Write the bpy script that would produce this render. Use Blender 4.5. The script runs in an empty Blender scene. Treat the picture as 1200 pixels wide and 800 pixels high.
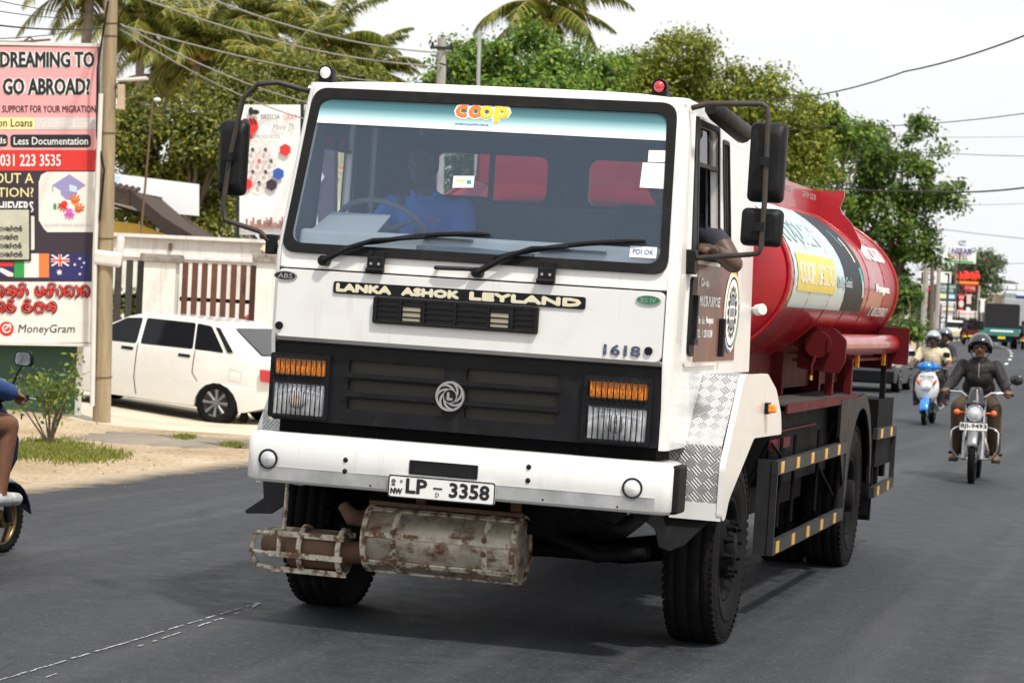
import bpy, bmesh, math, random
import numpy as np
from mathutils import Vector, Matrix, Euler
from mathutils.geometry import tessellate_polygon
C = bpy.context
SC = C.scene
COL = SC.collection
PI = math.pi
R = math.radians

# ------------------------------------------------------------------ camera
CAM_H = 1.6665
PITCH, ROLL, FPX = -0.763, 2.6432, 3042.05
cam_d = bpy.data.cameras.new('camera')
cam = bpy.data.objects.new('camera', cam_d)
COL.objects.link(cam)
CAM_M = Euler((R(90 + PITCH), 0, 0)).to_matrix() @ Euler((0, 0, R(ROLL))).to_matrix()
cam.matrix_world = Matrix.Translation((0, 0, CAM_H)) @ CAM_M.to_4x4()
cam_d.sensor_width = 36
cam_d.lens = 36 * FPX / 1200
cam_d.clip_start = .1
cam_d.clip_end = 3000
cam_d.dof.use_dof = True
cam_d.dof.focus_distance = 13.2
cam_d.dof.aperture_fstop = 8
SC.camera = cam

# ------------------------------------------------------------------ world and sun
SUN_AZ, SUN_EL = R(148), R(58)      # azimuth clockwise from +Y (the view direction)
w = bpy.data.worlds.new('World'); SC.world = w; w.use_nodes = True
nt = w.node_tree; nt.nodes.clear()
sky = nt.nodes.new('ShaderNodeTexSky'); sky.sky_type = 'NISHITA'
sky.sun_disc = False
sky.sun_elevation = SUN_EL; sky.sun_rotation = SUN_AZ
sky.air_density = 1.6; sky.dust_density = 6.0; sky.ozone_density = 1.0
hs = nt.nodes.new('ShaderNodeHueSaturation'); hs.inputs['Saturation'].default_value = .22
mixw = nt.nodes.new('ShaderNodeMix'); mixw.data_type = 'RGBA'
mixw.inputs[0].default_value = .8
mixw.inputs[7].default_value = (10.9, 11.0, 11.1, 1)
wtc = nt.nodes.new('ShaderNodeTexCoord'); wnz = nt.nodes.new('ShaderNodeTexNoise'); wnz.inputs['Scale'].default_value = 4; wnz.inputs['Detail'].default_value = 5
wmp = nt.nodes.new('ShaderNodeMapping'); wmp.inputs['Scale'].default_value = (1, 1, 3)
wcr = nt.nodes.new('ShaderNodeValToRGB'); wcr.color_ramp.elements[0].position = .3; wcr.color_ramp.elements[0].color = (.92, .93, .945, 1); wcr.color_ramp.elements[1].position = .68; wcr.color_ramp.elements[1].color = (1.0, .995, .985, 1)
wml = nt.nodes.new('ShaderNodeMix'); wml.data_type = 'RGBA'; wml.blend_type = 'MULTIPLY'; wml.inputs[0].default_value = 1
bg = nt.nodes.new('ShaderNodeBackground'); bg.inputs['Strength'].default_value = .1
wo = nt.nodes.new('ShaderNodeOutputWorld')
nt.links.new(sky.outputs[0], hs.inputs['Color'])
nt.links.new(hs.outputs[0], mixw.inputs[6])
nt.links.new(wtc.outputs['Generated'], wmp.inputs[0]); nt.links.new(wmp.outputs[0], wnz.inputs['Vector']); nt.links.new(wnz.outputs[0], wcr.inputs[0])
nt.links.new(mixw.outputs[2], wml.inputs[6]); nt.links.new(wcr.outputs[0], wml.inputs[7])
nt.links.new(wml.outputs[2], bg.inputs['Color'])
nt.links.new(bg.outputs[0], wo.inputs[0])
sl = bpy.data.lights.new('sun', 'SUN'); sl.energy = 3.6; sl.angle = R(3.5); sl.color = (1, .945, .86)
so = bpy.data.objects.new('sun', sl); COL.objects.link(so)
sdir = Vector((math.sin(SUN_AZ) * math.cos(SUN_EL), math.cos(SUN_AZ) * math.cos(SUN_EL), math.sin(SUN_EL)))
so.rotation_euler = sdir.to_track_quat('Z', 'Y').to_euler()
so.location = (0, 0, 30)
vs = SC.view_settings
vs.view_transform = 'Standard'; vs.look = 'None'; vs.gamma = 1; vs.exposure = 0.17
SC.cycles.max_bounces = 6; SC.cycles.transparent_max_bounces = 16
SC.cycles.use_denoising = True

# ------------------------------------------------------------------ pixel of the photograph -> point at distance y
def at(u, v, y):
    c, s = math.cos(R(ROLL)), math.sin(R(ROLL))
    uu, vv = u - 600, 400 - v
    X, Z = (c * uu - s * vv) / FPX, (s * uu + c * vv) / FPX
    p = R(PITCH)
    d = Vector((X, math.cos(p) - math.sin(p) * Z, math.sin(p) + math.cos(p) * Z))
    return Vector((0, 0, CAM_H)) + d * (y / d.y)

# ------------------------------------------------------------------ ground heights
TX, TY, TZ, TYAW, TROLL = -0.2722, 12.6687, -0.0239, 15.3215, 1.0868
T0 = math.tan(R(TYAW))
def slope(y):
    return T0 if y < 22 else T0 - (T0 - .17) * min(1, (y - 22) / 128) + .004 * max(0, min(y, 330) - 190)
def lane_x(y):
    if y < 22: return TX + (y - TY) * T0
    t = min(y, 150) - 22
    x = TX + (22 - TY) * T0 + T0 * t - .5 * (T0 - .17) / 128 * t * t
    return x + max(0, y - 150) * .17 + .002 * max(0, min(y, 330) - 190) ** 2 + max(0, y - 330) * .55
def lat_of(x, y):
    return (x - lane_x(y)) * math.cos(math.atan(slope(y)))
def sstep(a, b, x):
    t = min(1, max(0, (x - a) / (b - a))); return t * t * (3 - 2 * t)
def gz(x, y):
    l = lat_of(x, y)
    z = TZ - math.tan(R(TROLL)) * min(6, max(-3.0, l))
    z += .55 * sstep(45, 150, y)
    z += .17 * sstep(-8.3, -11.0, l) * sstep(27, 33, y) * (1 - sstep(44, 60, y))
    return z
def on_lane(lat, y):
    x = lane_x(y) + lat / math.cos(math.atan(slope(y)))
    return Vector((x, y, gz(x, y)))

# ------------------------------------------------------------------ scene helpers
def tag(o, label=None, cat=None, group=None, kind=None):
    if label: o['label'] = label
    if cat: o['category'] = cat
    if group: o['group'] = group
    if kind: o['kind'] = kind
    return o
def thing(name, label, cat, loc=(0, 0, 0), rot=(0, 0, 0), group=None):
    o = bpy.data.objects.new(name, None); COL.objects.link(o)
    o.empty_display_size = .2
    o.location = loc
    o.rotation_euler = rot if hasattr(rot, '__len__') else (0, 0, rot)
    return tag(o, label, cat, group)
def copy_tree(o, parent=None):
    c = o.copy(); COL.objects.link(c); c.parent = parent
    for ch in list(o.children): copy_tree(ch, c)
    return c

class MB:
    def __init__(s): s.v = []; s.f = []; s.m = []; s.sm = []
    def add(s, vs_, fs, mi=0, smooth=False):
        n = len(s.v)
        s.v += [tuple(p) for p in vs_]
        for f in fs:
            s.f.append(tuple(i + n for i in f)); s.m.append(mi); s.sm.append(smooth)
        return s
    def box(s, c, sz, rot=None, mi=0):
        hx, hy, hz = sz[0] / 2, sz[1] / 2, sz[2] / 2
        vs_ = [Vector((x, y, z)) for x in (-hx, hx) for y in (-hy, hy) for z in (-hz, hz)]
        if rot is not None:
            M = Euler(rot).to_matrix() if not isinstance(rot, Matrix) else rot
            vs_ = [M @ p for p in vs_]
        c = Vector(c)
        return s.add([p + c for p in vs_], [(0, 1, 3, 2), (4, 6, 7, 5), (0, 4, 5, 1), (2, 3, 7, 6), (0, 2, 6, 4), (1, 5, 7, 3)], mi)
    def hexa(s, pts, mi=0):   # 8 points: bottom loop 4, top loop 4
        return s.add(pts, [(3, 2, 1, 0), (4, 5, 6, 7), (0, 1, 5, 4), (1, 2, 6, 5), (2, 3, 7, 6), (3, 0, 4, 7)], mi)
    def tube(s, pts, r, n=10, mi=0, caps=True, smooth=True, closed=False):
        pts = [Vector(p) for p in pts]
        rs = r if hasattr(r, '__len__') else [r] * len(pts)
        k = len(pts); vs_ = []; up = None
        for i, p in enumerate(pts):
            a = pts[(i - 1) % k] if (closed or i > 0) else p
            b = pts[(i + 1) % k] if (closed or i < k - 1) else p
            t = (b - a)
            t = t.normalized() if t.length > 1e-9 else Vector((0, 0, 1))
            if up is None:
                up = t.orthogonal().normalized()
            else:
                up = (up - t * up.dot(t))
                up = up.normalized() if up.length > 1e-6 else t.orthogonal().normalized()
            sd = t.cross(up)
            for j in range(n):
                an = 2 * PI * j / n
                vs_.append(p + (up * math.cos(an) + sd * math.sin(an)) * rs[i])
        fs = []
        for i in range(k if closed else k - 1):
            i2 = (i + 1) % k
            for j in range(n):
                j2 = (j + 1) % n
                fs.append((i * n + j, i * n + j2, i2 * n + j2, i2 * n + j))
        s.add(vs_, fs, mi, smooth)
        if caps and not closed:
            s.add(vs_[:n], [tuple(range(n - 1, -1, -1))], mi)
            s.add(vs_[-n:], [tuple(range(n))], mi)
        return s
    def cyl(s, a, b, r, r2=None, n=20, mi=0, caps=True):
        return s.tube([a, b], [r, r if r2 is None else r2], n, mi, caps)
    def lathe(s, prof, o=(0, 0, 0), axis='x', n=32, mi=0, a0=0, a1=2 * PI, smooth=True):
        # prof: (along, radius)
        full = abs(a1 - a0 - 2 * PI) < 1e-6
        k = n if full else n + 1
        vs_ = []; o = Vector(o)
        for (t, r) in prof:
            for j in range(k):
                a = a0 + (a1 - a0) * j / n
                c_, s_ = r * math.cos(a), r * math.sin(a)
                p = {'x': (t, c_, s_), 'y': (c_, t, s_), 'z': (c_, s_, t)}[axis]
                vs_.append(o + Vector(p))
        fs = []
        for i in range(len(prof) - 1):
            for j in range(k if full else k - 1):
                j2 = (j + 1) % k
                fs.append((i * k + j, i * k + j2, (i + 1) * k + j2, (i + 1) * k + j))
        return s.add(vs_, fs, mi, smooth)
    def ell(s, c, r, n=16, m=10, mi=0, rot=None):
        c = Vector(c); M = Euler(rot).to_matrix() if rot is not None else Matrix.Identity(3)
        vs_ = []
        for i in range(m + 1):
            th = PI * i / m
            for j in range(n):
                ph = 2 * PI * j / n
                vs_.append(c + M @ Vector((r[0] * math.sin(th) * math.cos(ph), r[1] * math.sin(th) * math.sin(ph), r[2] * math.cos(th))))
        fs = [(i * n + j, (i + 1) * n + j, (i + 1) * n + (j + 1) % n, i * n + (j + 1) % n) for i in range(m) for j in range(n)]
        return s.add(vs_, fs, mi, True)
    def plate(s, outer, holes=(), fn=None, th=.02, mi=0):
        # 2D polygon with holes; fn(u, v, w) -> 3D point, w = 0 front, -1*th back
        loops = [list(outer)] + [list(h) for h in holes]
        flat = [p for l in loops for p in l]
        tris = tessellate_polygon([[Vector((p[0], p[1], 0)) for p in l] for l in loops])
        N = len(flat)
        vs_ = [fn(p[0], p[1], 0) for p in flat] + [fn(p[0], p[1], -th) for p in flat]
        fs = []
        for t in tris:
            a, b, c_ = [flat[i] for i in t]
            ar = (b[0] - a[0]) * (c_[1] - a[1]) - (b[1] - a[1]) * (c_[0] - a[0])
            if abs(ar) < 1e-10: continue
            t = tuple(t) if ar > 0 else tuple(reversed(t))
            fs.append(t); fs.append(tuple(i + N for i in reversed(t)))
        o = 0
        for l in loops:
            k = len(l)
            for i in range(k):
                a, b = o + i, o + (i + 1) % k
                fs.append((a, a + N, b + N, b))
            o += k
        return s.add(vs_, fs, mi)
    def build(s, name, mats, parent=None, bevel=0, seg=2, label=None, fix=True):
        me = bpy.data.meshes.new(name)
        me.from_pydata(s.v, [], s.f)
        mats = mats if isinstance(mats, (list, tuple)) else [mats]
        for m in mats: me.materials.append(m)
        me.polygons.foreach_set('material_index', s.m)
        me.polygons.foreach_set('use_smooth', s.sm)
        if fix:
            bm = bmesh.new(); bm.from_mesh(me)
            bmesh.ops.recalc_face_normals(bm, faces=bm.faces)
            bm.to_mesh(me); bm.free()
        me.update()
        o = bpy.data.objects.new(name, me); COL.objects.link(o)
        if parent: o.parent = parent
        if bevel:
            b = o.modifiers.new('bevel', 'BEVEL'); b.width = bevel; b.segments = seg
            b.limit_method = 'ANGLE'; b.angle_limit = R(35)
        if label: o['label'] = label
        return o

def rrect(u0, v0, u1, v1, r, n=5):
    out = []
    for (cx, cy, a) in ((u1 - r, v1 - r, 0), (u0 + r, v1 - r, 90), (u0 + r, v0 + r, 180), (u1 - r, v0 + r, 270)):
        for k in range(n + 1):
            t = R(a + 90 * k / n); out.append((cx + r * math.cos(t), cy + r * math.sin(t)))
    return out
def circ(cx, cy, rx, ry=None, n=28):
    ry = rx if ry is None else ry
    return [(cx + rx * math.cos(2 * PI * k / n), cy + ry * math.sin(2 * PI * k / n)) for k in range(n)]
def rquad(pts, r, n=5):   # rounded corners on an arbitrary polygon
    out = []; k = len(pts)
    for i in range(k):
        p = Vector(pts[i]); a = (Vector(pts[i - 1]) - p); b = (Vector(pts[(i + 1) % k]) - p)
        ra = min(r, a.length * .45, b.length * .45)
        p0, p1 = p + a.normalized() * ra, p + b.normalized() * ra
        for j in range(n + 1):
            t = j / n
            q = p0 * (1 - t) ** 2 + p * 2 * t * (1 - t) + p1 * t * t
            out.append((q.x, q.y))
    return out

def XZ(y0, s=-1):      # plate in the x-z plane whose front looks to -y
    return lambda u, v, w: Vector((u, y0 - w, v))

# ------------------------------------------------------------------ lettering
_font_cache = {}
def text_geo(s, bold=0.0):
    key = (s, bold)
    if key in _font_cache: return _font_cache[key]
    cu = bpy.data.curves.new('t', 'FONT'); cu.body = s; cu.size = 1; cu.offset = bold
    cu.resolution_u = 2
    cu.align_x = 'LEFT'
    o = bpy.data.objects.new('t', cu); COL.objects.link(o)
    dg = C.evaluated_depsgraph_get(); dg.update()
    me = bpy.data.meshes.new_from_object(o.evaluated_get(dg))
    vs_ = [(v.co.x, v.co.y) for v in me.vertices]; fs = [tuple(p.vertices) for p in me.polygons]
    bpy.data.objects.remove(o); bpy.data.curves.remove(cu); bpy.data.meshes.remove(me)
    _font_cache[key] = (vs_, fs)
    return vs_, fs
def letters(mb, s, box, fn, bold=0.0, mi=0, grow=0, fit=True, shear=0):
    """lay the words of s into the 2D box (u0, v0, u1, v1); fn(u, v, w) -> 3D"""
    vs_, fs = text_geo(s)
    xs = [p[0] for p in vs_]; ys = [p[1] for p in vs_]
    x0, x1, y0, y1 = min(xs), max(xs), min(ys), max(ys)
    u0, v0, u1, v1 = box
    e = bold * .42 * abs(v1 - v0); e = min(e, .2 * abs(u1 - u0))
    sx = (abs(u1 - u0) - 2 * e) / max(1e-6, x1 - x0) * (1 if u1 > u0 else -1); sy = (abs(v1 - v0) - 2 * e) / max(1e-6, y1 - y0)
    sh = [(0, 0)] + ([(math.cos(PI * k / 4) * e, math.sin(PI * k / 4) * e) for k in range(8)] if e > 0 else [])
    for i, (dx, dy) in enumerate(sh):
        mb.add([fn(u0 + e + dx + (p[0] - x0) * sx + shear * (p[1] - y0) * abs(sy), v0 + e + dy + (p[1] - y0) * sy, -.0001 * i) for p in vs_], fs, mi)
    return mb

# ------------------------------------------------------------------ materials
def mat(name, col, rough=.5, metal=0, var=.0, scale=6, bump=0, bscale=60, coat=0, spec=.5, dirt=None, dscale=3, dirt_amt=.5, trans=0, emit=None):
    m = bpy.data.materials.new(name); m.use_nodes = True
    nt = m.node_tree; b = nt.nodes['Principled BSDF']
    b.inputs['Base Color'].default_value = (*col, 1)
    b.inputs['Roughness'].default_value = rough
    b.inputs['Metallic'].default_value = metal
    b.inputs['Specular IOR Level'].default_value = spec
    if coat:
        b.inputs['Coat Weight'].default_value = coat; b.inputs['Coat Roughness'].default_value = .06
    tc = nt.nodes.new('ShaderNodeTexCoord')
    cur = None
    if var or dirt:
        rgb = nt.nodes.new('ShaderNodeRGB'); rgb.outputs[0].default_value = (*col, 1)
        cur = rgb.outputs[0]
    if var:
        n = nt.nodes.new('ShaderNodeTexNoise'); n.inputs['Scale'].default_value = scale; n.inputs['Detail'].default_value = 6
        nt.links.new(tc.outputs['Object'], n.inputs['Vector'])
        mr = nt.nodes.new('ShaderNodeMapRange')
        mr.inputs[1].default_value = .3; mr.inputs[2].default_value = .7
        mr.inputs[3].default_value = 1 - var; mr.inputs[4].default_value = 1 + var
        nt.links.new(n.outputs[0], mr.inputs[0])
        h = nt.nodes.new('ShaderNodeHueSaturation'); nt.links.new(cur, h.inputs['Color'])
        nt.links.new(mr.outputs[0], h.inputs['Value']); cur = h.outputs[0]
        mr2 = nt.nodes.new('ShaderNodeMapRange'); mr2.inputs[3].default_value = max(.02, rough - .12); mr2.inputs[4].default_value = min(1, rough + .15)
        nt.links.new(n.outputs[0], mr2.inputs[0]); nt.links.new(mr2.outputs[0], b.inputs['Roughness'])
    if dirt:
        n = nt.nodes.new('ShaderNodeTexNoise'); n.inputs['Scale'].default_value = dscale; n.inputs['Detail'].default_value = 10; n.inputs['Roughness'].default_value = .7
        nt.links.new(tc.outputs['Object'], n.inputs['Vector'])
        mr = nt.nodes.new('ShaderNodeMapRange'); mr.inputs[1].default_value = .5; mr.inputs[2].default_value = .72; mr.inputs[4].default_value = dirt_amt
        nt.links.new(n.outputs[0], mr.inputs[0])
        mx = nt.nodes.new('ShaderNodeMix'); mx.data_type = 'RGBA'
        nt.links.new(mr.outputs[0], mx.inputs[0]); nt.links.new(cur, mx.inputs[6]); mx.inputs[7].default_value = (*dirt, 1)
        cur = mx.outputs[2]
    if cur: nt.links.new(cur, b.inputs['Base Color'])
    if bump:
        n = nt.nodes.new('ShaderNodeTexNoise'); n.inputs['Scale'].default_value = bscale; n.inputs['Detail'].default_value = 5
        nt.links.new(tc.outputs['Object'], n.inputs['Vector'])
        bp = nt.nodes.new('ShaderNodeBump'); bp.inputs['Strength'].default_value = bump; bp.inputs['Distance'].default_value = .02
        nt.links.new(n.outputs[0], bp.inputs['Height']); nt.links.new(bp.outputs[0], b.inputs['Normal'])
    if emit:
        b.inputs['Emission Color'].default_value = (*emit[0], 1); b.inputs['Emission Strength'].default_value = emit[1]
    return m

def glass(name, tint, gloss=.1, film=.1, film_col=(.5, .6, .7), rough=.03, fres=1.0):
    """thin pane: tinted see-through, fresnel mirror and a diffuse film for dust and painted sky veil"""
    m = bpy.data.materials.new(name); m.use_nodes = True
    nt = m.node_tree; nt.nodes.clear()
    out = nt.nodes.new('ShaderNodeOutputMaterial')
    tr = nt.nodes.new('ShaderNodeBsdfTransparent'); tr.inputs[0].default_value = (*tint, 1)
    gl = nt.nodes.new('ShaderNodeBsdfGlossy'); gl.inputs['Roughness'].default_value = rough
    df = nt.nodes.new('ShaderNodeBsdfDiffuse'); df.inputs[0].default_value = (*film_col, 1)
    fr = nt.nodes.new('ShaderNodeFresnel'); fr.inputs[0].default_value = 1.5
    ad = nt.nodes.new('ShaderNodeMath'); ad.operation = 'MULTIPLY_ADD'; ad.inputs[1].default_value = fres; ad.inputs[2].default_value = gloss
    nt.links.new(fr.outputs[0], ad.inputs[0])
    m1 = nt.nodes.new('ShaderNodeMixShader'); m1.inputs[0].default_value = film
    nt.links.new(tr.outputs[0], m1.inputs[1]); nt.links.new(df.outputs[0], m1.inputs[2])
    m2 = nt.nodes.new('ShaderNodeMixShader')
    nt.links.new(ad.outputs[0], m2.inputs[0]); nt.links.new(m1.outputs[0], m2.inputs[1]); nt.links.new(gl.outputs[0], m2.inputs[2])
    nt.links.new(m2.outputs[0], out.inputs[0])
    return m

M = {}
M['white'] = mat('white paint', (.78, .78, .77), .32, var=.03, scale=2, coat=.4, dirt=(.52, .50, .46), dscale=2.2, dirt_amt=.28)
M['white_plain'] = mat('white plain', (.8, .8, .78), .5, var=.03)
M['offwhite'] = mat('off white', (.66, .64, .6), .6, var=.06)
M['cream'] = mat('cream', (.76, .7, .52), .5)
M['black'] = mat('black plastic', (.008, .0085, .0105), .5, spec=.22, var=.25, scale=9, bump=.05, bscale=200)
M['black_gloss'] = mat('black gloss', (.012, .012, .014), .18, coat=.5)
M['rubber'] = mat('rubber', (.009, .009, .0095), .7, spec=.2, var=.2, scale=14, dirt=(.05, .045, .04), dscale=6, dirt_amt=.3)
M['tyre'] = mat('tyre', (.0065, .0065, .007), .85, spec=.15, var=.25, scale=20, bump=.2, bscale=80, dirt=(.03, .028, .025), dscale=4, dirt_amt=.4)
M['dark_metal'] = mat('dark chassis', (.005, .005, .006), .7, var=.3, scale=8, spec=.1, dirt=(.022, .02, .018), dscale=5, dirt_amt=.4)
M['guard_grey'] = mat('dark grey steel', (.024, .025, .028), .5, spec=.22, var=.2, dirt=(.1, .09, .08), dirt_amt=.4)
M['steel'] = mat('steel', (.5, .5, .5), .35, metal=.9, var=.12, scale=10)
M['chrome'] = mat('chrome', (.75, .75, .76), .12, metal=1, var=.05)
M['rust'] = mat('rusty steel', (.15, .085, .05), .75, var=.35, scale=9, bump=.3, bscale=60, dirt=(.07, .035, .018), dscale=9, dirt_amt=.8)
M['cage'] = mat('worn cream bars', (.62, .57, .46), .6, var=.15, scale=12, dirt=(.19, .085, .03), dscale=11, dirt_amt=.95, bump=.2)
M['muffler'] = mat('stained muffler skin', (.50, .45, .37), .45, metal=.4, var=.4, scale=4, dirt=(.17, .09, .045), dscale=4.5, dirt_amt=.95, bump=.15, bscale=30)
M['red'] = mat('tank red', (.34, .004, .012), .27, var=.08, scale=3, coat=.35, dirt=(.24, .010, .016), dscale=2, dirt_amt=.4)
M['red_dark'] = mat('frame red', (.085, .003, .006), .6, spec=.2, var=.15, scale=4, dirt=(.05, .015, .012), dscale=4, dirt_amt=.6)
M['maroon'] = mat('maroon sign', (.12, .018, .012), .35, var=.12, scale=5, coat=.2)
M['amber'] = mat('amber lens', (.85, .26, .008), .2, var=.2, scale=40, coat=.6)
M['reflector'] = mat('amber reflector', (.78, .42, .05), .3, coat=.4)
M['lens'] = mat('headlamp lens', (.62, .64, .67), .16, metal=.25, var=.4, scale=12, coat=.8)
M['glasslamp'] = mat('lamp glass', (.6, .61, .63), .2, metal=.2, var=.2, scale=30, coat=.6)
M['interior'] = mat('cab lining', (.07, .08, .1), .8, var=.2)
M['grey_int'] = mat('grey lining', (.2, .22, .26), .8, var=.1)
M['seat'] = mat('seat cloth', (.05, .055, .07), .9, var=.2, bump=.2)
M['dash'] = mat('pale dashboard', (.84, .83, .8), .6, var=.06)
M['ws'] = glass('windscreen glass', (.89, .935, .972), .004, .085, (.20, .32, .50), .04, .7)  # blue film puts the veil of reflected sky into the glass colour
M['win_clear'] = glass('rear glass', (.93, .92, .95), 0, .0, rough=.05, fres=.12)
M['win'] = glass('side glass', (.88, .9, .91), .02, .015, (.5, .55, .6), .03)
M['yellow'] = mat('yellow film', (.85, .62, .04), .4)
M['orange'] = mat('orange film', (.85, .2, .03), .4)
M['redfilm'] = mat('red film', (.7, .03, .02), .4)
M['green_b'] = mat('green badge', (.02, .2, .08), .4)
M['blue'] = mat('blue film', (.03, .1, .4), .4)
M['teal'] = mat('teal film', (.03, .32, .34), .4)
M['paper'] = mat('paper', (.86, .86, .86), .7)
M['ink'] = mat('ink', (.012, .012, .014), .6)
M['grey_ink'] = mat('grey ink', (.25, .25, .27), .6)
M['mirror'] = mat('mirror glass', (.42, .45, .45), .2, metal=.6, var=.4, scale=30)

def streaks(m, col, amt, sc=(9, 9, .8), lo=.56, hi=.74):
    nt = m.node_tree; b = nt.nodes['Principled BSDF']; src = b.inputs['Base Color'].links[0].from_socket
    tc = nt.nodes.new('ShaderNodeTexCoord'); mp = nt.nodes.new('ShaderNodeMapping'); mp.inputs['Scale'].default_value = sc
    n = nt.nodes.new('ShaderNodeTexNoise'); n.inputs['Scale'].default_value = 1.6; n.inputs['Detail'].default_value = 9; n.inputs['Roughness'].default_value = .65
    nt.links.new(tc.outputs['Object'], mp.inputs[0]); nt.links.new(mp.outputs[0], n.inputs['Vector'])
    mr = nt.nodes.new('ShaderNodeMapRange'); mr.inputs[1].default_value = lo; mr.inputs[2].default_value = hi; mr.inputs[4].default_value = amt
    nt.links.new(n.outputs[0], mr.inputs[0])
    mx = nt.nodes.new('ShaderNodeMix'); mx.data_type = 'RGBA'; mx.inputs[7].default_value = (*col, 1)
    nt.links.new(mr.outputs[0], mx.inputs[0]); nt.links.new(src, mx.inputs[6]); nt.links.new(mx.outputs[2], b.inputs['Base Color'])
streaks(M['white'], (.42, .37, .3), .4)
streaks(M['white'], (.2, .14, .09), .8, (60, 60, 60), .74, .78)          # small chips and rust specks
streaks(M['muffler'], (.13, .055, .022), .95, (5, 7, 7), .51, .64)
streaks(M['muffler'], (.055, .03, .02), .8, (1.2, 9, 9), .56, .7)
streaks(M['cage'], (.14, .055, .018), .95, (12, 12, 12), .47, .58)
streaks(M['black'], (.05, .046, .042), .45, (7, 7, 2), .55, .8)
streaks(M['red'], (.16, .03, .03), .4, (3, 1.2, 5), .56, .75)
# ================================================================== SETTING
rnd = random.Random(7)
def ground_mat():
    m = bpy.data.materials.new('sandy ground'); m.use_nodes = True
    nt = m.node_tree; b = nt.nodes['Principled BSDF']; b.inputs['Roughness'].default_value = .95
    tc = nt.nodes.new('ShaderNodeTexCoord')
    n1 = nt.nodes.new('ShaderNodeTexNoise'); n1.inputs['Scale'].default_value = .55; n1.inputs['Detail'].default_value = 8
    n2 = nt.nodes.new('ShaderNodeTexNoise'); n2.inputs['Scale'].default_value = 22; n2.inputs['Detail'].default_value = 8
    n3 = nt.nodes.new('ShaderNodeTexVoronoi'); n3.inputs['Scale'].default_value = 14
    for n in (n1, n2, n3): nt.links.new(tc.outputs['Object'], n.inputs['Vector'])
    r1 = nt.nodes.new('ShaderNodeValToRGB')
    r1.color_ramp.elements[0].position = .32; r1.color_ramp.elements[0].color = (.31, .215, .12, 1)
    r1.color_ramp.elements[1].position = .68; r1.color_ramp.elements[1].color = (.50, .40, .275, 1)
    nt.links.new(n1.outputs[0], r1.inputs[0])
    mr = nt.nodes.new('ShaderNodeMapRange'); mr.inputs[1].default_value = .3; mr.inputs[2].default_value = .7; mr.inputs[3].default_value = .6; mr.inputs[4].default_value = 1.25
    nt.links.new(n2.outputs[0], mr.inputs[0])
    h = nt.nodes.new('ShaderNodeHueSaturation'); nt.links.new(r1.outputs[0], h.inputs['Color']); nt.links.new(mr.outputs[0], h.inputs['Value'])
    # scattered pebbles and litter-dark specks
    cr = nt.nodes.new('ShaderNodeMapRange'); cr.inputs[1].default_value = .06; cr.inputs[2].default_value = .12; cr.inputs[3].default_value = .6; cr.inputs[4].default_value = 0
    nt.links.new(n3.outputs['Distance'], cr.inputs[0])
    mx = nt.nodes.new('ShaderNodeMix'); mx.data_type = 'RGBA'; mx.inputs[7].default_value = (.16, .13, .1, 1)
    nt.links.new(cr.outputs[0], mx.inputs[0]); nt.links.new(h.outputs[0], mx.inputs[6])
    nt.links.new(mx.outputs[2], b.inputs['Base Color'])
    bp = nt.nodes.new('ShaderNodeBump'); bp.inputs['Strength'].default_value = .5; bp.inputs['Distance'].default_value = .04
    nt.links.new(n2.outputs[0], bp.inputs['Height']); nt.links.new(bp.outputs[0], b.inputs['Normal'])
    return m
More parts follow.
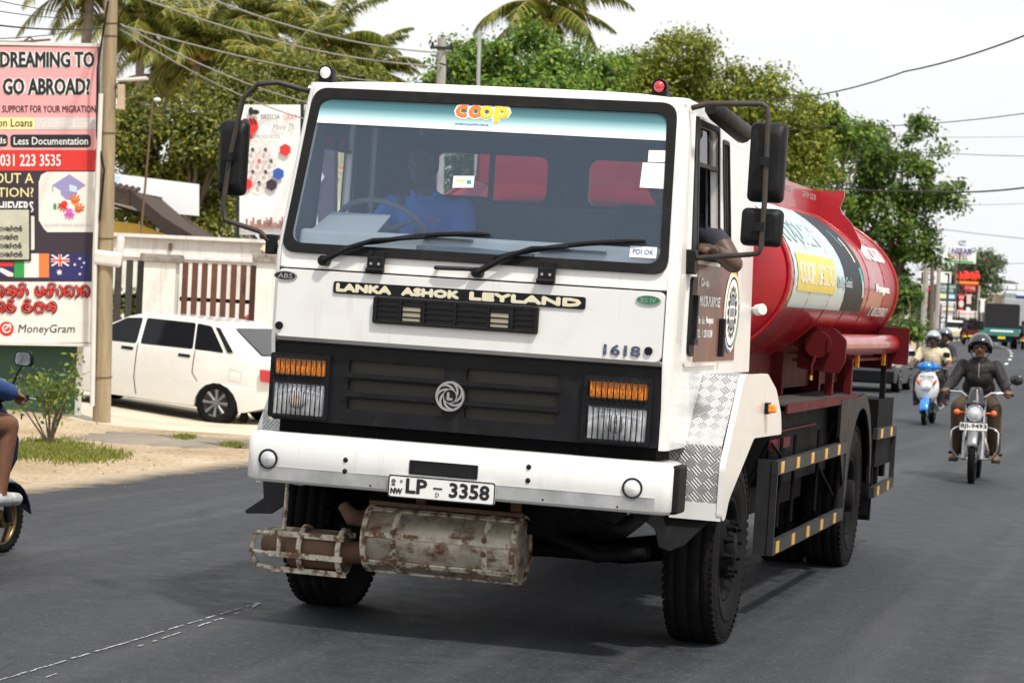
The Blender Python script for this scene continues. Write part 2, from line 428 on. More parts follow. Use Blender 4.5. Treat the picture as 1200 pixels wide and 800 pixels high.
def asphalt_mat(name, base, lanes=True):
    m = bpy.data.materials.new(name); m.use_nodes = True
    nt = m.node_tree; b = nt.nodes['Principled BSDF']; b.inputs['Roughness'].default_value = .7
    b.inputs['Specular IOR Level'].default_value = .5
    tc = nt.nodes.new('ShaderNodeTexCoord')
    big = nt.nodes.new('ShaderNodeTexNoise'); big.inputs['Scale'].default_value = .5; big.inputs['Detail'].default_value = 5
    mp = nt.nodes.new('ShaderNodeMapping'); mp.vector_type = 'TEXTURE'; mp.inputs['Rotation'].default_value = (0, 0, R(-15)); mp.inputs['Scale'].default_value = (.42, 11, 1)
    st = nt.nodes.new('ShaderNodeTexNoise'); st.inputs['Scale'].default_value = 1.3; st.inputs['Detail'].default_value = 6
    gr = nt.nodes.new('ShaderNodeTexNoise'); gr.inputs['Scale'].default_value = 95; gr.inputs['Detail'].default_value = 3
    sp = nt.nodes.new('ShaderNodeTexVoronoi'); sp.inputs['Scale'].default_value = 75
    mid = nt.nodes.new('ShaderNodeTexNoise'); mid.inputs['Scale'].default_value = 5; mid.inputs['Detail'].default_value = 9; mid.inputs['Roughness'].default_value = .7
    nt.links.new(tc.outputs['Object'], mp.inputs[0]); nt.links.new(mp.outputs[0], st.inputs['Vector'])
    for n in (big, gr, sp, mid): nt.links.new(tc.outputs['Object'], n.inputs['Vector'])
    def mul(a, lo, hi, f0=.3, f1=.7):
        r = nt.nodes.new('ShaderNodeMapRange'); r.inputs[1].default_value = f0; r.inputs[2].default_value = f1
        r.inputs[3].default_value = lo; r.inputs[4].default_value = hi
        nt.links.new(a, r.inputs[0]); return r.outputs[0]
    def m2(a, b_):
        q = nt.nodes.new('ShaderNodeMath'); q.operation = 'MULTIPLY'; nt.links.new(a, q.inputs[0]); nt.links.new(b_, q.inputs[1]); return q.outputs[0]
    v = m2(m2(mul(big.outputs[0], .85, 1.15), mul(st.outputs[0], .78, 1.2)), m2(mul(gr.outputs[0], .7, 1.32), mul(mid.outputs[0], .82, 1.2)))
    dt = nt.nodes.new('ShaderNodeVectorMath'); dt.operation = 'DOT_PRODUCT'; dt.inputs[1].default_value = (math.cos(R(15.3)), -math.sin(R(15.3)), 0)
    nt.links.new(tc.outputs['Object'], dt.inputs[0])
    sn = nt.nodes.new('ShaderNodeMath'); sn.operation = 'SINE'
    sc_ = nt.nodes.new('ShaderNodeMath'); sc_.operation = 'MULTIPLY_ADD'; sc_.inputs[1].default_value = 3.3; sc_.inputs[2].default_value = 1.0
    nt.links.new(dt.outputs['Value'], sc_.inputs[0]); nt.links.new(sc_.outputs[0], sn.inputs[0])
    v = m2(v, mul(sn.outputs[0], .86, 1.14, -1, 1))
    ck = nt.nodes.new('ShaderNodeTexVoronoi'); ck.feature = 'DISTANCE_TO_EDGE'; ck.inputs['Scale'].default_value = .8
    wv = nt.nodes.new('ShaderNodeMix'); wv.data_type = 'VECTOR'; wv.inputs[0].default_value = .12
    nt.links.new(tc.outputs['Object'], wv.inputs[4]); nt.links.new(mid.outputs['Color'], wv.inputs[5]); nt.links.new(wv.outputs[1], ck.inputs['Vector'])
    cm = mul(ck.outputs['Distance'], .55, 1, .002, .010)
    mk = nt.nodes.new('ShaderNodeMix'); mk.inputs[2].default_value = 1.0; nt.links.new(mul(big.outputs[0], 0, 1, .48, .56), mk.inputs[0]); nt.links.new(cm, mk.inputs[3])
    v = m2(v, mk.outputs[0])
    oil = nt.nodes.new('ShaderNodeTexNoise'); oil.inputs['Scale'].default_value = 1.1; oil.inputs['Detail'].default_value = 4; nt.links.new(mp.outputs[0], oil.inputs['Vector'])
    v = m2(v, mul(oil.outputs[0], 1.0, .66, .56, .68))
    h = nt.nodes.new('ShaderNodeHueSaturation'); h.inputs['Color'].default_value = (*base, 1)
    nt.links.new(v, h.inputs['Value'])
    # pale worn stone chips
    sep = nt.nodes.new('ShaderNodeSeparateColor'); nt.links.new(sp.outputs['Color'], sep.inputs[0])
    chip = mul(sep.outputs[0], 0, .16, .93, .96)
    mx = nt.nodes.new('ShaderNodeMix'); mx.data_type = 'RGBA'; mx.inputs[7].default_value = (.24, .225, .2, 1)
    nt.links.new(chip, mx.inputs[0]); nt.links.new(h.outputs[0], mx.inputs[6])
    # dusty brown film in patches
    du = mul(st.outputs[0], 0, .24, .54, .78)
    mx2 = nt.nodes.new('ShaderNodeMix'); mx2.data_type = 'RGBA'; mx2.inputs[7].default_value = (.10, .092, .08, 1)
    nt.links.new(du, mx2.inputs[0]); nt.links.new(mx.outputs[2], mx2.inputs[6])
    nt.links.new(mx2.outputs[2], b.inputs['Base Color'])
    nt.links.new(mul(mid.outputs[0], .55, .85), b.inputs['Roughness'])
    bp = nt.nodes.new('ShaderNodeBump'); bp.inputs['Strength'].default_value = .55; bp.inputs['Distance'].default_value = .012
    nt.links.new(gr.outputs[0], bp.inputs['Height']); nt.links.new(bp.outputs[0], b.inputs['Normal'])
    return m
M['ground'] = ground_mat()
M['asphalt'] = asphalt_mat('asphalt', (.019, .0225, .030))
M['asphalt_old'] = asphalt_mat('old asphalt patch', (.21, .18, .14))
M['concrete'] = mat('driveway concrete', (.55, .48, .37), .9, var=.14, scale=1.5, bump=.25, bscale=30, dirt=(.3, .24, .17), dscale=1.2, dirt_amt=.6)

YS = [-30, -10, 0, 4, 8, 10, 12, 14, 16, 18, 20] + [21 + .6 * k for k in range(45)] + [50 + 3 * k for k in range(20)] + [115, 125, 140, 150, 165, 180, 210, 250, 320, 450, 700, 1200, 2200]
def strip(name, lats, m, dz, ys=YS, kind='structure', jit=0):
    mb = MB(); k = len(lats); rows = []
    for y in ys:
        row = []
        for i, l in enumerate(lats):
            ll = l
            if jit and i in (0, k - 1): ll = l + jit * math.sin(y * 2.7 + l) * .5 + jit * rnd.uniform(-.5, .5)
            x = lane_x(y) + ll / math.cos(math.atan(slope(y)))
            row.append((x, y, gz(x, y) + dz))
        rows.append(row)
    vs_ = [p for r_ in rows for p in r_]
    fs = [(i * k + j, i * k + j + 1, (i + 1) * k + j + 1, (i + 1) * k + j) for i in range(len(ys) - 1) for j in range(k - 1)]
    mb.add(vs_, fs, 0, True)
    return tag(mb.build(name, m, fix=False), kind=kind)
strip('ground', [-1500, -600, -250, -120, -60, -40, -30, -24, -20, -17, -14, -13, -12.5] + [-12 + .35 * k for k in range(20)] + [-5, -4, -3, -2, 0, 2, 4, 6, 8, 12, 20, 40, 90, 250, 600, 1500], M['ground'], 0)
ry = [y for y in YS if y <= 450]
strip('road', [-5.57, -5, -4, -3, -2, 0, 2, 3.6], M['asphalt'], .006, ry, jit=.1)
# dust blown from the verge over the edge of the tarmac
def dust_mat():
    m = bpy.data.materials.new('drifted dust'); m.use_nodes = True; nt = m.node_tree; b = nt.nodes['Principled BSDF']
    b.inputs['Base Color'].default_value = (.36, .29, .2, 1); b.inputs['Roughness'].default_value = .95
    uv = nt.nodes.new('ShaderNodeTexCoord'); sx = nt.nodes.new('ShaderNodeSeparateXYZ'); nt.links.new(uv.outputs['UV'], sx.inputs[0])
    n = nt.nodes.new('ShaderNodeTexNoise'); n.inputs['Scale'].default_value = 3.2; n.inputs['Detail'].default_value = 10; n.inputs['Roughness'].default_value = .72; nt.links.new(uv.outputs['Object'], n.inputs['Vector'])
    a = nt.nodes.new('ShaderNodeMath'); a.operation = 'MULTIPLY_ADD'; a.inputs[1].default_value = -1.25; a.inputs[2].default_value = .62; nt.links.new(sx.outputs[0], a.inputs[0])
    s_ = nt.nodes.new('ShaderNodeMath'); s_.operation = 'ADD'; nt.links.new(a.outputs[0], s_.inputs[0]); nt.links.new(n.outputs[0], s_.inputs[1])
    mr = nt.nodes.new('ShaderNodeMapRange'); mr.inputs[1].default_value = .45; mr.inputs[2].default_value = .95; mr.inputs[4].default_value = .9; nt.links.new(s_.outputs[0], mr.inputs[0])
    nt.links.new(mr.outputs[0], b.inputs['Alpha']); return m
def dust(l0, l1, ya, yb):
    me = bpy.data.meshes.new('dust_drift'); vs_ = []; k = 0; y = ya
    while y <= yb:
        for l in (l0, l1):
            x = lane_x(y) + l / math.cos(math.atan(slope(y))); vs_.append((x, y, gz(x, y) + .0125))
        y += .6; k += 1
    me.from_pydata(vs_, [], [(2 * i, 2 * i + 1, 2 * i + 3, 2 * i + 2) for i in range(k - 1)])
    uv = me.uv_layers.new()
    for lp in me.loops: uv.data[lp.index].uv = (lp.vertex_index % 2, lp.vertex_index // 2 * .3)
    me.materials.append(dust_mat()); o = bpy.data.objects.new('dust_drift', me); COL.objects.link(o)
    return tag(o, kind='structure')
dust(-5.68, -4.75, 12, 60)
# chalk lines set out for the centre marking, and the worn dashes far along the road
M['chalk'] = mat('chalk line', (.34, .34, .35), .9, var=.6, scale=30)
M['roadpaint'] = mat('worn road paint', (.62, .62, .6), .8, var=.2, scale=20)
def ribbon(pts, w_, dz=.011):
    mb = MB(); vs_ = []
    for i, p in enumerate(pts):
        a = Vector(pts[max(0, i - 1)]); b = Vector(pts[min(len(pts) - 1, i + 1)])
        t = (b - a).normalized(); n = Vector((-t.y, t.x, 0)) * w_[i] / 2
        for q in (Vector(p) - n, Vector(p) + n):
            vs_.append((q.x, q.y, gz(q.x, q.y) + dz))
    mb.add(vs_, [(2 * i, 2 * i + 1, 2 * i + 3, 2 * i + 2) for i in range(len(pts) - 1)])
    return mb
mb = MB()
def gpt(u, v):      # pixel on the road plane near the truck
    y = 12.0
    for _ in range(30):
        p = at(u, v, y); y *= (CAM_H - gz(p.x, p.y)) / max(.05, CAM_H - p.z)
    return at(u, v, y)
A1, A2, B1, B2 = gpt(-90, 826), gpt(303, 708), gpt(-60, 834), gpt(302, 712)
for (P, Q) in ((A1, A2), (B1, B2)):
    n = 60
    for k in range(n):
        if rnd.random() < (.12 if P is A1 else .62): continue
        a = P.lerp(Q, k / n); b = P.lerp(Q, (k + rnd.uniform(.8, 1.15)) / n)
        j = Vector((rnd.uniform(-.004, .004), 0, 0))
        q = ribbon([a + j, b + j], [rnd.uniform(.006, .013)] * 2); mb.add(q.v, q.f)
q = ribbon([gpt(288, 707), gpt(305, 708), gpt(296, 713)], [.014] * 3); mb.add(q.v, q.f)
tag(mb.build('chalk_line', M['chalk'], fix=False), kind='structure')
mb = MB()
for k in range(14):
    y0 = 82 + k * 9.0
    pts = [on_lane(-2.1, y0), on_lane(-2.1, y0 + 3.2)]
    q = ribbon(pts, [.13, .13], .014); mb.add(q.v, q.f)
tag(mb.build('road_marking', M['roadpaint'], fix=False), kind='structure')
# driveway apron and a patch of old tarmac on the verge
def blob(name, pts, m, dz):
    mb = MB(); n = len(pts)
    cx = sum(p[0] for p in pts) / n; cy = sum(p[1] for p in pts) / n
    vs_ = [(cx, cy, gz(cx, cy) + dz)]
    RG = [k / 8 for k in range(1, 9)]
    for ring in RG:
        for p in pts:
            x, y = cx + (p[0] - cx) * ring, cy + (p[1] - cy) * ring
            vs_.append((x, y, gz(x, y) + (dz if ring < .99 else -.05)))
    fs = [(0, 1 + i, 1 + (i + 1) % n) for i in range(n)] + [(1 + r_ * n + i, 1 + (r_ + 1) * n + i, 1 + (r_ + 1) * n + (i + 1) % n, 1 + r_ * n + (i + 1) % n) for r_ in range(7) for i in range(n)]
    mb.add(vs_, fs, 0, True)
    return tag(mb.build(name, m, fix=False), kind='structure')
def wob(poly, amp, n=9):
    out = []
    for i in range(len(poly)):
        a = Vector((*poly[i], 0)); b = Vector((*poly[(i + 1) % len(poly)], 0))
        for k in range(n):
            p = a.lerp(b, k / n); out.append((p.x + rnd.uniform(-amp, amp), p.y + rnd.uniform(-amp, amp)))
    return out
blob('driveway', wob([(-5.1, 30.4), (-1.9, 29.6), (-.6, 33.5), (-.9, 37.6), (-6.6, 38.2), (-6.5, 32.2)], .1), M['concrete'], .008)
blob('verge_patch', wob([(-4.9, 27.6), (-3.3, 27.0), (-1.8, 28.2), (-2.6, 29.3), (-4.6, 29.7)], .14), M['asphalt_old'], .009)

# far wood closing the horizon
def leaf_mesh(name, P, Nrm, size, m, parent=None, asp=.55, seed=0):
    rg = np.random.default_rng(seed)
    n = len(P)
    t = rg.normal(size=(n, 3)); t -= (t * Nrm).sum(1)[:, None] * Nrm
    t /= np.linalg.norm(t, axis=1)[:, None] + 1e-9
    b = np.cross(Nrm, t)
    s = (size * rg.uniform(.6, 1.35, n))[:, None]
    V = np.empty((n, 4, 3))
    bend = Nrm * s * .18
    V[:, 0] = P - t * s; V[:, 1] = P + b * s * asp + bend; V[:, 2] = P + t * s; V[:, 3] = P - b * s * asp + bend
    me = bpy.data.meshes.new(name)
    me.vertices.add(n * 4); me.vertices.foreach_set('co', V.reshape(-1))
    me.loops.add(n * 4); me.loops.foreach_set('vertex_index', np.arange(n * 4, dtype=np.int32))
    me.polygons.add(n); me.polygons.foreach_set('loop_start', np.arange(0, n * 4, 4, dtype=np.int32))
    me.polygons.foreach_set('loop_total', np.full(n, 4, dtype=np.int32))
    me.materials.append(m); me.update(calc_edges=True)
    o = bpy.data.objects.new(name, me); COL.objects.link(o)
    if parent: o.parent = parent
    return o
def leaf_mat(name, cols, rough=.5, trans=.35):
    m = bpy.data.materials.new(name); m.use_nodes = True
    nt = m.node_tree; b = nt.nodes['Principled BSDF']
    b.inputs['Roughness'].default_value = rough
    b.inputs['Specular IOR Level'].default_value = .35
    g = nt.nodes.new('ShaderNodeNewGeometry')
    r = nt.nodes.new('ShaderNodeValToRGB'); cr = r.color_ramp
    while len(cr.elements) < len(cols): cr.elements.new(.5)
    for i, c in enumerate(cols):
        cr.elements[i].position = i / (len(cols) - 1); cr.elements[i].color = (*c, 1)
    nt.links.new(g.outputs['Random Per Island'], r.inputs[0])
    nt.links.new(r.outputs[0], b.inputs['Base Color'])
    tl = nt.nodes.new('ShaderNodeBsdfTranslucent'); nt.links.new(r.outputs[0], tl.inputs[0])
    mx = nt.nodes.new('ShaderNodeMixShader'); mx.inputs[0].default_value = trans
    nt.links.new(b.outputs[0], mx.inputs[1]); nt.links.new(tl.outputs[0], mx.inputs[2])
    nt.links.new(mx.outputs[0], nt.nodes['Material Output'].inputs[0])
    return m
M['bark'] = mat('bark', (.13, .1, .075), .9, var=.3, scale=4, bump=.5, bscale=14)
M['leaf_olive'] = leaf_mat('olive foliage', [(.035, .06, .01), (.095, .125, .018), (.19, .205, .028), (.31, .28, .045)])
M['leaf_yellow'] = leaf_mat('yellowish foliage', [(.05, .085, .01), (.135, .185, .018), (.23, .265, .026), (.37, .36, .05)])
M['leaf_green'] = leaf_mat('green foliage', [(.03, .075, .012), (.085, .185, .02), (.17, .29, .032), (.34, .41, .07)])
M['leaf_dark'] = leaf_mat('dark foliage', [(.022, .055, .01), (.06, .13, .02), (.12, .21, .03), (.26, .33, .06)])
M['leaf_hazed'] = leaf_mat('hazed foliage', [(.05, .075, .035), (.085, .115, .05), (.12, .15, .06)], trans=.2)  # paler greens put the distance haze into the leaf colour
M['grass'] = leaf_mat('grass blades', [(.10, .14, .025), (.19, .22, .035), (.33, .3, .08)], trans=.3)

def crown_points(blobs, nclump, nleaf, cl, seed):
    """blobs: (centre, radii); leaves gather in clumps spread through the shell of each blob"""
    rg = np.random.default_rng(seed); P = []; Nn = []
    vol = np.array([b[1][0] * b[1][1] * b[1][2] for b in blobs]) ** (2 / 3); vol = vol / vol.sum()
    for (c, r), w_ in zip(blobs, vol):
        c = np.array(c, float); r = np.array(r, float)
        for _ in range(max(3, int(nclump * w_))):
            d = rg.normal(size=3); d /= np.linalg.norm(d)
            if d[2] < -.5: d[2] *= .4
            q = c + d * r * rg.uniform(.5, 1.04)
            k = int(nleaf * rg.uniform(.5, 1.4)); rad = cl * rg.uniform(.6, 1.35)
            o = rg.normal(size=(k, 3)) * rad * np.array([.46, .46, .33])
            P.append(q + o)
            nn = o / rad + np.array([0, 0, .7]) + rg.normal(size=(k, 3)) * .8 + d * .3
            Nn.append(nn / np.linalg.norm(nn, axis=1)[:, None])
    return np.concatenate(P), np.concatenate(Nn)
def tree(label, base, trunk_top, blobs, m, seed, nclump=120, nleaf=90, cl=.5, leaf=.1, tr=.16, group=None, name='tree'):
    base = Vector(base)
    t = thing(name, label, 'tree', base, group=group)
    blobs = [((Vector(c) - base), r) for c, r in blobs]
    P, Nn = crown_points(blobs, nclump, nleaf, cl, seed)
    leaf_mesh('crown', P, Nn, leaf, m, t, seed=seed)
    rr = random.Random(seed); mb = MB()
    tt = Vector(trunk_top) - base
    mb.tube([(0, 0, -.2), tt * .35 + Vector((rr.uniform(-.1, .1), 0, 0)), tt * .7, tt], [tr * 1.3, tr, tr * .85, tr * .7], 10)
    mb.build('trunk', M['bark'], t)
    mb = MB()
    for c, r in blobs:
        for k in range(4):
            e = Vector(c) + Vector((rr.uniform(-.6, .6) * r[0], rr.uniform(-.6, .6) * r[1], rr.uniform(-.5, .6) * r[2]))
            mid = tt.lerp(e, .5) + Vector((rr.uniform(-.3, .3), rr.uniform(-.3, .3), rr.uniform(-.1, .4)))
            mb.tube([tt * rr.uniform(.75, 1), mid, e], [tr * .5, tr * .3, tr * .08], 6)
    mb.build('limbs', M['bark'], t)
    return t
def B(u, v, y, ru, rv, ry=None):
    """crown lobe: centre pixel, distance, half width and half height in pixels"""
    c = at(u, v, y); s = y / FPX
    return (tuple(c), (ru * s, (ry if ry else ru * s), rv * s))
def gbase(u, y):
    p = at(u, 380, y); return (p.x, y, gz(p.x, y))

tree('bushy olive tree behind the blank white hoarding on the left', gbase(215, 60), at(205, 300, 60),
     [B(195, 190, 60, 60, 70), B(150, 165, 60, 45, 55), B(240, 165, 59, 48, 52), B(250, 230, 61, 52, 48), B(160, 240, 60, 50, 40), B(255, 268, 60, 40, 26)], M['leaf_olive'], 3, 200, 170, .4, .06)
tree('olive tree between the left mirror and the bee signboard', gbase(330, 64), at(320, 300, 64),
     [B(290, 230, 64, 50, 60), B(345, 170, 65, 70, 55), B(420, 150, 66, 70, 50), B(300, 130, 68, 60, 40), B(265, 112, 68, 50, 30), B(400, 110, 69, 60, 36), B(340, 100, 70, 60, 30)], M['leaf_olive'], 4, 240, 150, .48, .065)
tree('leafy green tree rising behind the middle of the cab roof', gbase(620, 60), at(615, 220, 60),
     [B(560, 95, 60, 60, 42), B(620, 75, 60, 60, 48), B(690, 90, 61, 58, 38), B(645, 130, 60, 110, 45), B(535, 70, 60, 28, 38), B(520, 190, 61, 50, 75), B(610, 190, 61, 90, 60), B(510, 105, 60, 30, 26)], M['leaf_green'], 5, 260, 190, .42, .065)
tree('yellow green tree with wide crown behind the red lamp on the cab', gbase(850, 74), at(840, 300, 74),
     [B(780, 95, 74, 70, 48), B(850, 120, 74, 75, 55), B(900, 170, 75, 62, 65), B(820, 190, 74, 90, 80), B(930, 215, 75, 42, 62), B(935, 160, 75, 42, 48), B(800, 75, 73, 50, 34), B(750, 130, 73, 55, 55), B(820, 270, 75, 85, 55)], M['leaf_yellow'], 6, 400, 200, .5, .065)
tree('dark green roadside tree with open lower branches above the tank rear', gbase(1055, 92), at(1050, 300, 92),
     [B(1000, 195, 92, 50, 50), B(1050, 185, 92, 55, 48), B(1090, 225, 92, 42, 48), B(1030, 255, 92, 62, 48), B(985, 270, 92, 42, 45), B(1070, 290, 92, 40, 35), B(1035, 325, 92, 28, 32)], M['leaf_dark'], 8, 190, 130, .45, .09)
tree('small bright tree overhanging the sign poles beside the road', gbase(972, 86), at(970, 260, 86),
     [B(965, 170, 86, 40, 40), B(985, 150, 86, 32, 25), B(955, 140, 86, 30, 28), B(1000, 165, 87, 30, 30), B(960, 225, 86, 35, 40)], M['leaf_green'], 9, 70, 90, .45, .1, tr=.1)
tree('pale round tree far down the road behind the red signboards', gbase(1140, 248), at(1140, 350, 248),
     [B(1125, 338, 248, 40, 36), B(1150, 336, 246, 24, 32), B(1140, 318, 250, 26, 18), B(1090, 340, 252, 40, 26)], M['leaf_hazed'], 10, 110, 110, 1.0, .18, tr=.25)
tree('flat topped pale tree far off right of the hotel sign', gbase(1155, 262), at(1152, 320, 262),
     [B(1150, 305, 262, 26, 9), B(1160, 312, 262, 16, 8)], M['leaf_hazed'], 12, 40, 70, .8, .16, tr=.2)
tree('dark shrubby tree low behind the fence near the tank rear', gbase(1066, 80), at(1064, 400, 80),
     [B(1066, 385, 80, 16, 18), B(1052, 352, 84, 22, 26)], M['leaf_dark'], 13, 36, 80, .35, .09, tr=.06)
# mass of far wood
rg = np.random.default_rng(21); bl = []
for k in range(60):
    x = -75 + k * 3.6 + rg.uniform(-1, 1)
    x *= 1.5; y = 330 + rg.uniform(-8, 18)
    h = rg.uniform(5.2, 9) * (1 if x < 55 else .8)
    bl.append(((x, y, gz(x, y) + h * .5), (4.8, 3.0, h * .55)))
P, Nn = crown_points(bl, 1100, 70, 1.0, 22)
tag(leaf_mesh('far_wood', P, Nn, .34, M['leaf_hazed'], seed=4), kind='stuff', label='pale mass of trees closing the far horizon', cat='trees')

# undergrowth belt at the foot of the roadside trees
rg = np.random.default_rng(33); bl = []
for k in range(46):
    y = 52 + k * 1.5; x = lane_x(y) - 9.2 - rg.uniform(0, 5); h = rg.uniform(.8, 2.4)
    bl.append(((x, y, gz(x, y) + h * .45), (1.3, 1.2, h * .55)))
P, Nn = crown_points(bl, 420, 90, .5, 34)
tag(leaf_mesh('undergrowth', P, Nn, .1, M['leaf_dark'], seed=5), kind='stuff', label='belt of green undergrowth at the foot of the roadside trees', cat='undergrowth')

# ------------------------------------------------------------------ coconut palms
M['palm'] = leaf_mat('palm leaflets', [(.04, .065, .01), (.11, .15, .02), (.23, .24, .035), (.38, .34, .07)], rough=.4, trans=.35)
M['palm_rib'] = mat('palm rib', (.32, .26, .08), .6)
M['coconut'] = mat('coconut', (.38, .26, .04), .45, var=.2)
M['palm_trunk'] = mat('palm trunk', (.24, .2, .16), .9, var=.3, scale=5, bump=.4)
def palm(label, crown_pt, seed, n=20, L=3.6, nuts=8):
    rr = random.Random(seed)
    cp = Vector(crown_pt); gx = cp.x + rr.uniform(-1, 1)
    base = Vector((gx, cp.y + rr.uniform(-.3, .3), gz(gx, cp.y)))
    t = thing('coconut_palm', label, 'palm tree', base)
    top = cp - base
    mb = MB(); pts = []; rs = []
    for k in range(14):
        f = k / 13; pts.append(Vector((top.x * f * f, top.y * f, top.z * f - (.3 if k == 0 else 0)))); rs.append(.2 - .08 * f + (.012 if k % 2 else 0))
    mb.tube(pts, rs, 10); mb.build('trunk', M['palm_trunk'], t)
    for k in range(n):
        az = 2 * PI * k / n * 2.618 + rr.uniform(-.25, .25)
        el = R(80) - R(112) * (k / n) ** .9 + rr.uniform(-.1, .1)
        Lk = L * rr.uniform(.85, 1.12)
        mb = MB(); rp = []
        p = top + Vector((0, 0, .05)); e = el; seg = 12
        for i in range(seg + 1):
            rp.append(p.copy())
            p = p + Vector((math.cos(az) * math.cos(e), math.sin(az) * math.cos(e), math.sin(e))) * (Lk / seg)
            e -= R(7.8) * (.4 + i / seg) * (1.0 if el > 0 else .55)
        mb.tube(rp, [.035 - .03 * i / seg for i in range(seg + 1)], 5, 1)
        nl = 54; sidev = Vector((-math.sin(az), math.cos(az), 0))
        for i in range(5, nl):
            f = i / nl * seg; a = int(f); q = rp[a].lerp(rp[min(seg, a + 1)], f - a)
            tdir = (rp[min(seg, a + 1)] - rp[a]).normalized() if a < seg else (rp[seg] - rp[seg - 1]).normalized()
            ll = Lk * .25 * (math.sin(PI * min(1, .18 + .8 * i / nl)) ** .7) * rr.uniform(.8, 1.1)
            for sg in (-1, 1):
                d = (sidev * sg * .8 + tdir * .55 + Vector((0, 0, -.25 - rr.uniform(0, .45)))).normalized()
                m_ = q + d * ll * .55; e_ = q + d * ll + Vector((0, 0, -ll * .25))
                wv = tdir * .024
                b0 = len(mb.v)
                mb.add([q - wv, q + wv, m_ + wv, e_, m_ - wv], [(0, 1, 2, 3, 4)], 0)
        mb.build('frond', [M['palm'], M['palm_rib']], t, fix=False)
    for k in range(nuts):
        az = rr.uniform(0, 2 * PI); q = top + Vector((math.cos(az) * .3, math.sin(az) * .3, -.25 - rr.uniform(0, .3)))
        mb = MB(); mb.ell(q, (.11, .11, .14), 10, 8); mb.build('coconut', M['coconut'], t)
    return t
palm('coconut palm with yellow nuts and drooping fronds between pole and cab', at(237, 52, 76), 31, 30, 2.75, 10)
palm('coconut palm with upright fronds above the left end of the cab roof', at(382, 58, 80), 32, 32, 2.6, 0)
palm('coconut palm whose crown fills the sky just right of the wooden pole', at(165, 24, 84), 33, 28, 2.8, 4)
palm('coconut palm with crown at the top edge above the bee signboard', at(302, 22, 90), 34, 28, 2.9, 6)
palm('small coconut palm behind the others right of the cab lamp', at(432, 84, 92), 38, 26, 2.3, 0)
palm('coconut palm low between two taller palms left of the left mirror', at(196, 92, 88), 39, 26, 2.5, 3)
palm('coconut palm standing highest behind the green tree in the middle', at(640, 8, 78), 35, 20, 2.7, 12)
palm('coconut palm leaning at the top edge over the pink banner', at(108, -22, 74), 36, 24, 2.5, 2)
palm('coconut palm low behind the white roof lamp of the cab', at(335, 98, 74), 37, 28, 2.4, 0)
# ================================================================== TANKER TRUCK
# local axes: x to the truck's left (right in the picture), y to its rear, z up
trk = thing('tanker_truck', 'white cabbed fuel tanker truck with a dark red tank driving towards the camera', 'truck', (TX, TY, TZ), (0, R(TROLL), -R(TYAW)))
def W(z): return 1.03 if z < 1.9 else 1.03 - .045 * (z - 1.9) / .86
def YF(z):
    if z < 1.46: return .10
    if z < 1.88: return .062
    return .062 + (z - 1.88) * .25
def FRONT(off):
    return lambda u, v, w_: Vector((u, YF(v) - off - w_, v))
def SIDE(sg, off=0):
    return lambda u, v, w_: Vector((sg * (W(v) + off + w_), u, v))

# --- cab shell
cabm = MB()
fo = [(-.99, 1.82), (.99, 1.82), (.99, 1.9), (.945, 2.765), (-.945, 2.765), (-.99, 1.9)]
wsi = rquad([(-.945, 1.94), (.945, 1.94), (.892, 2.69), (-.892, 2.69)], .07)
cabm.plate(fo, [wsi], FRONT(0), .03)
sidep = [(.15, 1.05), (.55, 1.05), (.88, 1.405), (2.22, 1.405), (2.22, 2.48), (2.17, 2.62), (2.06, 2.71), (1.92, 2.755), (.37, 2.765), (.152, 1.9), (.142, 1.82), (.142, 1.47)]
win1 = rquad([(.50, 2.01), (1.06, 2.01), (1.0, 2.655), (.50, 2.655)], .03)
win2 = rquad([(1.29, 2.03), (1.47, 2.03), (1.38, 2.63), (1.2, 2.63)], .03)
for sg in (1, -1):
    cabm.plate(sidep, [win1, win2], SIDE(sg), .03)
    # rounded front corner post
    zs = [1.05, 1.25, 1.46, 1.47, 1.82, 1.9, 2.2, 2.5, 2.765]
    pts = []
    for z in zs:
        for k in range(6):
            a = k / 5 * PI / 2
            pts.append((sg * (W(z) - .04 + .04 * math.sin(a)), YF(z) + .08 - .08 * math.cos(a), z))
    cabm.add(pts, [(i * 6 + j, i * 6 + j + 1, (i + 1) * 6 + j + 1, (i + 1) * 6 + j) for i in range(len(zs) - 1) for j in range(5)], 0, True)
# roof sheet, domed
ny, nx = 14, 16; pts = []
ryz = [(.286, 2.762), (.30, 2.776), (.34, 2.785), (.6, 2.79), (1.0, 2.79), (1.4, 2.785), (1.75, 2.775), (1.95, 2.75), (2.08, 2.70), (2.17, 2.64), (2.205, 2.58)]
for (y, z) in ryz:
    for i in range(nx + 1):
        u = -1 + 2 * i / nx
        pts.append((u * (W(min(z, 2.76)) - .002), y, z - .03 * abs(u) ** 6 * (1 if z > 2.7 else 0)))
cabm.add(pts, [(i * (nx + 1) + j, i * (nx + 1) + j + 1, (i + 1) * (nx + 1) + j + 1, (i + 1) * (nx + 1) + j) for i in range(len(ryz) - 1) for j in range(nx)], 0, True)
# rear wall with two windows
rw1 = rrect(-.86, 2.285, -.19, 2.545, .05); rw2 = rrect(.05, 2.285, .6, 2.545, .05)
cabm.plate([(-1.02, 1.405), (1.02, 1.405), (1.0, 2.4), (-1.0, 2.4)], [], XZ(2.2), .01) if False else None
cabm.plate([(-1.02, 1.405), (1.02, 1.405), (.995, 2.62), (-.995, 2.62)], [rw1, rw2], XZ(2.19), .02)
cabm.box((0, 1.2, 1.36), (1.9, 2.0, .05))
cabm.box((0, .11, 1.86), (1.96, .04, .075))
cab = cabm.build('cab', M['white'], trk, bevel=.006)
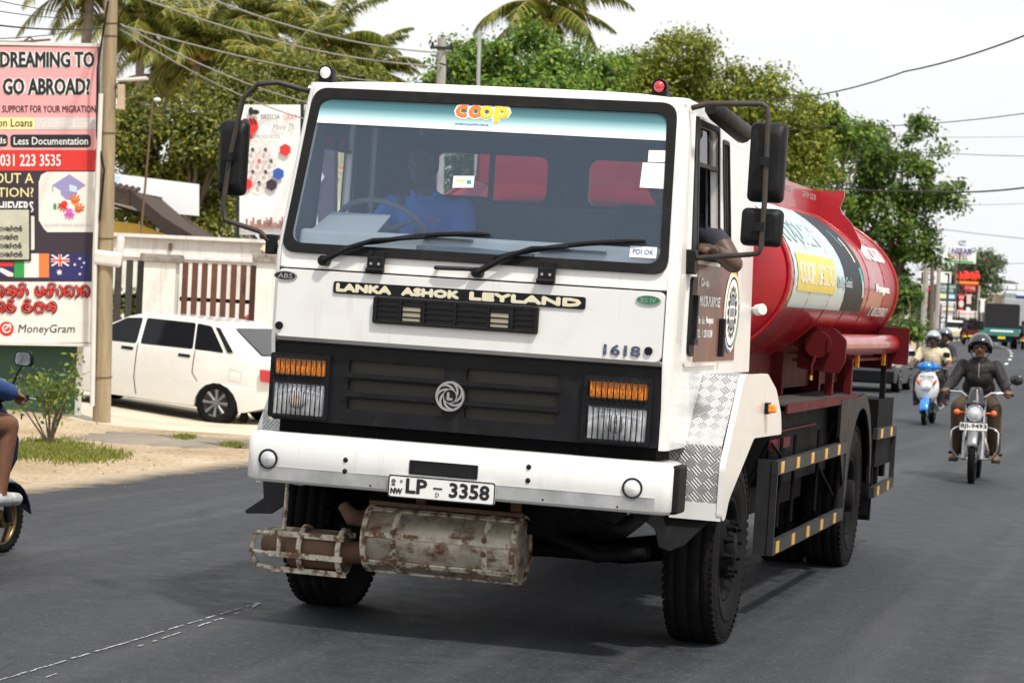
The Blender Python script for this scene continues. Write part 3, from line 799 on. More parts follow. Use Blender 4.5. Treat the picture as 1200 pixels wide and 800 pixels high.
# dark lining
lm = MB()
for sg in (1, -1): lm.plate([(.2, 1.42), (2.15, 1.42), (2.15, 2.6), (2.0, 2.7), (.42, 2.72), (.2, 1.95)], [win1, win2], SIDE(sg, -.045), .008)
lm.plate([(-.97, 1.42), (.97, 1.42), (.95, 2.68), (-.95, 2.68)], [rw1, rw2], XZ(2.15), .01)
lm.box((0, 1.25, 2.70), (1.84, 1.75, .02))
lm.box((0, 1.2, 1.45), (1.9, 1.9, .02))
lm.box((-.08, 2.13, 2.42), (.06, .02, .34)); lm.box((-.51, 2.12, 2.41), (.03, .02, .28))
lm.build('cab_lining', M['interior'], trk)
mb = MB(); mb.box((0, 2.1, 2.05), (1.86, .05, .42)); mb.build('bulkhead_padding', M['grey_int'], trk, bevel=.02)
mb = MB()
for r_ in (rw1, rw2): mb.plate(r_, [], XZ(2.17), .004)
mb.build('rear_window', M['win_clear'], trk)
# windscreen > seal, sun_band, logo
g = MB(); wo_ = rquad([(-.95, 1.935), (.95, 1.935), (.897, 2.695), (-.897, 2.695)], .07)
g.plate(wo_, [], FRONT(.004), .005); wsg = g.build('windscreen', M['ws'], trk)
g = MB(); seal_o = rquad([(-.988, 1.895), (.988, 1.895), (.938, 2.737), (-.938, 2.737)], .08, 7)
seal_i = rquad([(-.945, 1.945), (.945, 1.945), (.896, 2.683), (-.896, 2.683)], .07, 7)
g.plate(seal_o, [seal_i], FRONT(.016), .016); g.build('rubber_seal', M['rubber'], wsg, bevel=.006)
def band_mat():
    m = mat('sun band film', (.7, .9, .9), .25, coat=.3); nt = m.node_tree; b = nt.nodes['Principled BSDF']
    tc = nt.nodes.new('ShaderNodeTexCoord'); sx = nt.nodes.new('ShaderNodeSeparateXYZ'); nt.links.new(tc.outputs['Object'], sx.inputs[0])
    mr = nt.nodes.new('ShaderNodeMapRange'); mr.inputs[1].default_value = 2.555; mr.inputs[2].default_value = 2.685
    nt.links.new(sx.outputs[2], mr.inputs[0])
    r = nt.nodes.new('ShaderNodeValToRGB'); e = r.color_ramp.elements
    e[0].position = .12; e[0].color = (.74, .86, .86, 1); e[1].position = .9; e[1].color = (.02, .09, .11, 1)
    q = e.new(.36); q.color = (.36, .58, .61, 1); q = e.new(.62); q.color = (.07, .21, .25, 1)
    nt.links.new(mr.outputs[0], r.inputs[0]); nt.links.new(r.outputs[0], b.inputs['Base Color'])
    return m
g = MB(); nb = 24; pts = []
for i in range(nb + 1):
    u = -1 + 2 * i / nb
    zb = 2.552 - .004 * u
    for k in range(4):
        z = zb + (2.686 - zb) * k / 3; pts.append((u * (.95 - .053 * (z - 1.935) / .76 - .006), YF(z) - .008, z))
g.add(pts, [(i * 4 + j, (i + 1) * 4 + j, (i + 1) * 4 + j + 1, i * 4 + j + 1) for i in range(nb) for j in range(3)])
g.build('sun_band', band_mat(), wsg)
g = MB(); FN = FRONT(.0105)
[letters(g, s_, (b_[0] - .009, b_[1] - .009, b_[2] + .009, b_[3] + .009), FN, .3) for s_, b_ in (('c', (-.18, 2.616, -.118, 2.68)), ('o', (-.113, 2.616, -.04, 2.68)), ('o', (-.055, 2.616, .018, 2.68)), ('p', (.022, 2.598, .1, 2.68)))]; lg = g.build('logo_outline', M['white_plain'], wsg)
for s_, b_, m_ in (('c', (-.18, 2.616, -.118, 2.68), 'orange'), ('o', (-.113, 2.616, -.04, 2.68), 'orange'), ('o', (-.055, 2.616, .018, 2.68), 'yellow'), ('p', (.022, 2.598, .1, 2.68), 'yellow')):
    g = MB(); letters(g, s_, b_, FRONT(.0125 if m_ == 'orange' else .0135), .2); g.build('logo_letter', M[m_], wsg)
g = MB(); letters(g, 'WENNAPPUWA', (-.176, 2.578, -.0, 2.588), FN, .02); g.build('logo_caption', M['blue'], wsg)
g = MB(); g.plate([(-.143, 2.262), (-.036, 2.268), (-.038, 2.326), (-.145, 2.321)], [], FRONT(.009), .002); cd = g.build('sticker', M['paper'], wsg)
g = MB(); letters(g, 'coop', (-.128, 2.285, -.08, 2.307), FRONT(.011), .03); g.build('sticker_print', M['yellow'], cd)
g = MB(); g.plate([(-.072, 2.285), (-.05, 2.287), (-.051, 2.305), (-.073, 2.303)], [], FRONT(.011), .001); g.build('sticker_mark', M['teal'], cd) 
for q, mm in (([(.80, 2.435), (.80, 2.312), (.925, 2.312), (.925, 2.437)], 0), ([(.825, 2.44), (.915, 2.442), (.913, 2.50), (.823, 2.497)], 0)):
    g = MB(); g.plate(q, [], FRONT(.009), .002); pp = g.build('permit_sheet', M['paper'], wsg)
g = MB(); g.plate([(.79, 1.972), (.922, 1.972), (.922, 2.026), (.79, 2.026)], [], FRONT(.009), .002); pp = g.build('inspection_sticker', M['white_plain'], wsg)
g = MB(); letters(g, 'PDI OK', (.805, 1.988, .908, 2.012), FRONT(.011), .015); g.build('sticker_print', M['blue'], pp)
# upper front panel
g = MB(); g.plate(rrect(-.985, 1.475, .985, 1.812, .03), [], XZ(.035), .05)
g.hexa([(-.985, .085, 1.45), (.985, .085, 1.45), (.985, .11, 1.45), (-.985, .11, 1.45), (-.985, .035, 1.478), (.985, .035, 1.478), (.985, .09, 1.478), (-.985, .09, 1.478)])
fp = g.build('front_panel', M['white'], trk, bevel=.008)
Y0 = .035
g = MB(); g.plate(rrect(-.688, 1.705, .6, 1.765, .012), [], XZ(Y0 - .008), .008); npl = g.build('name_strip', M['black'], fp, bevel=.002)
YL = XZ(Y0 - .0095)
for tx_, xa, xb in (('LANKA', -.674, -.385), ('ASHOK', -.335, -.035), ('LEYLAND', .015, .58)):
    g = MB(); letters(g, tx_, (xa, 1.714, xb, 1.757), YL, .3); g.build('lettering', M['cream'], fp)
g = MB(); g.plate(rrect(-.472, 1.57, .372, 1.702, .012), [rrect(-.452, 1.584, .352, 1.69, .008)], XZ(Y0 - .02), .02)
for z in (1.61, 1.637, 1.663): g.box((-.05, Y0 - .012, z), (.8, .012, .007))
for x in (-.33, -.21, -.05, .12, .24): g.box((x, Y0 - .014, 1.637), (.012, .012, .1))
vg = g.build('vent_grille', M['black'], fp, bevel=.003)
g = MB(); g.box((-.05, Y0 - .003, 1.637), (.8, .004, .104)); g.build('vent_shade', M['ink'], fp)  # flat black plate paints the shaded opening behind the louvres
for x in (-.275, .175):
    g = MB(); g.box((x, Y0 - .0065, 1.627), (.09, .003, .07)); g.build('vent_duct', M['cream'], fp)
for (cx, cz, m_, tx) in ((-.946, 1.776, 'ink', 'ABS'), (.909, 1.769, 'green_b', 'BS IV')):
    g = MB(); g.plate(circ(cx, cz, .061, .024), [], XZ(Y0 - .005), .005); bd = g.build('badge', M[m_], fp)
    g = MB(); g.plate(circ(cx, cz, .061, .024), [circ(cx, cz, .056, .020)], XZ(Y0 - .0065), .002); letters(g, tx, (cx - .038, cz - .012, cx + .038, cz + .012), XZ(Y0 - .0065), .02); g.build('badge_print', M['steel'], fp)
g = MB(); letters(g, '1618', (.703, 1.493, .887, 1.547), XZ(Y0 - .007), .14); g.build('model_number', mat('number chrome', (.12, .14, .2), .2, metal=.7, var=.6, scale=40), fp)
for x in (.925, -.962):
    g = MB(); g.cyl((x, Y0 + .002, 1.527), (x, Y0 - .01, 1.527), .02); g.build('lock_plug', M['black'], fp)
for x in (-.475, .398):
    g = MB(); g.box((x, Y0 - .006, 1.86), (.085, .03, .075)); g.box((x - .03, Y0 - .004, 1.90), (.02, .03, .05)); g.box((x + .03, Y0 - .004, 1.90), (.02, .03, .05))
    g.cyl((x - .045, Y0 - .022, 1.83), (x + .045, Y0 - .022, 1.83), .012); hg = g.build('hinge', M['black'], trk, bevel=.004)
    for dx in (-.02, .02):
        g = MB(); g.cyl((x + dx, Y0 - .02, 1.862), (x + dx, Y0 - .026, 1.862), .007); g.build('bolt', M['steel'], hg)
g = MB(); g.tube([(-.165, .055, 1.862), (-.16, .012, 1.862), (-.13, .006, 1.862), (-.015, .006, 1.865), (.012, .012, 1.865), (.018, .055, 1.865)], .011); g.build('grab_handle', M['guard_grey'], trk)
# wipers
for (x0, z0, xa, za, b0, b1) in ((-.745, 1.862, -.5, 1.978, (-.56, 1.955), (.085, 2.04)), (.05, 1.85, .31, 1.985, (.12, 1.93), (.862, 2.052))):
    g = MB(); g.cyl((x0, .06, z0), (x0, .0, z0), .026); g.tube([(x0, .005, z0), ((x0 + xa) / 2, .025, (z0 + za) / 2 + .012), (xa, YF(za) - .045, za), ((b0[0] + b1[0]) / 2, YF(2.02) - .035, (b0[1] + b1[1]) / 2 + .01)], [.017, .014, .011, .008], 8)
    wp = g.build('wiper', M['black'], trk)
    g = MB(); n = 8; pl = []
    for k in range(n + 1):
        f = k / n; x = b0[0] + (b1[0] - b0[0]) * f; z = b0[1] + (b1[1] - b0[1]) * f + .02 * math.sin(PI * f)
        pl.append((x, YF(z) - .022, z))
    g.tube(pl, [.006] + [.0125] * (n - 1) + [.007], 6); g.build('wiper_blade', M['rubber'], wp)
# --- lower black grille
GY = .085
slots = [rrect(x0, z0, x1, z1, .012) for (x0, x1) in ((-.6, -.105), (.01, .475)) for (z0, z1) in ((1.315, 1.378), (1.222, 1.282), (1.132, 1.19))]
g = MB(); g.plate(rrect(-1.0, 1.06, .985, 1.445, .02), slots, XZ(GY), .03)
for z in (1.30, 1.205): g.box((-.06, GY - .006, z), (1.1, .02, .014))
g.box((0, GY + .02, 1.452), (1.96, .06, .012))
gr = g.build('grille', M['black'], trk, bevel=.006)
def meshmat():
    m = mat('grille mesh', (.02, .018, .015), .6); nt = m.node_tree; b = nt.nodes['Principled BSDF']
    tc = nt.nodes.new('ShaderNodeTexCoord'); br = nt.nodes.new('ShaderNodeTexBrick'); br.offset = 0
    br.inputs['Scale'].default_value = 1; br.inputs['Brick Width'].default_value = .012; br.inputs['Row Height'].default_value = .012; br.inputs['Mortar Size'].default_value = .0028
    br.inputs['Color1'].default_value = (.003, .003, .003, 1); br.inputs['Color2'].default_value = (.004, .004, .004, 1); br.inputs['Mortar'].default_value = (.04, .034, .026, 1)
    mp = nt.nodes.new('ShaderNodeMapping'); mp.inputs['Rotation'].default_value = (R(90), 0, 0)
    nt.links.new(tc.outputs['Object'], mp.inputs[0]); nt.links.new(mp.outputs[0], br.inputs['Vector']); nt.links.new(br.outputs[0], b.inputs['Base Color']); return m
g = MB(); g.box((-.06, GY + .026, 1.255), (1.12, .006, .27)); g.build('grille_mesh', meshmat(), gr)
# emblem: ring, four curved blades, a letter in the middle
EX, EZ = -.062, 1.237
g = MB(); g.plate(circ(EX, EZ, .074, n=40), [circ(EX, EZ, .063, n=40)], XZ(GY - .022), .018)
for k in range(7):
    a = 2 * PI * k / 7; pl = []
    for j in range(7):
        f = j / 6; rr_ = .036 + .03 * f; aa = a + 1.15 * f; pl.append((EX + rr_ * math.cos(aa), EZ + rr_ * math.sin(aa)))
    inn = [(EX + (.036 + .03 * j / 6) * math.cos(a + .5 - .1 * j / 6 + 1.15 * j / 6), EZ + (.036 + .03 * j / 6) * math.sin(a + .5 - .1 * j / 6 + 1.15 * j / 6)) for j in range(6, -1, -1)]
    g.plate(pl + inn, [], XZ(GY - .02), .012)
g.plate(circ(EX, EZ, .037), [circ(EX, EZ, .032)], XZ(GY - .022), .014)
letters(g, 'L', (EX - .016, EZ - .02, EX + .016, EZ + .02), XZ(GY - .0225), .25)
em = g.build('emblem', M['steel'], gr)
g = MB(); g.cyl((EX, GY, EZ), (EX, GY - .009, EZ), .073, n=36); g.build('emblem_back', M['ink'], gr)
# lamps
for sg, xa, xb in ((1, .632, .93), (-1, -.985, -.712)):
    c_ = (xa + xb) / 2; wd = xb - xa
    g = MB(); g.plate(rrect(xa - .02, 1.068, xb + .02, 1.392, .015), [rrect(xa, 1.285, xb, 1.368, .01), rrect(xa, 1.085, xb, 1.246, .012)], XZ(GY - .028), .03); hb = g.build('lamp_surround', M['black'], gr, bevel=.004)
    g = MB(); g.plate(rrect(xa + .003, 1.287, xb - .003, 1.366, .01), [], XZ(GY - .012), .03)
    for k in range(11): g.box((xa + wd * (k + .5) / 11, GY - .015, 1.327), (.006, .008, .07))
    il = g.build('indicator', M['amber'], trk)
    g = MB(); n = 12; pts = []
    for i in range(n + 1):
        for j in range(9):
            u, v = -1 + 2 * i / n, -1 + 2 * j / 8
            pts.append((c_ + u * (wd / 2 - .003), GY - .014 - .016 * (1 - u * u) * (1 - v * v), 1.1655 + v * .078))
    g.add(pts, [(i * 9 + j, (i + 1) * 9 + j, (i + 1) * 9 + j + 1, i * 9 + j + 1) for i in range(n) for j in range(8)], 0, True)
    hl = g.build('headlight', M['lens'], trk)
    g = MB(); g.lathe([(GY - .0325, .0), (GY - .0335, .04), (GY - .033, .045)], (c_, 0, 1.165), 'y', 24); g.build('bulb_bowl', M['chrome'], hl)
    for (z0, z1, par, nbar) in ((1.275, 1.378, il, 10), (1.076, 1.254, hl, 11)):
        g = MB()
        for k in range(nbar):
            x = xa + wd * (k + .5) / nbar; g.tube([(x, GY - .02, z0), (x, GY - .05, z0 + .008), (x, GY - .05, z1 - .008), (x, GY - .02, z1)], .0032, 5)
        g.tube([(xa, GY - .046, z0 + .006), (xb, GY - .046, z0 + .006)], .004, 5); g.tube([(xa, GY - .046, z1 - .006), (xb, GY - .046, z1 - .006)], .004, 5)
        g.build('wire_guard', M['black'], par)
# dark void under the grille, radiator and engine
g = MB(); g.box((0, .3, 1.02), (1.94, .3, .1)); g.box((0, .5, .95), (1.5, .06, .3)); g.box((-.05, 1.3, .86), (.9, 1.5, .62))
for k in range(9): g.box((0, .125, .995 + k * .0075), (1.2, .012, .003))
g.box((0, 1.1, 1.2), (1.9, 1.7, .1))
g.build('engine_bay', M['dark_metal'], trk)
# --- bumper
g = MB(); pl = []
outer = [(-1.085, .24), (-1.085, .055), (-1.07, .018), (-1.035, 0), (1.04, 0), (1.07, .012), (1.085, .04), (1.085, .24)]
prof = [(.748, .035), (.752, .012), (.77, 0), (.97, 0), (.985, .01), (.992, .04), (.992, .12)]
pts = []
for (z, ins) in prof:
    for (x, y) in outer:
        k = 1
        pts.append((x * (1 - ins / 1.1), y + ins, z + (.012 * (1 - (x / 1.1) ** 2) if z > .9 else 0)))
no = len(outer)
g.add(pts, [(i * no + j, i * no + j + 1, (i + 1) * no + j + 1, (i + 1) * no + j) for i in range(len(prof) - 1) for j in range(no - 1)], 0, True)
bp_ = g.build('bumper', M['white'], trk)
so_ = bp_.modifiers.new('thick', 'SOLIDIFY'); so_.thickness = .004; so_.offset = 1
g = MB(); g.box((0, -.0035, .795), (2.02, .004, .066)); g.box((0, -.0045, .826), (2.02, .004, .004)); g.build('bumper_strip', mat('grey foil strip', (.4, .41, .42), .35, metal=.35, var=.25, scale=7, dirt=(.55, .54, .5), dscale=9, dirt_amt=.6), bp_)
g = MB(); g.plate(rrect(-.225, .845, .125, .915, .006), [rrect(-.2, .86, .1, .902, .004)], XZ(-.009), .01)
for z in (.87, .882, .893): g.box((-.05, -.006, z), (.3, .006, .003))
sl_ = g.build('bumper_vent', M['black'], bp_)
g = MB(); g.box((-.05, -.0055, .88), (.31, .002, .05)); g.build('vent_shade', M['ink'], bp_)  # black plate on the bumper face stands for the vent's inner shade
for (x, z, mm) in ((-.962, .862, 'glasslamp'), (.898, .868, 'white_plain')):
    g = MB(); g.plate(circ(x, z, .05), [circ(x, z, .043)], XZ(-.012), .012); rg_ = g.build('marker_ring', M['black'], bp_)
    g = MB(); g.lathe([(-.004, .043), (-.012, .035), (-.016, .0)], (x, 0, z), 'y', 24); g.build('marker_lamp', M[mm], bp_)
for (x, z) in ((-.557, .888), (-.557, .832), (.379, .928), (.379, .862), (-.42, .772), (.46, .775), (.83, .772)):
    g = MB(); g.ell((x, -.004, z), (.013, .008, .013) if z > .8 else (.006, .004, .006), 12, 8); g.build('bolt', M['black'], bp_)
for sg in (1,):
    g = MB(); g.box((sg * 1.092, .135, .87), (.045, .2, .236)); g.build('bumper_end', M['rubber'], bp_, bevel=.018, seg=3)
g = MB(); g.plate(rrect(-.323, .727, .223, .838, .012), [], XZ(-.02), .006); npt = g.build('number_plate', M['white_plain'], trk, bevel=.002)
g = MB(); N_ = XZ(-.0225)
g.plate(rrect(-.323, .727, .223, .838, .012), [rrect(-.317, .733, .217, .832, .01)], XZ(-.0215), .0015)
letters(g, 'LP', (-.232, .752, -.122, .826), N_, .11); letters(g, '3358', (-.01, .748, .196, .822), N_, .11); g.box((-.068, -.0225, .787), (.046, .0006, .008))
letters(g, 'NW', (-.31, .744, -.248, .774), N_, .16); letters(g, 'D', (-.078, .745, -.06, .767), N_, .01)
g.plate(circ(-.296, .806, .011), [circ(-.296, .806, .007)], N_, .0006); g.plate(circ(-.296, .806, .004), [], N_, .0006); g.box((-.296, -.0225, .789), (.02, .0006, .006)); g.plate(circ(-.256, .808, .007), [circ(-.256, .808, .004)], N_, .0006)
g.build('plate_characters', M['ink'], npt)
# --- hanging silencer across the front
g = MB(); SY, SZ = .46, .475
g.lathe([(-.575, .0), (-.545, .15), (-.53, .163), (-.4, .163), (-.395, .168), (-.36, .168), (-.355, .163), (.08, .163), (.085, .168), (.12, .168), (.125, .163), (.23, .163), (.245, .155), (.245, .0)], (0, SY, SZ), 'x', 36)
mf = g.build('silencer', M['muffler'], trk)
g = MB()
for a in (48, 100, 152, 188, 226, 268, 312, 5):
    y_, z_ = SY - .171 * math.cos(R(a - 90)) * 1, SZ + .171 * math.sin(R(a - 90))
    g.box((-.15, y_, z_), (.80, .010, .026), rot=(R(-(a - 90)) , 0, 0))
for x in (-.54, .243, .1, -.378):
    g.lathe([(x - .014, .166), (x - .014, .175), (x + .014, .175), (x + .014, .166)], (0, SY, SZ), 'x', 32)
g.build('silencer_cage', M['cage'], mf)
for x in (-.378, .1):
    for dz in (.05, -.02):
        g = MB(); g.ell((x, SY - .185, SZ + dz), (.014, .012, .014), 10, 6); g.build('bolt', M['rust'], mf)
g = MB(); g.box((-.3, SY + .02, .70), (.05, .03, .14)); g.box((.2, SY + .02, .70), (.05, .03, .14)); g.box((-.15, SY - .04, .655), (.80, .05, .02)); g.build('hanger', M['rust'], mf)
CZ = .385
g = MB(); g.lathe([(-.98, .0), (-.98, .085), (-.965, .1), (-.70, .1), (-.685, .085), (-.66, .06), (-.57, .055)], (0, SY, CZ + .0), 'x', 28)
g.lathe([(-1.13, .0), (-1.13, .045), (-.97, .06)], (0, SY, CZ + .01), 'x', 20); sc_ = g.build('exhaust_chamber', M['rust'], trk)
g = MB()
for (y_, z_) in ((SY - .1, CZ + .075), (SY - .12, CZ - .03), (SY - .04, CZ - .115), (SY + .08, CZ + .08)):
    g.box((-.86, y_, z_), (.4, .012, .028)); g.tube([(-1.06, y_, z_), (-1.15, SY + (y_ - SY) * .8, CZ + (z_ - CZ) * .9)], .011, 6)
for x in (-.69, -.9): g.lathe([(x - .012, .108), (x - .012, .122), (x + .012, .122), (x + .012, .108)], (0, SY, CZ), 'x', 28)
g.tube([(-1.15, SY - .08, CZ + .07), (-1.16, SY - .1, CZ - .03), (-1.15, SY - .03, CZ - .1)], .013, 6)
g.tube([(-1.0, SY - .13, CZ + .09), (-1.0, SY - .135, CZ - .04)], .012, 6)
g.build('chamber_cage', M['cage'], sc_)
g = MB(); g.tube([(-.72, SY + .02, .62), (-.66, SY, .565), (-.6, SY, .56), (-.5, SY + .2, .62)], [.03, .045, .045, .05], 14); g.build('exhaust_pipe', M['rust'], trk)
g = MB(); g.tube([(-1.035, .5, .75), (-1.03, .47, .38)], .012, 6); g.build('hanger_rod', M['cage'], trk)
# front flaps behind the bumper ends
g = MB(); FL = lambda y0: (lambda u, v, w_: Vector((u, y0 - w_ + (.8 - v) * -.35, v)))
g.plate([(.62, .745), (.92, .745), (1.2, .80), (1.215, .745), (1.06, .565), (.99, .53), (.93, .545), (.9, .63), (.82, .68)], [], FL(.62), .02); g.build('front_flap', M['black'], trk, bevel=.006)
g = MB(); g.plate([(-1.02, .74), (-1.19, .74), (-1.16, .62), (-1.25, .55), (-1.24, .535), (-1.1, .545), (-1.03, .6)], [], FL(.55), .02); g.build('front_flap', M['black'], trk, bevel=.006)
# --- doors
for sg in (1, -1):
    g = MB(); dp = rquad([(.345, 1.455), (1.175, 1.455), (1.12, 2.7), (.42, 2.7), (.345, 2.0)], .03)
    g.plate(dp, [win1], SIDE(sg, .012), .02); dr = g.build('door', M['white'], trk, bevel=.005)
    g = MB(); g.plate([(.35, 1.93), (.50, 1.93), (.50, 2.69), (.425, 2.69)], [], SIDE(sg, .018), .006)
    wf = rquad([(.47, 1.985), (1.085, 1.985), (1.03, 2.68), (.47, 2.68)], .03)
    g.plate(wf, [win1], SIDE(sg, .02), .02); g.box((sg * (W(2.45) - .0), .78, 2.46), (.03, .56, .02)); fr_ = g.build('window_frame', M['black'], dr)
    g = MB(); g.plate([(.5, 2.46), (1.02, 2.46), (1.0, 2.65), (.5, 2.65)], [], SIDE(sg, -.012), .004); g.build('window_pane', M['win'], dr)
    g = MB(); g.plate(rquad([(.36, 1.52), (.485, 1.5), (.485, 1.9), (.36, 1.9)], .04), [], SIDE(sg, .024), .014); g.box((sg * 1.062, .42, 1.58), (.03, .09, .03)); g.box((sg * 1.062, .42, 1.70), (.03, .03, .22)); g.build('door_handle', M['black'], dr, bevel=.004)
    g = MB(); g.plate(win2, [rquad([(1.315, 2.05), (1.45, 2.05), (1.365, 2.61), (1.22, 2.61)], .02)], SIDE(sg, .006), .012); g.build('quarter_frame', M['black'], trk)
    g = MB(); g.plate(rquad([(1.315, 2.05), (1.45, 2.05), (1.365, 2.61), (1.22, 2.61)], .02), [], SIDE(sg, -.01), .004); g.build('quarter_window', M['win'], trk)
    if sg > 0:
        S2 = SIDE(1, .0275)
        g = MB(); g.plate([(.535, 1.478), (1.165, 1.478), (1.155, 1.965), (.535, 1.965)], [], SIDE(1, .015), .003); dp_ = g.build('door_sign', M['maroon'], dr)
        S3 = SIDE(1, .0165)
        for tx_, bx_ in (('Co-op,', (.60, 1.845, .82, 1.9)), ('MULTI', (.60, 1.755, .80, 1.81)), ('PURPOSE', (.83, 1.755, 1.14, 1.81)), ('New', (.59, 1.667, .66, 1.708)), ('Gate,', (.68, 1.66, .76, 1.708)), ('Wennappuwa.', (.78, 1.66, .99, 1.708)), ('TEL:', (.59, 1.6, .67, 1.64)), ('01', (.70, 1.6, .735, 1.64)), ('2255', (.75, 1.6, .83, 1.64)), ('01', (.85, 1.6, .885, 1.64)), ('2340', (.90, 1.6, .98, 1.64))):
            g = MB(); letters(g, tx_, bx_, S3, .12); g.build('lettering', M['paper'], dr)
        g = MB(); g.plate([(1.2, 1.478), (1.70, 1.478), (1.68, 1.985), (1.2, 1.985)], [], SIDE(1, .005), .005); em2 = g.build('rear_sign', M['maroon'], trk)
        ec, ez = 1.53, 1.735
        for r0, m_, nm in ((.215, 'cream', 'seal_rim'), (.2, 'paper', 'seal_face')):
            g = MB(); g.plate(circ(ec, ez, r0, r0), [], SIDE(1, .008 if r0 > .21 else .0095), .003); g.build(nm, M[m_], em2)
        g = MB(); g.plate(circ(ec, ez, .19), [circ(ec, ez, .178)], SIDE(1, .0105), .001)
        for k in range(16):
            a = 2 * PI * k / 16; g.plate(circ(ec + .115 * math.cos(a), ez + .125 * math.sin(a), .018, .018, 10), [], SIDE(1, .0105), .001)
        g.plate(circ(ec, ez, .1), [circ(ec, ez, .085)], SIDE(1, .0106), .001)
        g.build('seal_print', M['ink'], em2)
        g = MB()
        for z in (-.06, 0, .06): g.plate(rrect(ec - .06, ez + z - .022, ec + .06, ez + z + .022, .004), [], SIDE(1, .0115), .001)
        g.build('seal_bars', M['grey_ink'], em2)
        for (a0, m_) in ((200, 'blue'), (300, 'green_b'), (20, 'yellow')):
            g = MB(); pl = [(ec + .217 * math.cos(R(a0 + 6 * k)), ez + .217 * math.sin(R(a0 + 6 * k))) for k in range(13)] + [(ec + .2 * math.cos(R(a0 + 6 * k)), ez + .2 * math.sin(R(a0 + 6 * k))) for k in range(12, -1, -1)]
            g.plate(pl, [], SIDE(1, .0098), .001); g.build('seal_arc', M[m_], em2)
        g = MB(); g.box((1.05, 1.235, 1.6), (.03, .05, .2)); g.build('door_latch', M['black'], trk, bevel=.006)
# --- front mudguards, chequer plate
def chequer():
    m = mat('chequer plate', (.52, .52, .52), .45, metal=.7, var=.12, scale=7); nt = m.node_tree; b = nt.nodes['Principled BSDF']
    tc = nt.nodes.new('ShaderNodeTexCoord'); mp = nt.nodes.new('ShaderNodeMapping'); mp.inputs['Rotation'].default_value = (R(40), 0, 0)
    nt.links.new(tc.outputs['UV'], mp.inputs[0]); mp.inputs['Rotation'].default_value = (0, 0, R(45))
    ck = nt.nodes.new('ShaderNodeTexChecker'); ck.inputs['Scale'].default_value = 22
    nt.links.new(mp.outputs[0], ck.inputs[0])
    w1 = nt.nodes.new('ShaderNodeTexWave'); w1.bands_direction = 'X'; w1.inputs['Scale'].default_value = 22
    w2 = nt.nodes.new('ShaderNodeTexWave'); w2.bands_direction = 'Y'; w2.inputs['Scale'].default_value = 22
    nt.links.new(mp.outputs[0], w1.inputs[0]); nt.links.new(mp.outputs[0], w2.inputs[0])
    mx = nt.nodes.new('ShaderNodeMix'); nt.links.new(ck.outputs['Fac'], mx.inputs[0]); nt.links.new(w1.outputs['Fac'], mx.inputs[2]); nt.links.new(w2.outputs['Fac'], mx.inputs[3])
    bp = nt.nodes.new('ShaderNodeBump'); bp.inputs['Strength'].default_value = .5; bp.inputs['Distance'].default_value = .005
    nt.links.new(mx.outputs[0], bp.inputs['Height']); nt.links.new(bp.outputs[0], b.inputs['Normal'])
    return m
M['chequer'] = chequer()
for sg in (1, -1):
    g = MB(); FS = lambda u, v, w_: Vector((sg * (1.24 + w_), u, v))
    g.plate(rquad([(.545, .70), (.63, .70), (.71, .80), (1.32, 1.085), (2.2, 1.075), (2.14, 1.19), (1.93, 1.33), (1.62, 1.42), (.93, 1.42), (.545, .98)], .035), [], FS, .03)
    g.box((sg * 1.1, .565, .74), (.26, .03, .085))
    fd = g.build('mudguard', M['white'], trk, bevel=.014, seg=3)
    prof = [(.555, .78), (.558, 1.07), (.9, 1.412), (1.62, 1.412), (1.94, 1.30), (2.15, 1.1)]
    me = bpy.data.meshes.new('tread_plate'); vs_ = []; ln = [0]
    for i, (y, z) in enumerate(prof):
        if i: ln.append(ln[-1] + math.hypot(y - prof[i - 1][0], z - prof[i - 1][1]))
        vs_ += [(sg * .9, y, z), (sg * 1.212, y, z)]
    me.from_pydata(vs_, [], [(2 * i, 2 * i + 1, 2 * i + 3, 2 * i + 2) for i in range(len(prof) - 1)])
    uv = me.uv_layers.new()
    for lp in me.loops:
        k = lp.vertex_index; uv.data[lp.index].uv = ((k % 2) * .312, ln[k // 2])
    me.materials.append(M['chequer'])
    tp = bpy.data.objects.new('tread_plate', me); COL.objects.link(tp); tp.parent = fd
    sm_ = tp.modifiers.new('t', 'SOLIDIFY'); sm_.thickness = .01
    g = MB(); g.box((sg * 1.25, 1.62, 1.235), (.02, .09, .06)); mk = g.build('lamp_base', M['black'], fd)
    g = MB(); g.box((sg * 1.275, 1.62, 1.235), (.04, .085, .045)); g.build('side_indicator', M['amber'], fd, bevel=.01)
    g = MB(); g.box((sg * .96, 1.35, 1.2), (.1, 1.5, .36)); g.box((sg * .85, 1.3, 1.0), (.3, 1.2, .04)); g.build('wheel_well', M['dark_metal'], fd)
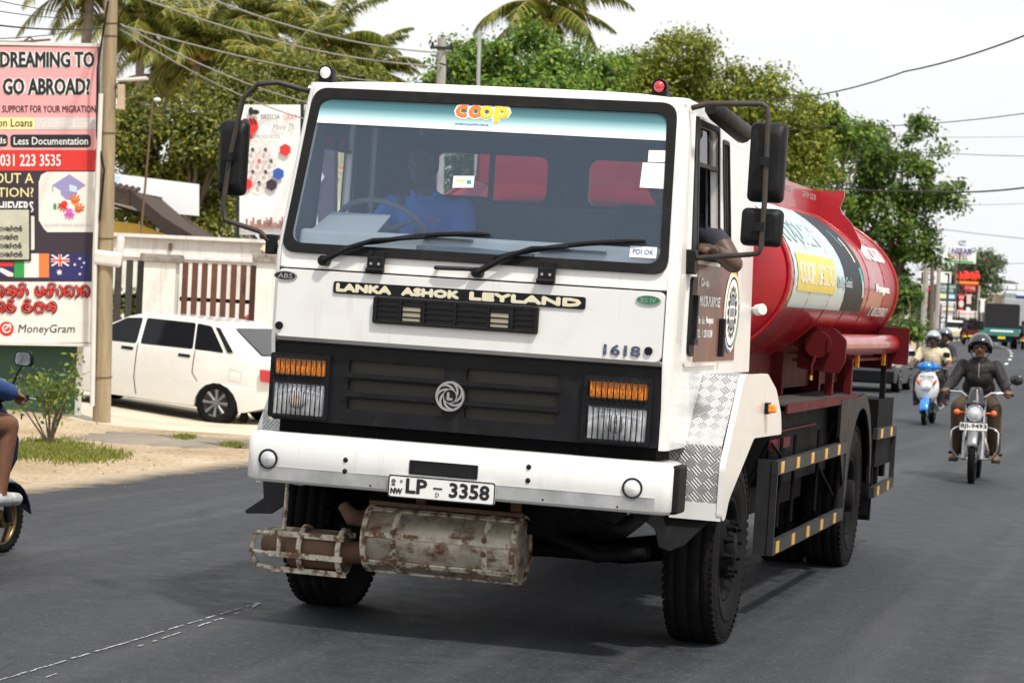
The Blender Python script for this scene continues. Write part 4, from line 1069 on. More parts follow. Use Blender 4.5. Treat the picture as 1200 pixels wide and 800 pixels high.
# --- wheels
def wheel(name, parent, c, wd, r, sg, front=False, dual=False):
    g = MB(); hw = wd / 2
    o = c
    g.lathe([(sg * -.1, .0), (sg * -.1, .25), (sg * hw * .92, .275), (sg * hw * .92, .255), (sg * hw * .7, .24), (sg * (.02 if not dual else -.03), .2), (sg * (.05 if front else -.02), .165)], o, 'x', 36)
    if front:
        g.lathe([(sg * .05, .165), (sg * .115, .15), (sg * .12, .09), (sg * .15, .085), (sg * .155, .0)], o, 'x', 30)
    else:
        g.lathe([(sg * -.02, .165), (sg * .02, .12), (sg * .14, .11), (sg * .15, .0)], o, 'x', 30)
    wh = g.build(name, M['dark_metal'], parent)
    g = MB()
    prof = [(-hw * .86, .262), (-hw * 1.0, .29), (-hw * 1.1, .36), (-hw * 1.06, .44), (-hw * .93, r - .018), (-hw * .8, r)]
    n = 3
    for k in range(n):
        x0 = -hw * .8 + (k + .5) * hw * 1.6 / n
        prof += [(x0 - .0045, r), (x0 - .0035, r - .006), (x0 + .0035, r - .006), (x0 + .0045, r)]
    prof += [(hw * .8, r), (hw * .93, r - .018), (hw * 1.06, .44), (hw * 1.1, .36), (hw * 1.0, .29), (hw * .86, .262)]
    g.lathe(prof, o, 'x', 56)
    for k in range(64):
        a = 2 * PI * k / 64
        for s2 in (1, -1):
            q = Vector(o) + Vector((s2 * hw * .93, math.cos(a) * (r - .018), math.sin(a) * (r - .018)))
            g.box(q, (.03, .026, .022), rot=(a - PI / 2, 0, 0))
    g.lathe([(sg * hw * 1.09, .37), (sg * (hw * 1.09 + .005), .375), (sg * hw * 1.09, .38)], o, 'x', 40)
    g.build('tyre', M['tyre'], wh)
    if front or dual:
        for k in range(10):
            a = 2 * PI * k / 10 + .2; rr_ = .135
            q = Vector(o) + Vector((sg * .11, math.cos(a) * rr_, math.sin(a) * rr_)) if front else Vector(o) + Vector((sg * -.02, math.cos(a) * .15, math.sin(a) * .15))
            g = MB(); g.cyl(q, q + Vector((sg * .03, 0, 0)), .02, n=6); g.cyl(q + Vector((sg * .03, 0, 0)), q + Vector((sg * .055, 0, 0)), .012, n=8); g.build('wheel_nut', M['dark_metal'], wh)
    return wh
for sg in (1, -1):
    wheel('wheel', trk, (sg * 1.03, 1.29, .497), .25, .5, sg, front=True)
    wheel('wheel', trk, (sg * 1.0, 6.06, .497), .25, .5, sg, dual=True)
    wheel('wheel', trk, (sg * .68, 6.06, .497), .25, .5, -sg)
# --- chassis
g = MB()
for x in (-.42, .42): g.box((x, 4.9, .93), (.08, 6.6, .24)); g.box((x, 2.0, .8), (.08, 3.2, .2))
g.tube([(-.95, 1.29, .5), (-.6, 1.29, .44), (.6, 1.29, .44), (.95, 1.29, .5)], .07, 8); g.tube([(-.9, 6.06, .5), (.9, 6.06, .5)], .1, 10); g.ell((0, 6.06, .5), (.25, .25, .25))
for x in (-.55, .55): g.tube([(x, .5, .66), (x, .9, .56), (x, 1.3, .53), (x, 1.8, .58), (x, 2.2, .7)], .05, 6)
g.tube([(-.8, .7, .48), (0, .75, .44), (.85, .7, .5)], .035, 8)
g.tube([(.85, .62, .5), (.6, .62, .46), (.2, .6, .6)], .03, 8)
g.build('chassis', M['dark_metal'], trk)
# --- tank
TCZ, TRX, TRZ, TY0, TY1 = 1.955, 1.14, .645, 2.7, 7.8
def TK(y, th, off=0): return Vector(((TRX + off) * math.cos(th), y, TCZ + (TRZ + off) * math.sin(th)))
g = MB(); n = 80; rows = []
for (y, s_) in ((2.58, 0), (2.59, .35), (2.61, .7), (2.645, .9), (2.67, .97), (2.7, 1), (2.8, 1), (4, 1), (5.5, 1), (7, 1), (7.8, 1), (7.83, .97), (7.87, .9), (7.92, .7), (7.96, .35), (7.97, 0)):
    rows.append([Vector((TRX * s_ * math.cos(2 * PI * j / n), y, TCZ + TRZ * s_ * math.sin(2 * PI * j / n))) for j in range(n)])
g.add([p for r_ in rows for p in r_], [(i * n + j, i * n + (j + 1) % n, (i + 1) * n + (j + 1) % n, (i + 1) * n + j) for i in range(len(rows) - 1) for j in range(n)], 0, True)
for y in (2.7, 7.79):
    g.tube([TK(y, 2 * PI * k / 60, .004) for k in range(60)], .014, 6, closed=True)
for y in (3.55, 4.4, 5.3, 6.2, 7.05): g.tube([TK(y, 2 * PI * k / 60, .001) for k in range(60)], .004, 5, closed=True)
tank = g.build('tank', M['red'], trk)
def tpatch(poly_rows, mname, name, off, parent=tank, fnm=None):
    # rows: list of (theta, y0, y1)
    g = MB(); nx = 24; vs_ = []
    for (th, y0, y1) in poly_rows:
        vs_ += [TK(y0 + (y1 - y0) * i / nx, R(th), off) for i in range(nx + 1)]
    g.add(vs_, [(r_ * (nx + 1) + i, r_ * (nx + 1) + i + 1, (r_ + 1) * (nx + 1) + i + 1, (r_ + 1) * (nx + 1) + i) for r_ in range(len(poly_rows) - 1) for i in range(nx)], 0, True)
    return g.build(name, M[mname], parent)
M['banner'] = mat('tank banner', (.46, .62, .66), .35, var=.1, scale=3, coat=.3, dirt=(.6, .68, .68), dscale=2, dirt_amt=.5)
M['navy'] = mat('banner navy', (.012, .018, .028), .5, spec=.2)
def rows(t0, t1, ya, yb, n=10, sl=0): return [(t0 + (t1 - t0) * k / n, ya + sl * k / n, yb + sl * k / n) for k in range(n + 1)]
tpatch(rows(-15, 46, 2.9, 5.35, sl=.0), 'banner', 'banner', .003)
tpatch(rows(-15, 46, 5.05, 6.0, sl=-.25), 'navy', 'banner_end', .005)
tpatch(rows(4, 12, 5.75, 5.86, sl=-.05), 'teal', 'banner_stroke', .0065); tpatch(rows(15, 30, 5.6, 5.66, sl=-.1), 'cream', 'banner_stroke', .0065); tpatch(rows(-6, 8, 5.85, 5.93, sl=-.1), 'banner', 'banner_stroke', .0065); tpatch(rows(24, 34, 5.35, 5.4, sl=-.1), 'teal', 'banner_stroke', .0065)
M['box_yellow'] = mat('faded yellow', (.72, .58, .09), .4, var=.08)
tpatch(rows(-6, 14, 3.02, 4.55), 'box_yellow', 'banner_box', .0055)
TF = lambda off: (lambda u, v, w_: TK(u, R(v), off + w_ * 2))
for tx_, bx_ in (('COOPI', (3.08, -2, 3.72, 10)), ('SANTO', (3.8, -2, 4.48, 10))):
    g = MB(); letters(g, tx_, bx_, TF(.0075), .004); g.build('banner_lettering', M['cream'], tank)
M['banner_grey'] = mat('banner grey', (.40, .53, .56), .4)
for tx_, bx_ in (('COOPER', (2.95, 20, 4.3, 34)), ('Quality Goods', (4.62, -3, 5.3, 5))):
    g = MB(); letters(g, tx_, bx_, TF(.0075), .002); g.build('banner_lettering', M['banner_grey'], tank)
for tx_, bx_ in (('LTD', (6.55, 34, 6.95, 41)), ('MPCS LTD', (6.45, 19, 7.5, 29)), ('Wennappuwa.', (6.55, -3, 7.35, 4)), ('T. 0312255012', (6.5, -17, 7.5, -11))):
    g = MB(); letters(g, tx_, bx_, TF(.005), .004); g.build('tank_lettering', M['paper'], tank)
# walkway plates on top and the transverse plate
g = MB()
for sg in (1, -1):
    g.plate([(2.45, 2.40), (6.45, 2.40), (6.45, 2.632), (2.45, 2.632)], [], lambda u, v, w_: Vector((sg * (.70 + w_), u, v)), .02)
outl = [(-.70, 2.633), (.885, 2.645), (.885, 2.60), (.86, 2.53), (.875, 2.49), (.95, 2.42), (1.03, 2.28), (1.03, 2.20), (.7, 2.40), (-.7, 2.40)]
g.plate(outl, [], XZ(6.45), .03); g.plate([(-.70, 2.633), (.7, 2.633), (.7, 2.40), (-.7, 2.40)], [], XZ(2.45), .03)
cw = g.build('walkway_coaming', M['red'], tank)
g = MB(); KF = lambda u, v, w_: Vector((.703, u, v)); letters(g, '13 4600', (4.3, 2.56, 4.9, 2.60), KF, .03); letters(g, 'WTOS', (4.98, 2.56, 5.25, 2.60), KF, .03); letters(g, 'SAMP 5278', (5.7, 2.56, 6.3, 2.60), KF, .03); g.build('coaming_lettering', M['paper'], tank)
for y in (3.4, 5.2):
    g = MB(); g.cyl((0, y, 2.58), (0, y, 2.68), .28, n=28); g.cyl((0, y, 2.68), (0, y, 2.72), .2, n=28); g.build('manhole', M['red'], tank)
g = MB(); g.cyl((.98, 2.29, 1.745), (1.05, 2.24, 1.755), .02); g.cyl((1.05, 2.24, 1.755), (1.085, 2.21, 1.763), .032, n=14); g.build('filler_cap', M['offwhite'], trk)
# saddles, skirts
g = MB(); SK = lambda u, v, w_: Vector((.80 + w_, u, v))
for sg in (1, -1):
    g.plate([(2.5, 1.25), (7.9, 1.25), (7.9, 1.46), (2.5, 1.5)], [], lambda u, v, w_: Vector((sg * (.78 + w_), u, v)), .03)
    for y in (2.9, 4.5, 6.1, 7.5): g.box((sg * .6, y, 1.3), (.5, .08, .4))
g.box((0, 7.72, 1.5), (2.3, .02, .26)); g.box((0, 5.0, 1.12), (1.6, 5.6, .1)); g.box((0, 2.55, 1.3), (1.7, .05, .5))
g.build('tank_frame', M['red_dark'], trk)
# hose tube with its end box
g = MB(); PX, PZ = 1.13, 1.56
g.tube([(PX, 4.55, PZ), (PX, 7.7, PZ)], .072, 22)
ht = g.build('hose_tube', M['red'], trk)
g = MB(); g.plate(rquad([(.93, 1.40), (1.2, 1.38), (1.24, 1.46), (1.24, 1.6), (1.16, 1.67), (.93, 1.67)], .02), [], XZ(4.52), .04)
g.box((1.1, 7.72, 1.55), (.34, .03, .28)); g.box((1.0, 6.1, 1.45), (.2, 3.2, .02)); g.build('hose_bracket', M['red_dark'], ht, bevel=.005)
g = MB(); g.cyl((1.07, 4.52, PZ), (1.07, 4.44, PZ), .085, n=26); g.tube([(1.06, 4.45, 1.49), (1.04, 4.43, 1.42), (1.04, 4.43, 1.36)], .011, 8); g.box((1.14, 4.46, 1.56), (.02, .06, .09)); g.build('hose_cap', M['red_dark'], ht)
g = MB(); g.cyl((1.04, 4.43, 1.36), (1.04, 4.43, 1.33), .012); g.build('padlock', mat('brass', (.6, .42, .12), .35, metal=.8), ht)
for y in (5.9, 7.35):
    g = MB(); g.box((1.13, y, 1.445), (.035, .02, .09)); g.build('side_marker', M['amber'], ht, bevel=.008)
# platform over the rear axle and black side boards
g = MB(); g.box((1.02, 4.3, 1.215), (.28, 3.0, .012)); g.build('platform', mat('brown tread', (.035, .03, .028), .8, var=.3), trk)
g = MB(); g.box((1.162, 4.3, 1.195), (.012, 3.0, .055)); g.box((1.11, 2.95, .985), (.012, .7, .06)); g.box((1.1, 3.4, 1.055), (.01, 1.9, .012)); g.build('platform_edge', M['red_dark'], trk)
g = MB(); g.box((.93, 3.9, .95), (.3, 2.3, .44)); g.box((.7, 3.9, .8), (.5, 2.0, .5)); g.box((-1.0, 3.9, .95), (.3, 2.3, .44))
for y in (2.9, 3.4, 4.35): g.tube([(1.13, y, 1.02), (1.13, y, .5)], .012, 6)
g.tube([(1.13, 2.55, 1.0), (1.13, 3.4, .8)], .01, 6); g.tube([(1.13, 4.35, .8), (1.12, 5.2, .55)], .01, 6)
g.build('side_box', M['dark_metal'], trk)
for x in (1.07, 1.12):
    g = MB(); yy = 5.05 if x < 1.1 else 5.6; g.box((x, yy, 1.33), (.05, .06, .26)); g.build('tube_post', M['red_dark'], trk)
# rear mudguard over the duals
for sg in (1, -1):
    g = MB(); pts = []; k = 0
    prof = [(5.0, 1.2), (5.75, 1.2)] + [(6.06 + .66 * math.cos(R(a)), .56 + .66 * math.sin(R(a))) for a in range(84, -1, -12)] + [(6.72, .42)]
    for (y, z) in prof: pts += [(sg * .5, y, z), (sg * 1.17, y, z)]
    g.add(pts, [(2 * i, 2 * i + 1, 2 * i + 3, 2 * i + 2) for i in range(len(prof) - 1)], 0, True)
    face = [(5.0, 1.2), (5.75, 1.2)] + [(6.06 + .66 * math.cos(R(a)), .56 + .66 * math.sin(R(a))) for a in range(84, -1, -12)] + [(6.66, .56)] + [(6.06 + .6 * math.cos(R(a)), .52 + .6 * math.sin(R(a))) for a in range(0, 181, 15)] + [(5.38, .52), (5.0, .95)]
    g.plate(face, [], lambda u, v, w_: Vector((sg * (1.172 + w_), u, v)), .02)
    mg = g.build('rear_mudguard', M['black'], trk)
    mg.modifiers.new('t', 'SOLIDIFY').thickness = .012
    g = MB(); g.plate([(.55, .32), (1.16, .32), (1.16, .9), (.55, .9)], [], XZ(6.78), .015); g.build('mud_flap', M['rubber'], trk)
# side guards with amber reflectors
def guard(y0, y1, zt0, zt1, zb, n, posts):
    for sg in (1, -1):
        g = MB(); x = sg * 1.165
        for (za, zb_) in ((zt0, zt1), (zb, zb + .02)):
            g.hexa([(x - .018, y0, za - .04), (x + .018, y0, za - .04), (x + .018, y1, zb_ - .04), (x - .018, y1, zb_ - .04), (x - .018, y0, za + .04), (x + .018, y0, za + .04), (x + .018, y1, zb_ + .04), (x - .018, y1, zb_ + .04)])
        g.box((x - sg * .05, y0 + .02, (zt0 + zb) / 2), (.1, .02, zt0 - zb + .09)) if posts else None
        g.box((x, y1 - .02, (zt1 + zb) / 2), (.036, .03, zt1 - zb))
        if posts: g.box((x, y0 + .012, (zt0 + zb) / 2), (.036, .02, zt0 - zb))
        sgd = g.build('side_guard', M['guard_grey'], trk)
        for k in range(n):
            f = (k + .18) / n if n > 2 else (k + .3) / n
            for (za, zb_) in ((zt0, zt1), (zb, zb + .02)):
                g = MB(); y = y0 + (y1 - y0) * f + .06; g.box((x + sg * .0195, y, za + (zb_ - za) * f), (.003, .1, .066)); g.build('reflector', M['reflector'], sgd)
guard(2.5, 5.33, .865, .875, .405, 5, True)
guard(6.9, 8.05, .905, .895, .475, 2, False)
g = MB(); g.box((.95, 7.55, .9), (.4, .9, .5)); g.box((.95, 7.2, .6), (.35, .06, .7)); g.box((1.12, 7.5, 1.25), (.04, .05, .5)); g.box((0, 8.1, .6), (2.2, .08, .14)); g.box((1.13, 7.3, .7), (.04, .06, .5)); g.build('rear_frame', M['dark_metal'], trk)
g = MB(); g.lathe([(-.1, .26), (-.13, .36), (-.1, .48), (.1, .48), (.13, .36), (.1, .26)], (.75, 7.35, .6), 'x', 36); g.build('spare_tyre', M['tyre'], trk)
# --- mirrors
def mirror(arm, heads, sg):
    g = MB(); g.tube(arm, .0135, 8); ma = g.build('mirror_arm', mat('worn black arm', (.03, .026, .022), .6, var=.3, dirt=(.09, .045, .03), dscale=6, dirt_amt=.6), trk)
    for (c, w_, h_, d_) in heads:
        g = MB(); n = len(rrect(-1, -1, 1, 1, .3)); vs_ = []
        for (s_, dy) in ((.7, -d_), (.92, -d_ * .85), (1, -d_ * .4), (1, 0), (.94, .004)):
            vs_ += [Vector(c) + Vector((p[0], dy, p[1])) for p in rrect(-w_ / 2 * s_, -h_ / 2 * s_, w_ / 2 * s_, h_ / 2 * s_, .03)]
        fs = [(i * n + j, i * n + (j + 1) % n, (i + 1) * n + (j + 1) % n, (i + 1) * n + j) for i in range(4) for j in range(n)]
        g.add(vs_, fs, 0, True); g.add(vs_[:n], [tuple(range(n))]); g.add(vs_[-n:], [tuple(range(n))])
        g.box(Vector(c) + Vector((-sg * .0, -d_ - .02, 0)), (.05, .05, .04))
        hd = g.build('mirror', M['black'], trk)
        g = MB(); g.plate(rrect(c[0] - w_ * .44, c[2] - h_ * .46, c[0] + w_ * .44, c[2] + h_ * .46, .025), [], XZ(c[1] + .006), .002); g.build('mirror_glass', M['mirror'], hd)
mirror([(1.0, .32, 2.72), (1.083, .3, 2.742), (1.35, .28, 2.752), (1.378, .28, 2.735), (1.385, .28, 2.69), (1.395, .28, 2.3), (1.393, .28, 2.06), (1.38, .28, 2.03), (1.34, .28, 2.022), (1.06, .33, 1.99)],
       [((1.383, .38, 2.475), .178, .39, .075), ((1.378, .37, 2.158), .205, .185, .06)], 1)
mirror([(-.99, .34, 2.72), (-1.117, .2, 2.748), (-1.22, .2, 2.735), (-1.295, .2, 2.66), (-1.345, .2, 2.38), (-1.368, .2, 2.115), (-1.355, .2, 2.04), (-1.28, .2, 2.02), (-1.158, .2, 1.99), (-1.115, .2, 1.95), (-1.06, .25, 1.9)],
       [((-1.35, .28, 2.36), .145, .385, .07)], -1)
g = MB(); g.box((-1.1, .22, 1.93), (.05, .06, .1)); g.build('arm_bracket', M['black'], trk, bevel=.008)
g = MB(); g.box((1.04, .33, 1.97), (.06, .08, .12)); g.build('arm_bracket', M['black'], trk, bevel=.008)
g = MB(); g.tube([(1.05, .52, 2.735), (1.07, .6, 2.725), (1.11, 1.12, 2.665), (1.112, 1.17, 2.655)], [.03, .05, .055, .03], 14); g.build('kerb_mirror', M['black'], trk)
# roof lamps
for (x, m_) in ((-.94, M['white_plain']), (.808, mat('red lamp', (.45, .02, .03), .15, coat=.8))):
    g = MB(); g.box((x, .46, 2.79), (.08, .08, .03)); g.cyl((x, .46, 2.795), (x, .46, 2.825), .038, .034); 
    g.lathe([(.41, .036), (.415, .04), (.45, .042), (.51, .03), (.52, 0)], (x, 0, 2.825), 'y', 20)
    lb = g.build('roof_lamp', M['black'], trk, bevel=.003)
    g = MB(); g.ell((x, .415, 2.825), (.029, .026, .03), 16, 10); g.build('lamp_dome', m_, lb)
# --- dashboard, wheel, seats
g = MB(); g.hexa([(-.93, .13, 1.86), (.93, .13, 1.86), (.93, .6, 1.86), (-.93, .6, 1.86), (-.93, .155, 2.02), (.93, .155, 2.02), (.93, .55, 2.03), (-.93, .55, 2.03)])
ds = g.build('dashboard', M['dash'], trk, bevel=.02)
g = MB()
for (x0, x1, z) in ((-.27, -.02, 2.015), (.33, .66, 1.995)): g.box(((x0 + x1) / 2, .14, z - .01), (x1 - x0, .03, .014))
g.build('dash_slot', M['interior'], ds)
g = MB(); g.tube([(-.3, .135, 1.95), (0, .13, 1.945), (.3, .135, 1.94)], [.02, .028, .02], 10); g.build('dash_roll', M['grey_int'], ds)
g = MB(); sc = Vector((-.66, .66, 2.03)); Ms = Euler((R(-42), 0, 0)).to_matrix()
g.tube([sc + Ms @ Vector((.24 * math.cos(2 * PI * k / 40), .24 * math.sin(2 * PI * k / 40), 0)) for k in range(40)], .016, 8, closed=True)
for a in (90, 210, 330): g.tube([sc, sc + Ms @ Vector((.235 * math.cos(R(a)), .235 * math.sin(R(a)), 0))], .014, 6)
g.cyl(sc, sc + Ms @ Vector((0, 0, .03)), .05); g.tube([sc, sc + Ms @ Vector((0, 0, -.5))], .03, 8); g.build('steering_wheel', M['grey_int'], trk)
for x in (-.56, .62):
    g = MB(); g.box((x, 1.15, 1.68), (.5, .5, .14)); g.box((x, 1.47, 1.98), (.48, .12, .6), rot=(R(-8), 0, 0)); g.build('seat', M['seat'], trk, bevel=.05, seg=3)
g = MB(); g.box((.02, 1.5, 1.75), (.55, .5, .3)); g.build('engine_cover', M['seat'], trk, bevel=.06, seg=3)
def world_of(p): return trk_M @ Vector(p)
trk_M = Matrix.Translation((TX, TY, TZ)) @ Euler((0, R(TROLL), -R(TYAW))).to_matrix().to_4x4()
# papers lying on the dashboard
g = MB(); g.hexa([(-.17, -.12, 0), (.18, -.1, 0), (.17, .12, .05), (-.16, .12, .05), (-.17, -.12, .006), (.18, -.1, .008), (.17, .12, .056), (-.16, .12, .056)])
pp = g.build('paper_sheets', M['paper']); tag(pp, 'white sheets of paper lying on the dashboard below the steering wheel', 'paper')
pp.matrix_world = trk_M @ Matrix.Translation((-.72, .33, 2.035)) @ Euler((R(14), 0, R(-6))).to_matrix().to_4x4()
# ================================================================== PEOPLE
M['skin'] = mat('brown skin', (.16, .075, .042), .5, var=.12, scale=20)
M['skin_dark'] = mat('dark brown skin', (.085, .042, .026), .48, var=.12, scale=20)
M['lip'] = mat('lips', (.14, .045, .035), .4)
M['hair'] = mat('black hair', (.01, .009, .008), .55, bump=.4, bscale=150)
M['eye'] = mat('eyes', (.03, .025, .022), .2)
M['shirt_blue'] = mat('blue polo', (.06, .22, .85), .85, var=.12, bump=.25, bscale=22)
M['shirt_navy'] = mat('dark polo', (.03, .03, .045), .85, var=.15, bump=.2, bscale=22)
M['shirt_cream'] = mat('cream shirt', (.6, .5, .36), .85, var=.1, bump=.3, bscale=20)
M['jacket'] = mat('dark jacket', (.017, .014, .015), .62, var=.4, scale=7, bump=1.0, bscale=10, spec=.3)
M['trouser_brown'] = mat('brown trousers', (.06, .038, .02), .85, var=.2, bump=.4, bscale=18)
M['trouser_black'] = mat('black trousers', (.012, .012, .015), .85, var=.2, bump=.3, bscale=18)
M['jacket_blue'] = mat('blue jacket', (.02, .06, .2), .7, var=.2, bump=.5, bscale=16)
M['sandal'] = mat('sandal', (.025, .016, .012), .6)
M['shoe_silver'] = mat('silver grey shoe', (.4, .41, .42), .4, var=.4, scale=20)

class Body:
    def __init__(s): s.pr = []; s.keys = []
    def k(s, m):
        if m not in s.keys: s.keys.append(m)
        return s.keys.index(m)
    def cap(s, a, b, ra, rb, m): s.pr.append(('c', Vector(a), Vector(b), ra, rb, s.k(m)))
    def ell(s, c, r, m, rot=None): s.pr.append(('e', Vector(c), Vector(r), (Matrix(rot) if rot is not None else Matrix.Identity(3)), 0, s.k(m)))
    def limb(s, pts, rs, ms):
        for i in range(len(pts) - 1): s.cap(pts[i], pts[i + 1], rs[i], rs[i + 1], ms[i])
    def hand(s, wr, d, palm, side, m, curl=1.0, sc=1.0):
        """wr wrist, d pointing direction, palm = palm normal (where fingers curl to), side = thumb side"""
        wr = Vector(wr); d = Vector(d).normalized(); pn = Vector(palm); pn = (pn - d * pn.dot(d)).normalized(); th = d.cross(pn).normalized() * side
        rot = Matrix((th, d, pn)).transposed()
        s.ell(wr + d * .05 * sc, (.042 * sc, .055 * sc, .02 * sc), m, rot)
        for i, (o, l) in enumerate(((.03, .072), (.01, .08), (-.01, .075), (-.029, .06))):
            p0 = wr + d * .085 * sc + th * o * sc
            a1 = .5 * curl; a2 = 1.5 * curl; a3 = 2.4 * curl
            p1 = p0 + (d * math.cos(a1) + pn * math.sin(a1)) * l * .45 * sc
            p2 = p1 + (d * math.cos(a2) + pn * math.sin(a2)) * l * .33 * sc
            p3 = p2 + (d * math.cos(a3) + pn * math.sin(a3)) * l * .25 * sc
            s.limb([p0, p1, p2, p3], [.0105 * sc, .0098 * sc, .009 * sc, .008 * sc], [m] * 3)
        t0 = wr + d * .03 * sc + th * .03 * sc; t1 = t0 + (d * .6 + th * .7 + pn * .3).normalized() * .045 * sc; t2 = t1 + (d * .6 + pn * .8).normalized() * .03 * sc
        s.limb([t0, t1, t2], [.014 * sc, .0115 * sc, .0095 * sc], [m] * 2)
    def head(s, c, f, up, m, sc=1.0):
        c = Vector(c); f = Vector(f).normalized(); up = Vector(up); up = (up - f * up.dot(f)).normalized(); r = f.cross(up).normalized()
        rot = Matrix((r, f, up)).transposed()
        P = lambda x, y, z: c + (r * x + f * y + up * z) * sc
        s.ell(P(0, -.008, .03), (.076 * sc, .094 * sc, .092 * sc), m, rot)
        s.ell(P(0, .012, -.035), (.062 * sc, .075 * sc, .08 * sc), m, rot)
        s.ell(P(0, .05, -.088), (.034 * sc, .03 * sc, .026 * sc), m, rot)
        s.cap(P(0, .084, .012), P(0, .1, -.025), .011 * sc, .017 * sc, m)
        for x in (-1, 1):
            s.ell(P(x * .016, .094, -.03), (.011 * sc, .012 * sc, .009 * sc), m, rot)
            s.ell(P(x * .031, .079, .012), (.016 * sc, .011 * sc, .009 * sc), 'eye', rot)
            s.cap(P(x * .014, .088, .03), P(x * .05, .07, .032), .008 * sc, .007 * sc, 'hair')
            s.ell(P(x * .076, -.01, -.005), (.012 * sc, .024 * sc, .034 * sc), m, rot)
        s.cap(P(-.022, .082, -.056), P(.022, .082, -.056), .009 * sc, .009 * sc, 'lip')
        return P, rot
    def mesh(s, name, label, loc, yaw, voxel=.011, group=None, cat='person', tilt=0):
        mb = MB()
        for p in s.pr:
            if p[0] == 'c':
                _, a, b, ra, rb, _k = p; d = (b - a); L = d.length; d = d.normalized() if L > 1e-6 else Vector((0, 0, 1))
                pts, rs = [], []
                for j in range(5): an = PI / 2 * (1 - j / 4); pts.append(a - d * ra * math.sin(an)); rs.append(max(1e-4, ra * math.cos(an)))
                for j in range(5): an = PI / 2 * j / 4; pts.append(b + d * rb * math.sin(an)); rs.append(max(1e-4, rb * math.cos(an)))
                mb.tube(pts, rs, 14)
            else:
                _, c, r, rot, _z, _k = p; t = MB(); t.ell((0, 0, 0), r, 16, 10)
                mb.add([c + rot @ Vector(v) for v in t.v], t.f)
        tmp = mb.build('tmp', M['skin'])
        md = tmp.modifiers.new('r', 'REMESH'); md.mode = 'VOXEL'; md.voxel_size = voxel; md.use_smooth_shade = True
        sm = tmp.modifiers.new('s', 'SMOOTH'); sm.factor = .5; sm.iterations = 3
        dg = C.evaluated_depsgraph_get(); dg.update()
        me = bpy.data.meshes.new_from_object(tmp.evaluated_get(dg)); me.name = name
        old = tmp.data; bpy.data.objects.remove(tmp); bpy.data.meshes.remove(old)
        me.materials.clear()
        for k in s.keys: me.materials.append(M[k])
        n = len(me.polygons); cen = np.empty(n * 3); me.polygons.foreach_get('center', cen); cen = cen.reshape(-1, 3)
        best = np.full(n, 1e9); bi = np.zeros(n, dtype=np.int32)
        for p in s.pr:
            if p[0] == 'c':
                _, a, b, ra, rb, k = p; a = np.array(a); b = np.array(b); d = b - a; L2 = max(1e-9, d @ d)
                t = np.clip((cen - a) @ d / L2, 0, 1); ds_ = np.linalg.norm(cen - (a + t[:, None] * d), axis=1) - (ra + (rb - ra) * t)
            else:
                _, c, r, rot, _z, k = p; q = (cen - np.array(c)) @ np.array(rot); rr_ = np.array(r); ln = np.linalg.norm(q / rr_, axis=1)
                ds_ = (ln - 1) * min(rr_)
            u = ds_ < best; best[u] = ds_[u]; bi[u] = k
        me.polygons.foreach_set('material_index', bi); me.update()
        o = bpy.data.objects.new(name, me); COL.objects.link(o)
        o.location = loc; o.rotation_euler = (0, tilt, yaw)
        return tag(o, label, cat, group)
def helmet(par, P, m, visor=None, sc=1.0):
    """open-face helmet shell round the head; P maps head axes (right, forward, up)"""
    g = MB(); n, k = 28, 12; vs_ = []
    for i in range(k + 1):
        th = R(112) * i / k
        for j in range(n):
            ph = 2 * PI * j / n
            fr = max(0, math.sin(ph))
            t = th * (1 - .42 * fr ** 1.5 * (1 if th > R(55) else .0)) if False else min(th, R(112) - R(44) * fr ** .7)
            vs_.append(P(.135 * math.sin(t) * math.cos(ph) * sc, (.152 * math.sin(t) * math.sin(ph) - .012) * sc, (.02 + .142 * math.cos(t)) * sc - (.03 * (1 - fr) if t > R(100) else 0)))
    g.add(vs_, [(i * n + j, i * n + (j + 1) % n, (i + 1) * n + (j + 1) % n, (i + 1) * n + j) for i in range(k) for j in range(n)], 0, True)
    h = g.build('helmet', m, par); sd = h.modifiers.new('t', 'SOLIDIFY'); sd.thickness = .02; sd.offset = -1
    g = MB(); rim = [vs_[k * n + j] for j in range(n)]; g.tube(rim, .008, 6, closed=True); g.build('helmet_rim', M['black'], h)
    g = MB()
    for x in (-1, 1): g.tube([P(x * .105, .02, -.06), P(x * .075, .055, -.115), P(0, .075, -.135)], .006, 5)
    g.build('chin_strap', M['black'], h)
    if visor:
        g = MB(); vv = []
        for a in range(-70, 71, 10):
            for (t, e) in ((R(74), .004), (R(60), .006)): vv.append(P((.139 + e) * math.sin(t) * math.sin(R(a)), (.158 + e) * math.sin(t) * math.cos(R(a)) - .012, .02 + .146 * math.cos(t)))
        g.add(vv, [(2 * i, 2 * i + 2, 2 * i + 3, 2 * i + 1) for i in range(14)], 0, True); g.build('visor', visor, h)
    return h
def on(par, p): return p

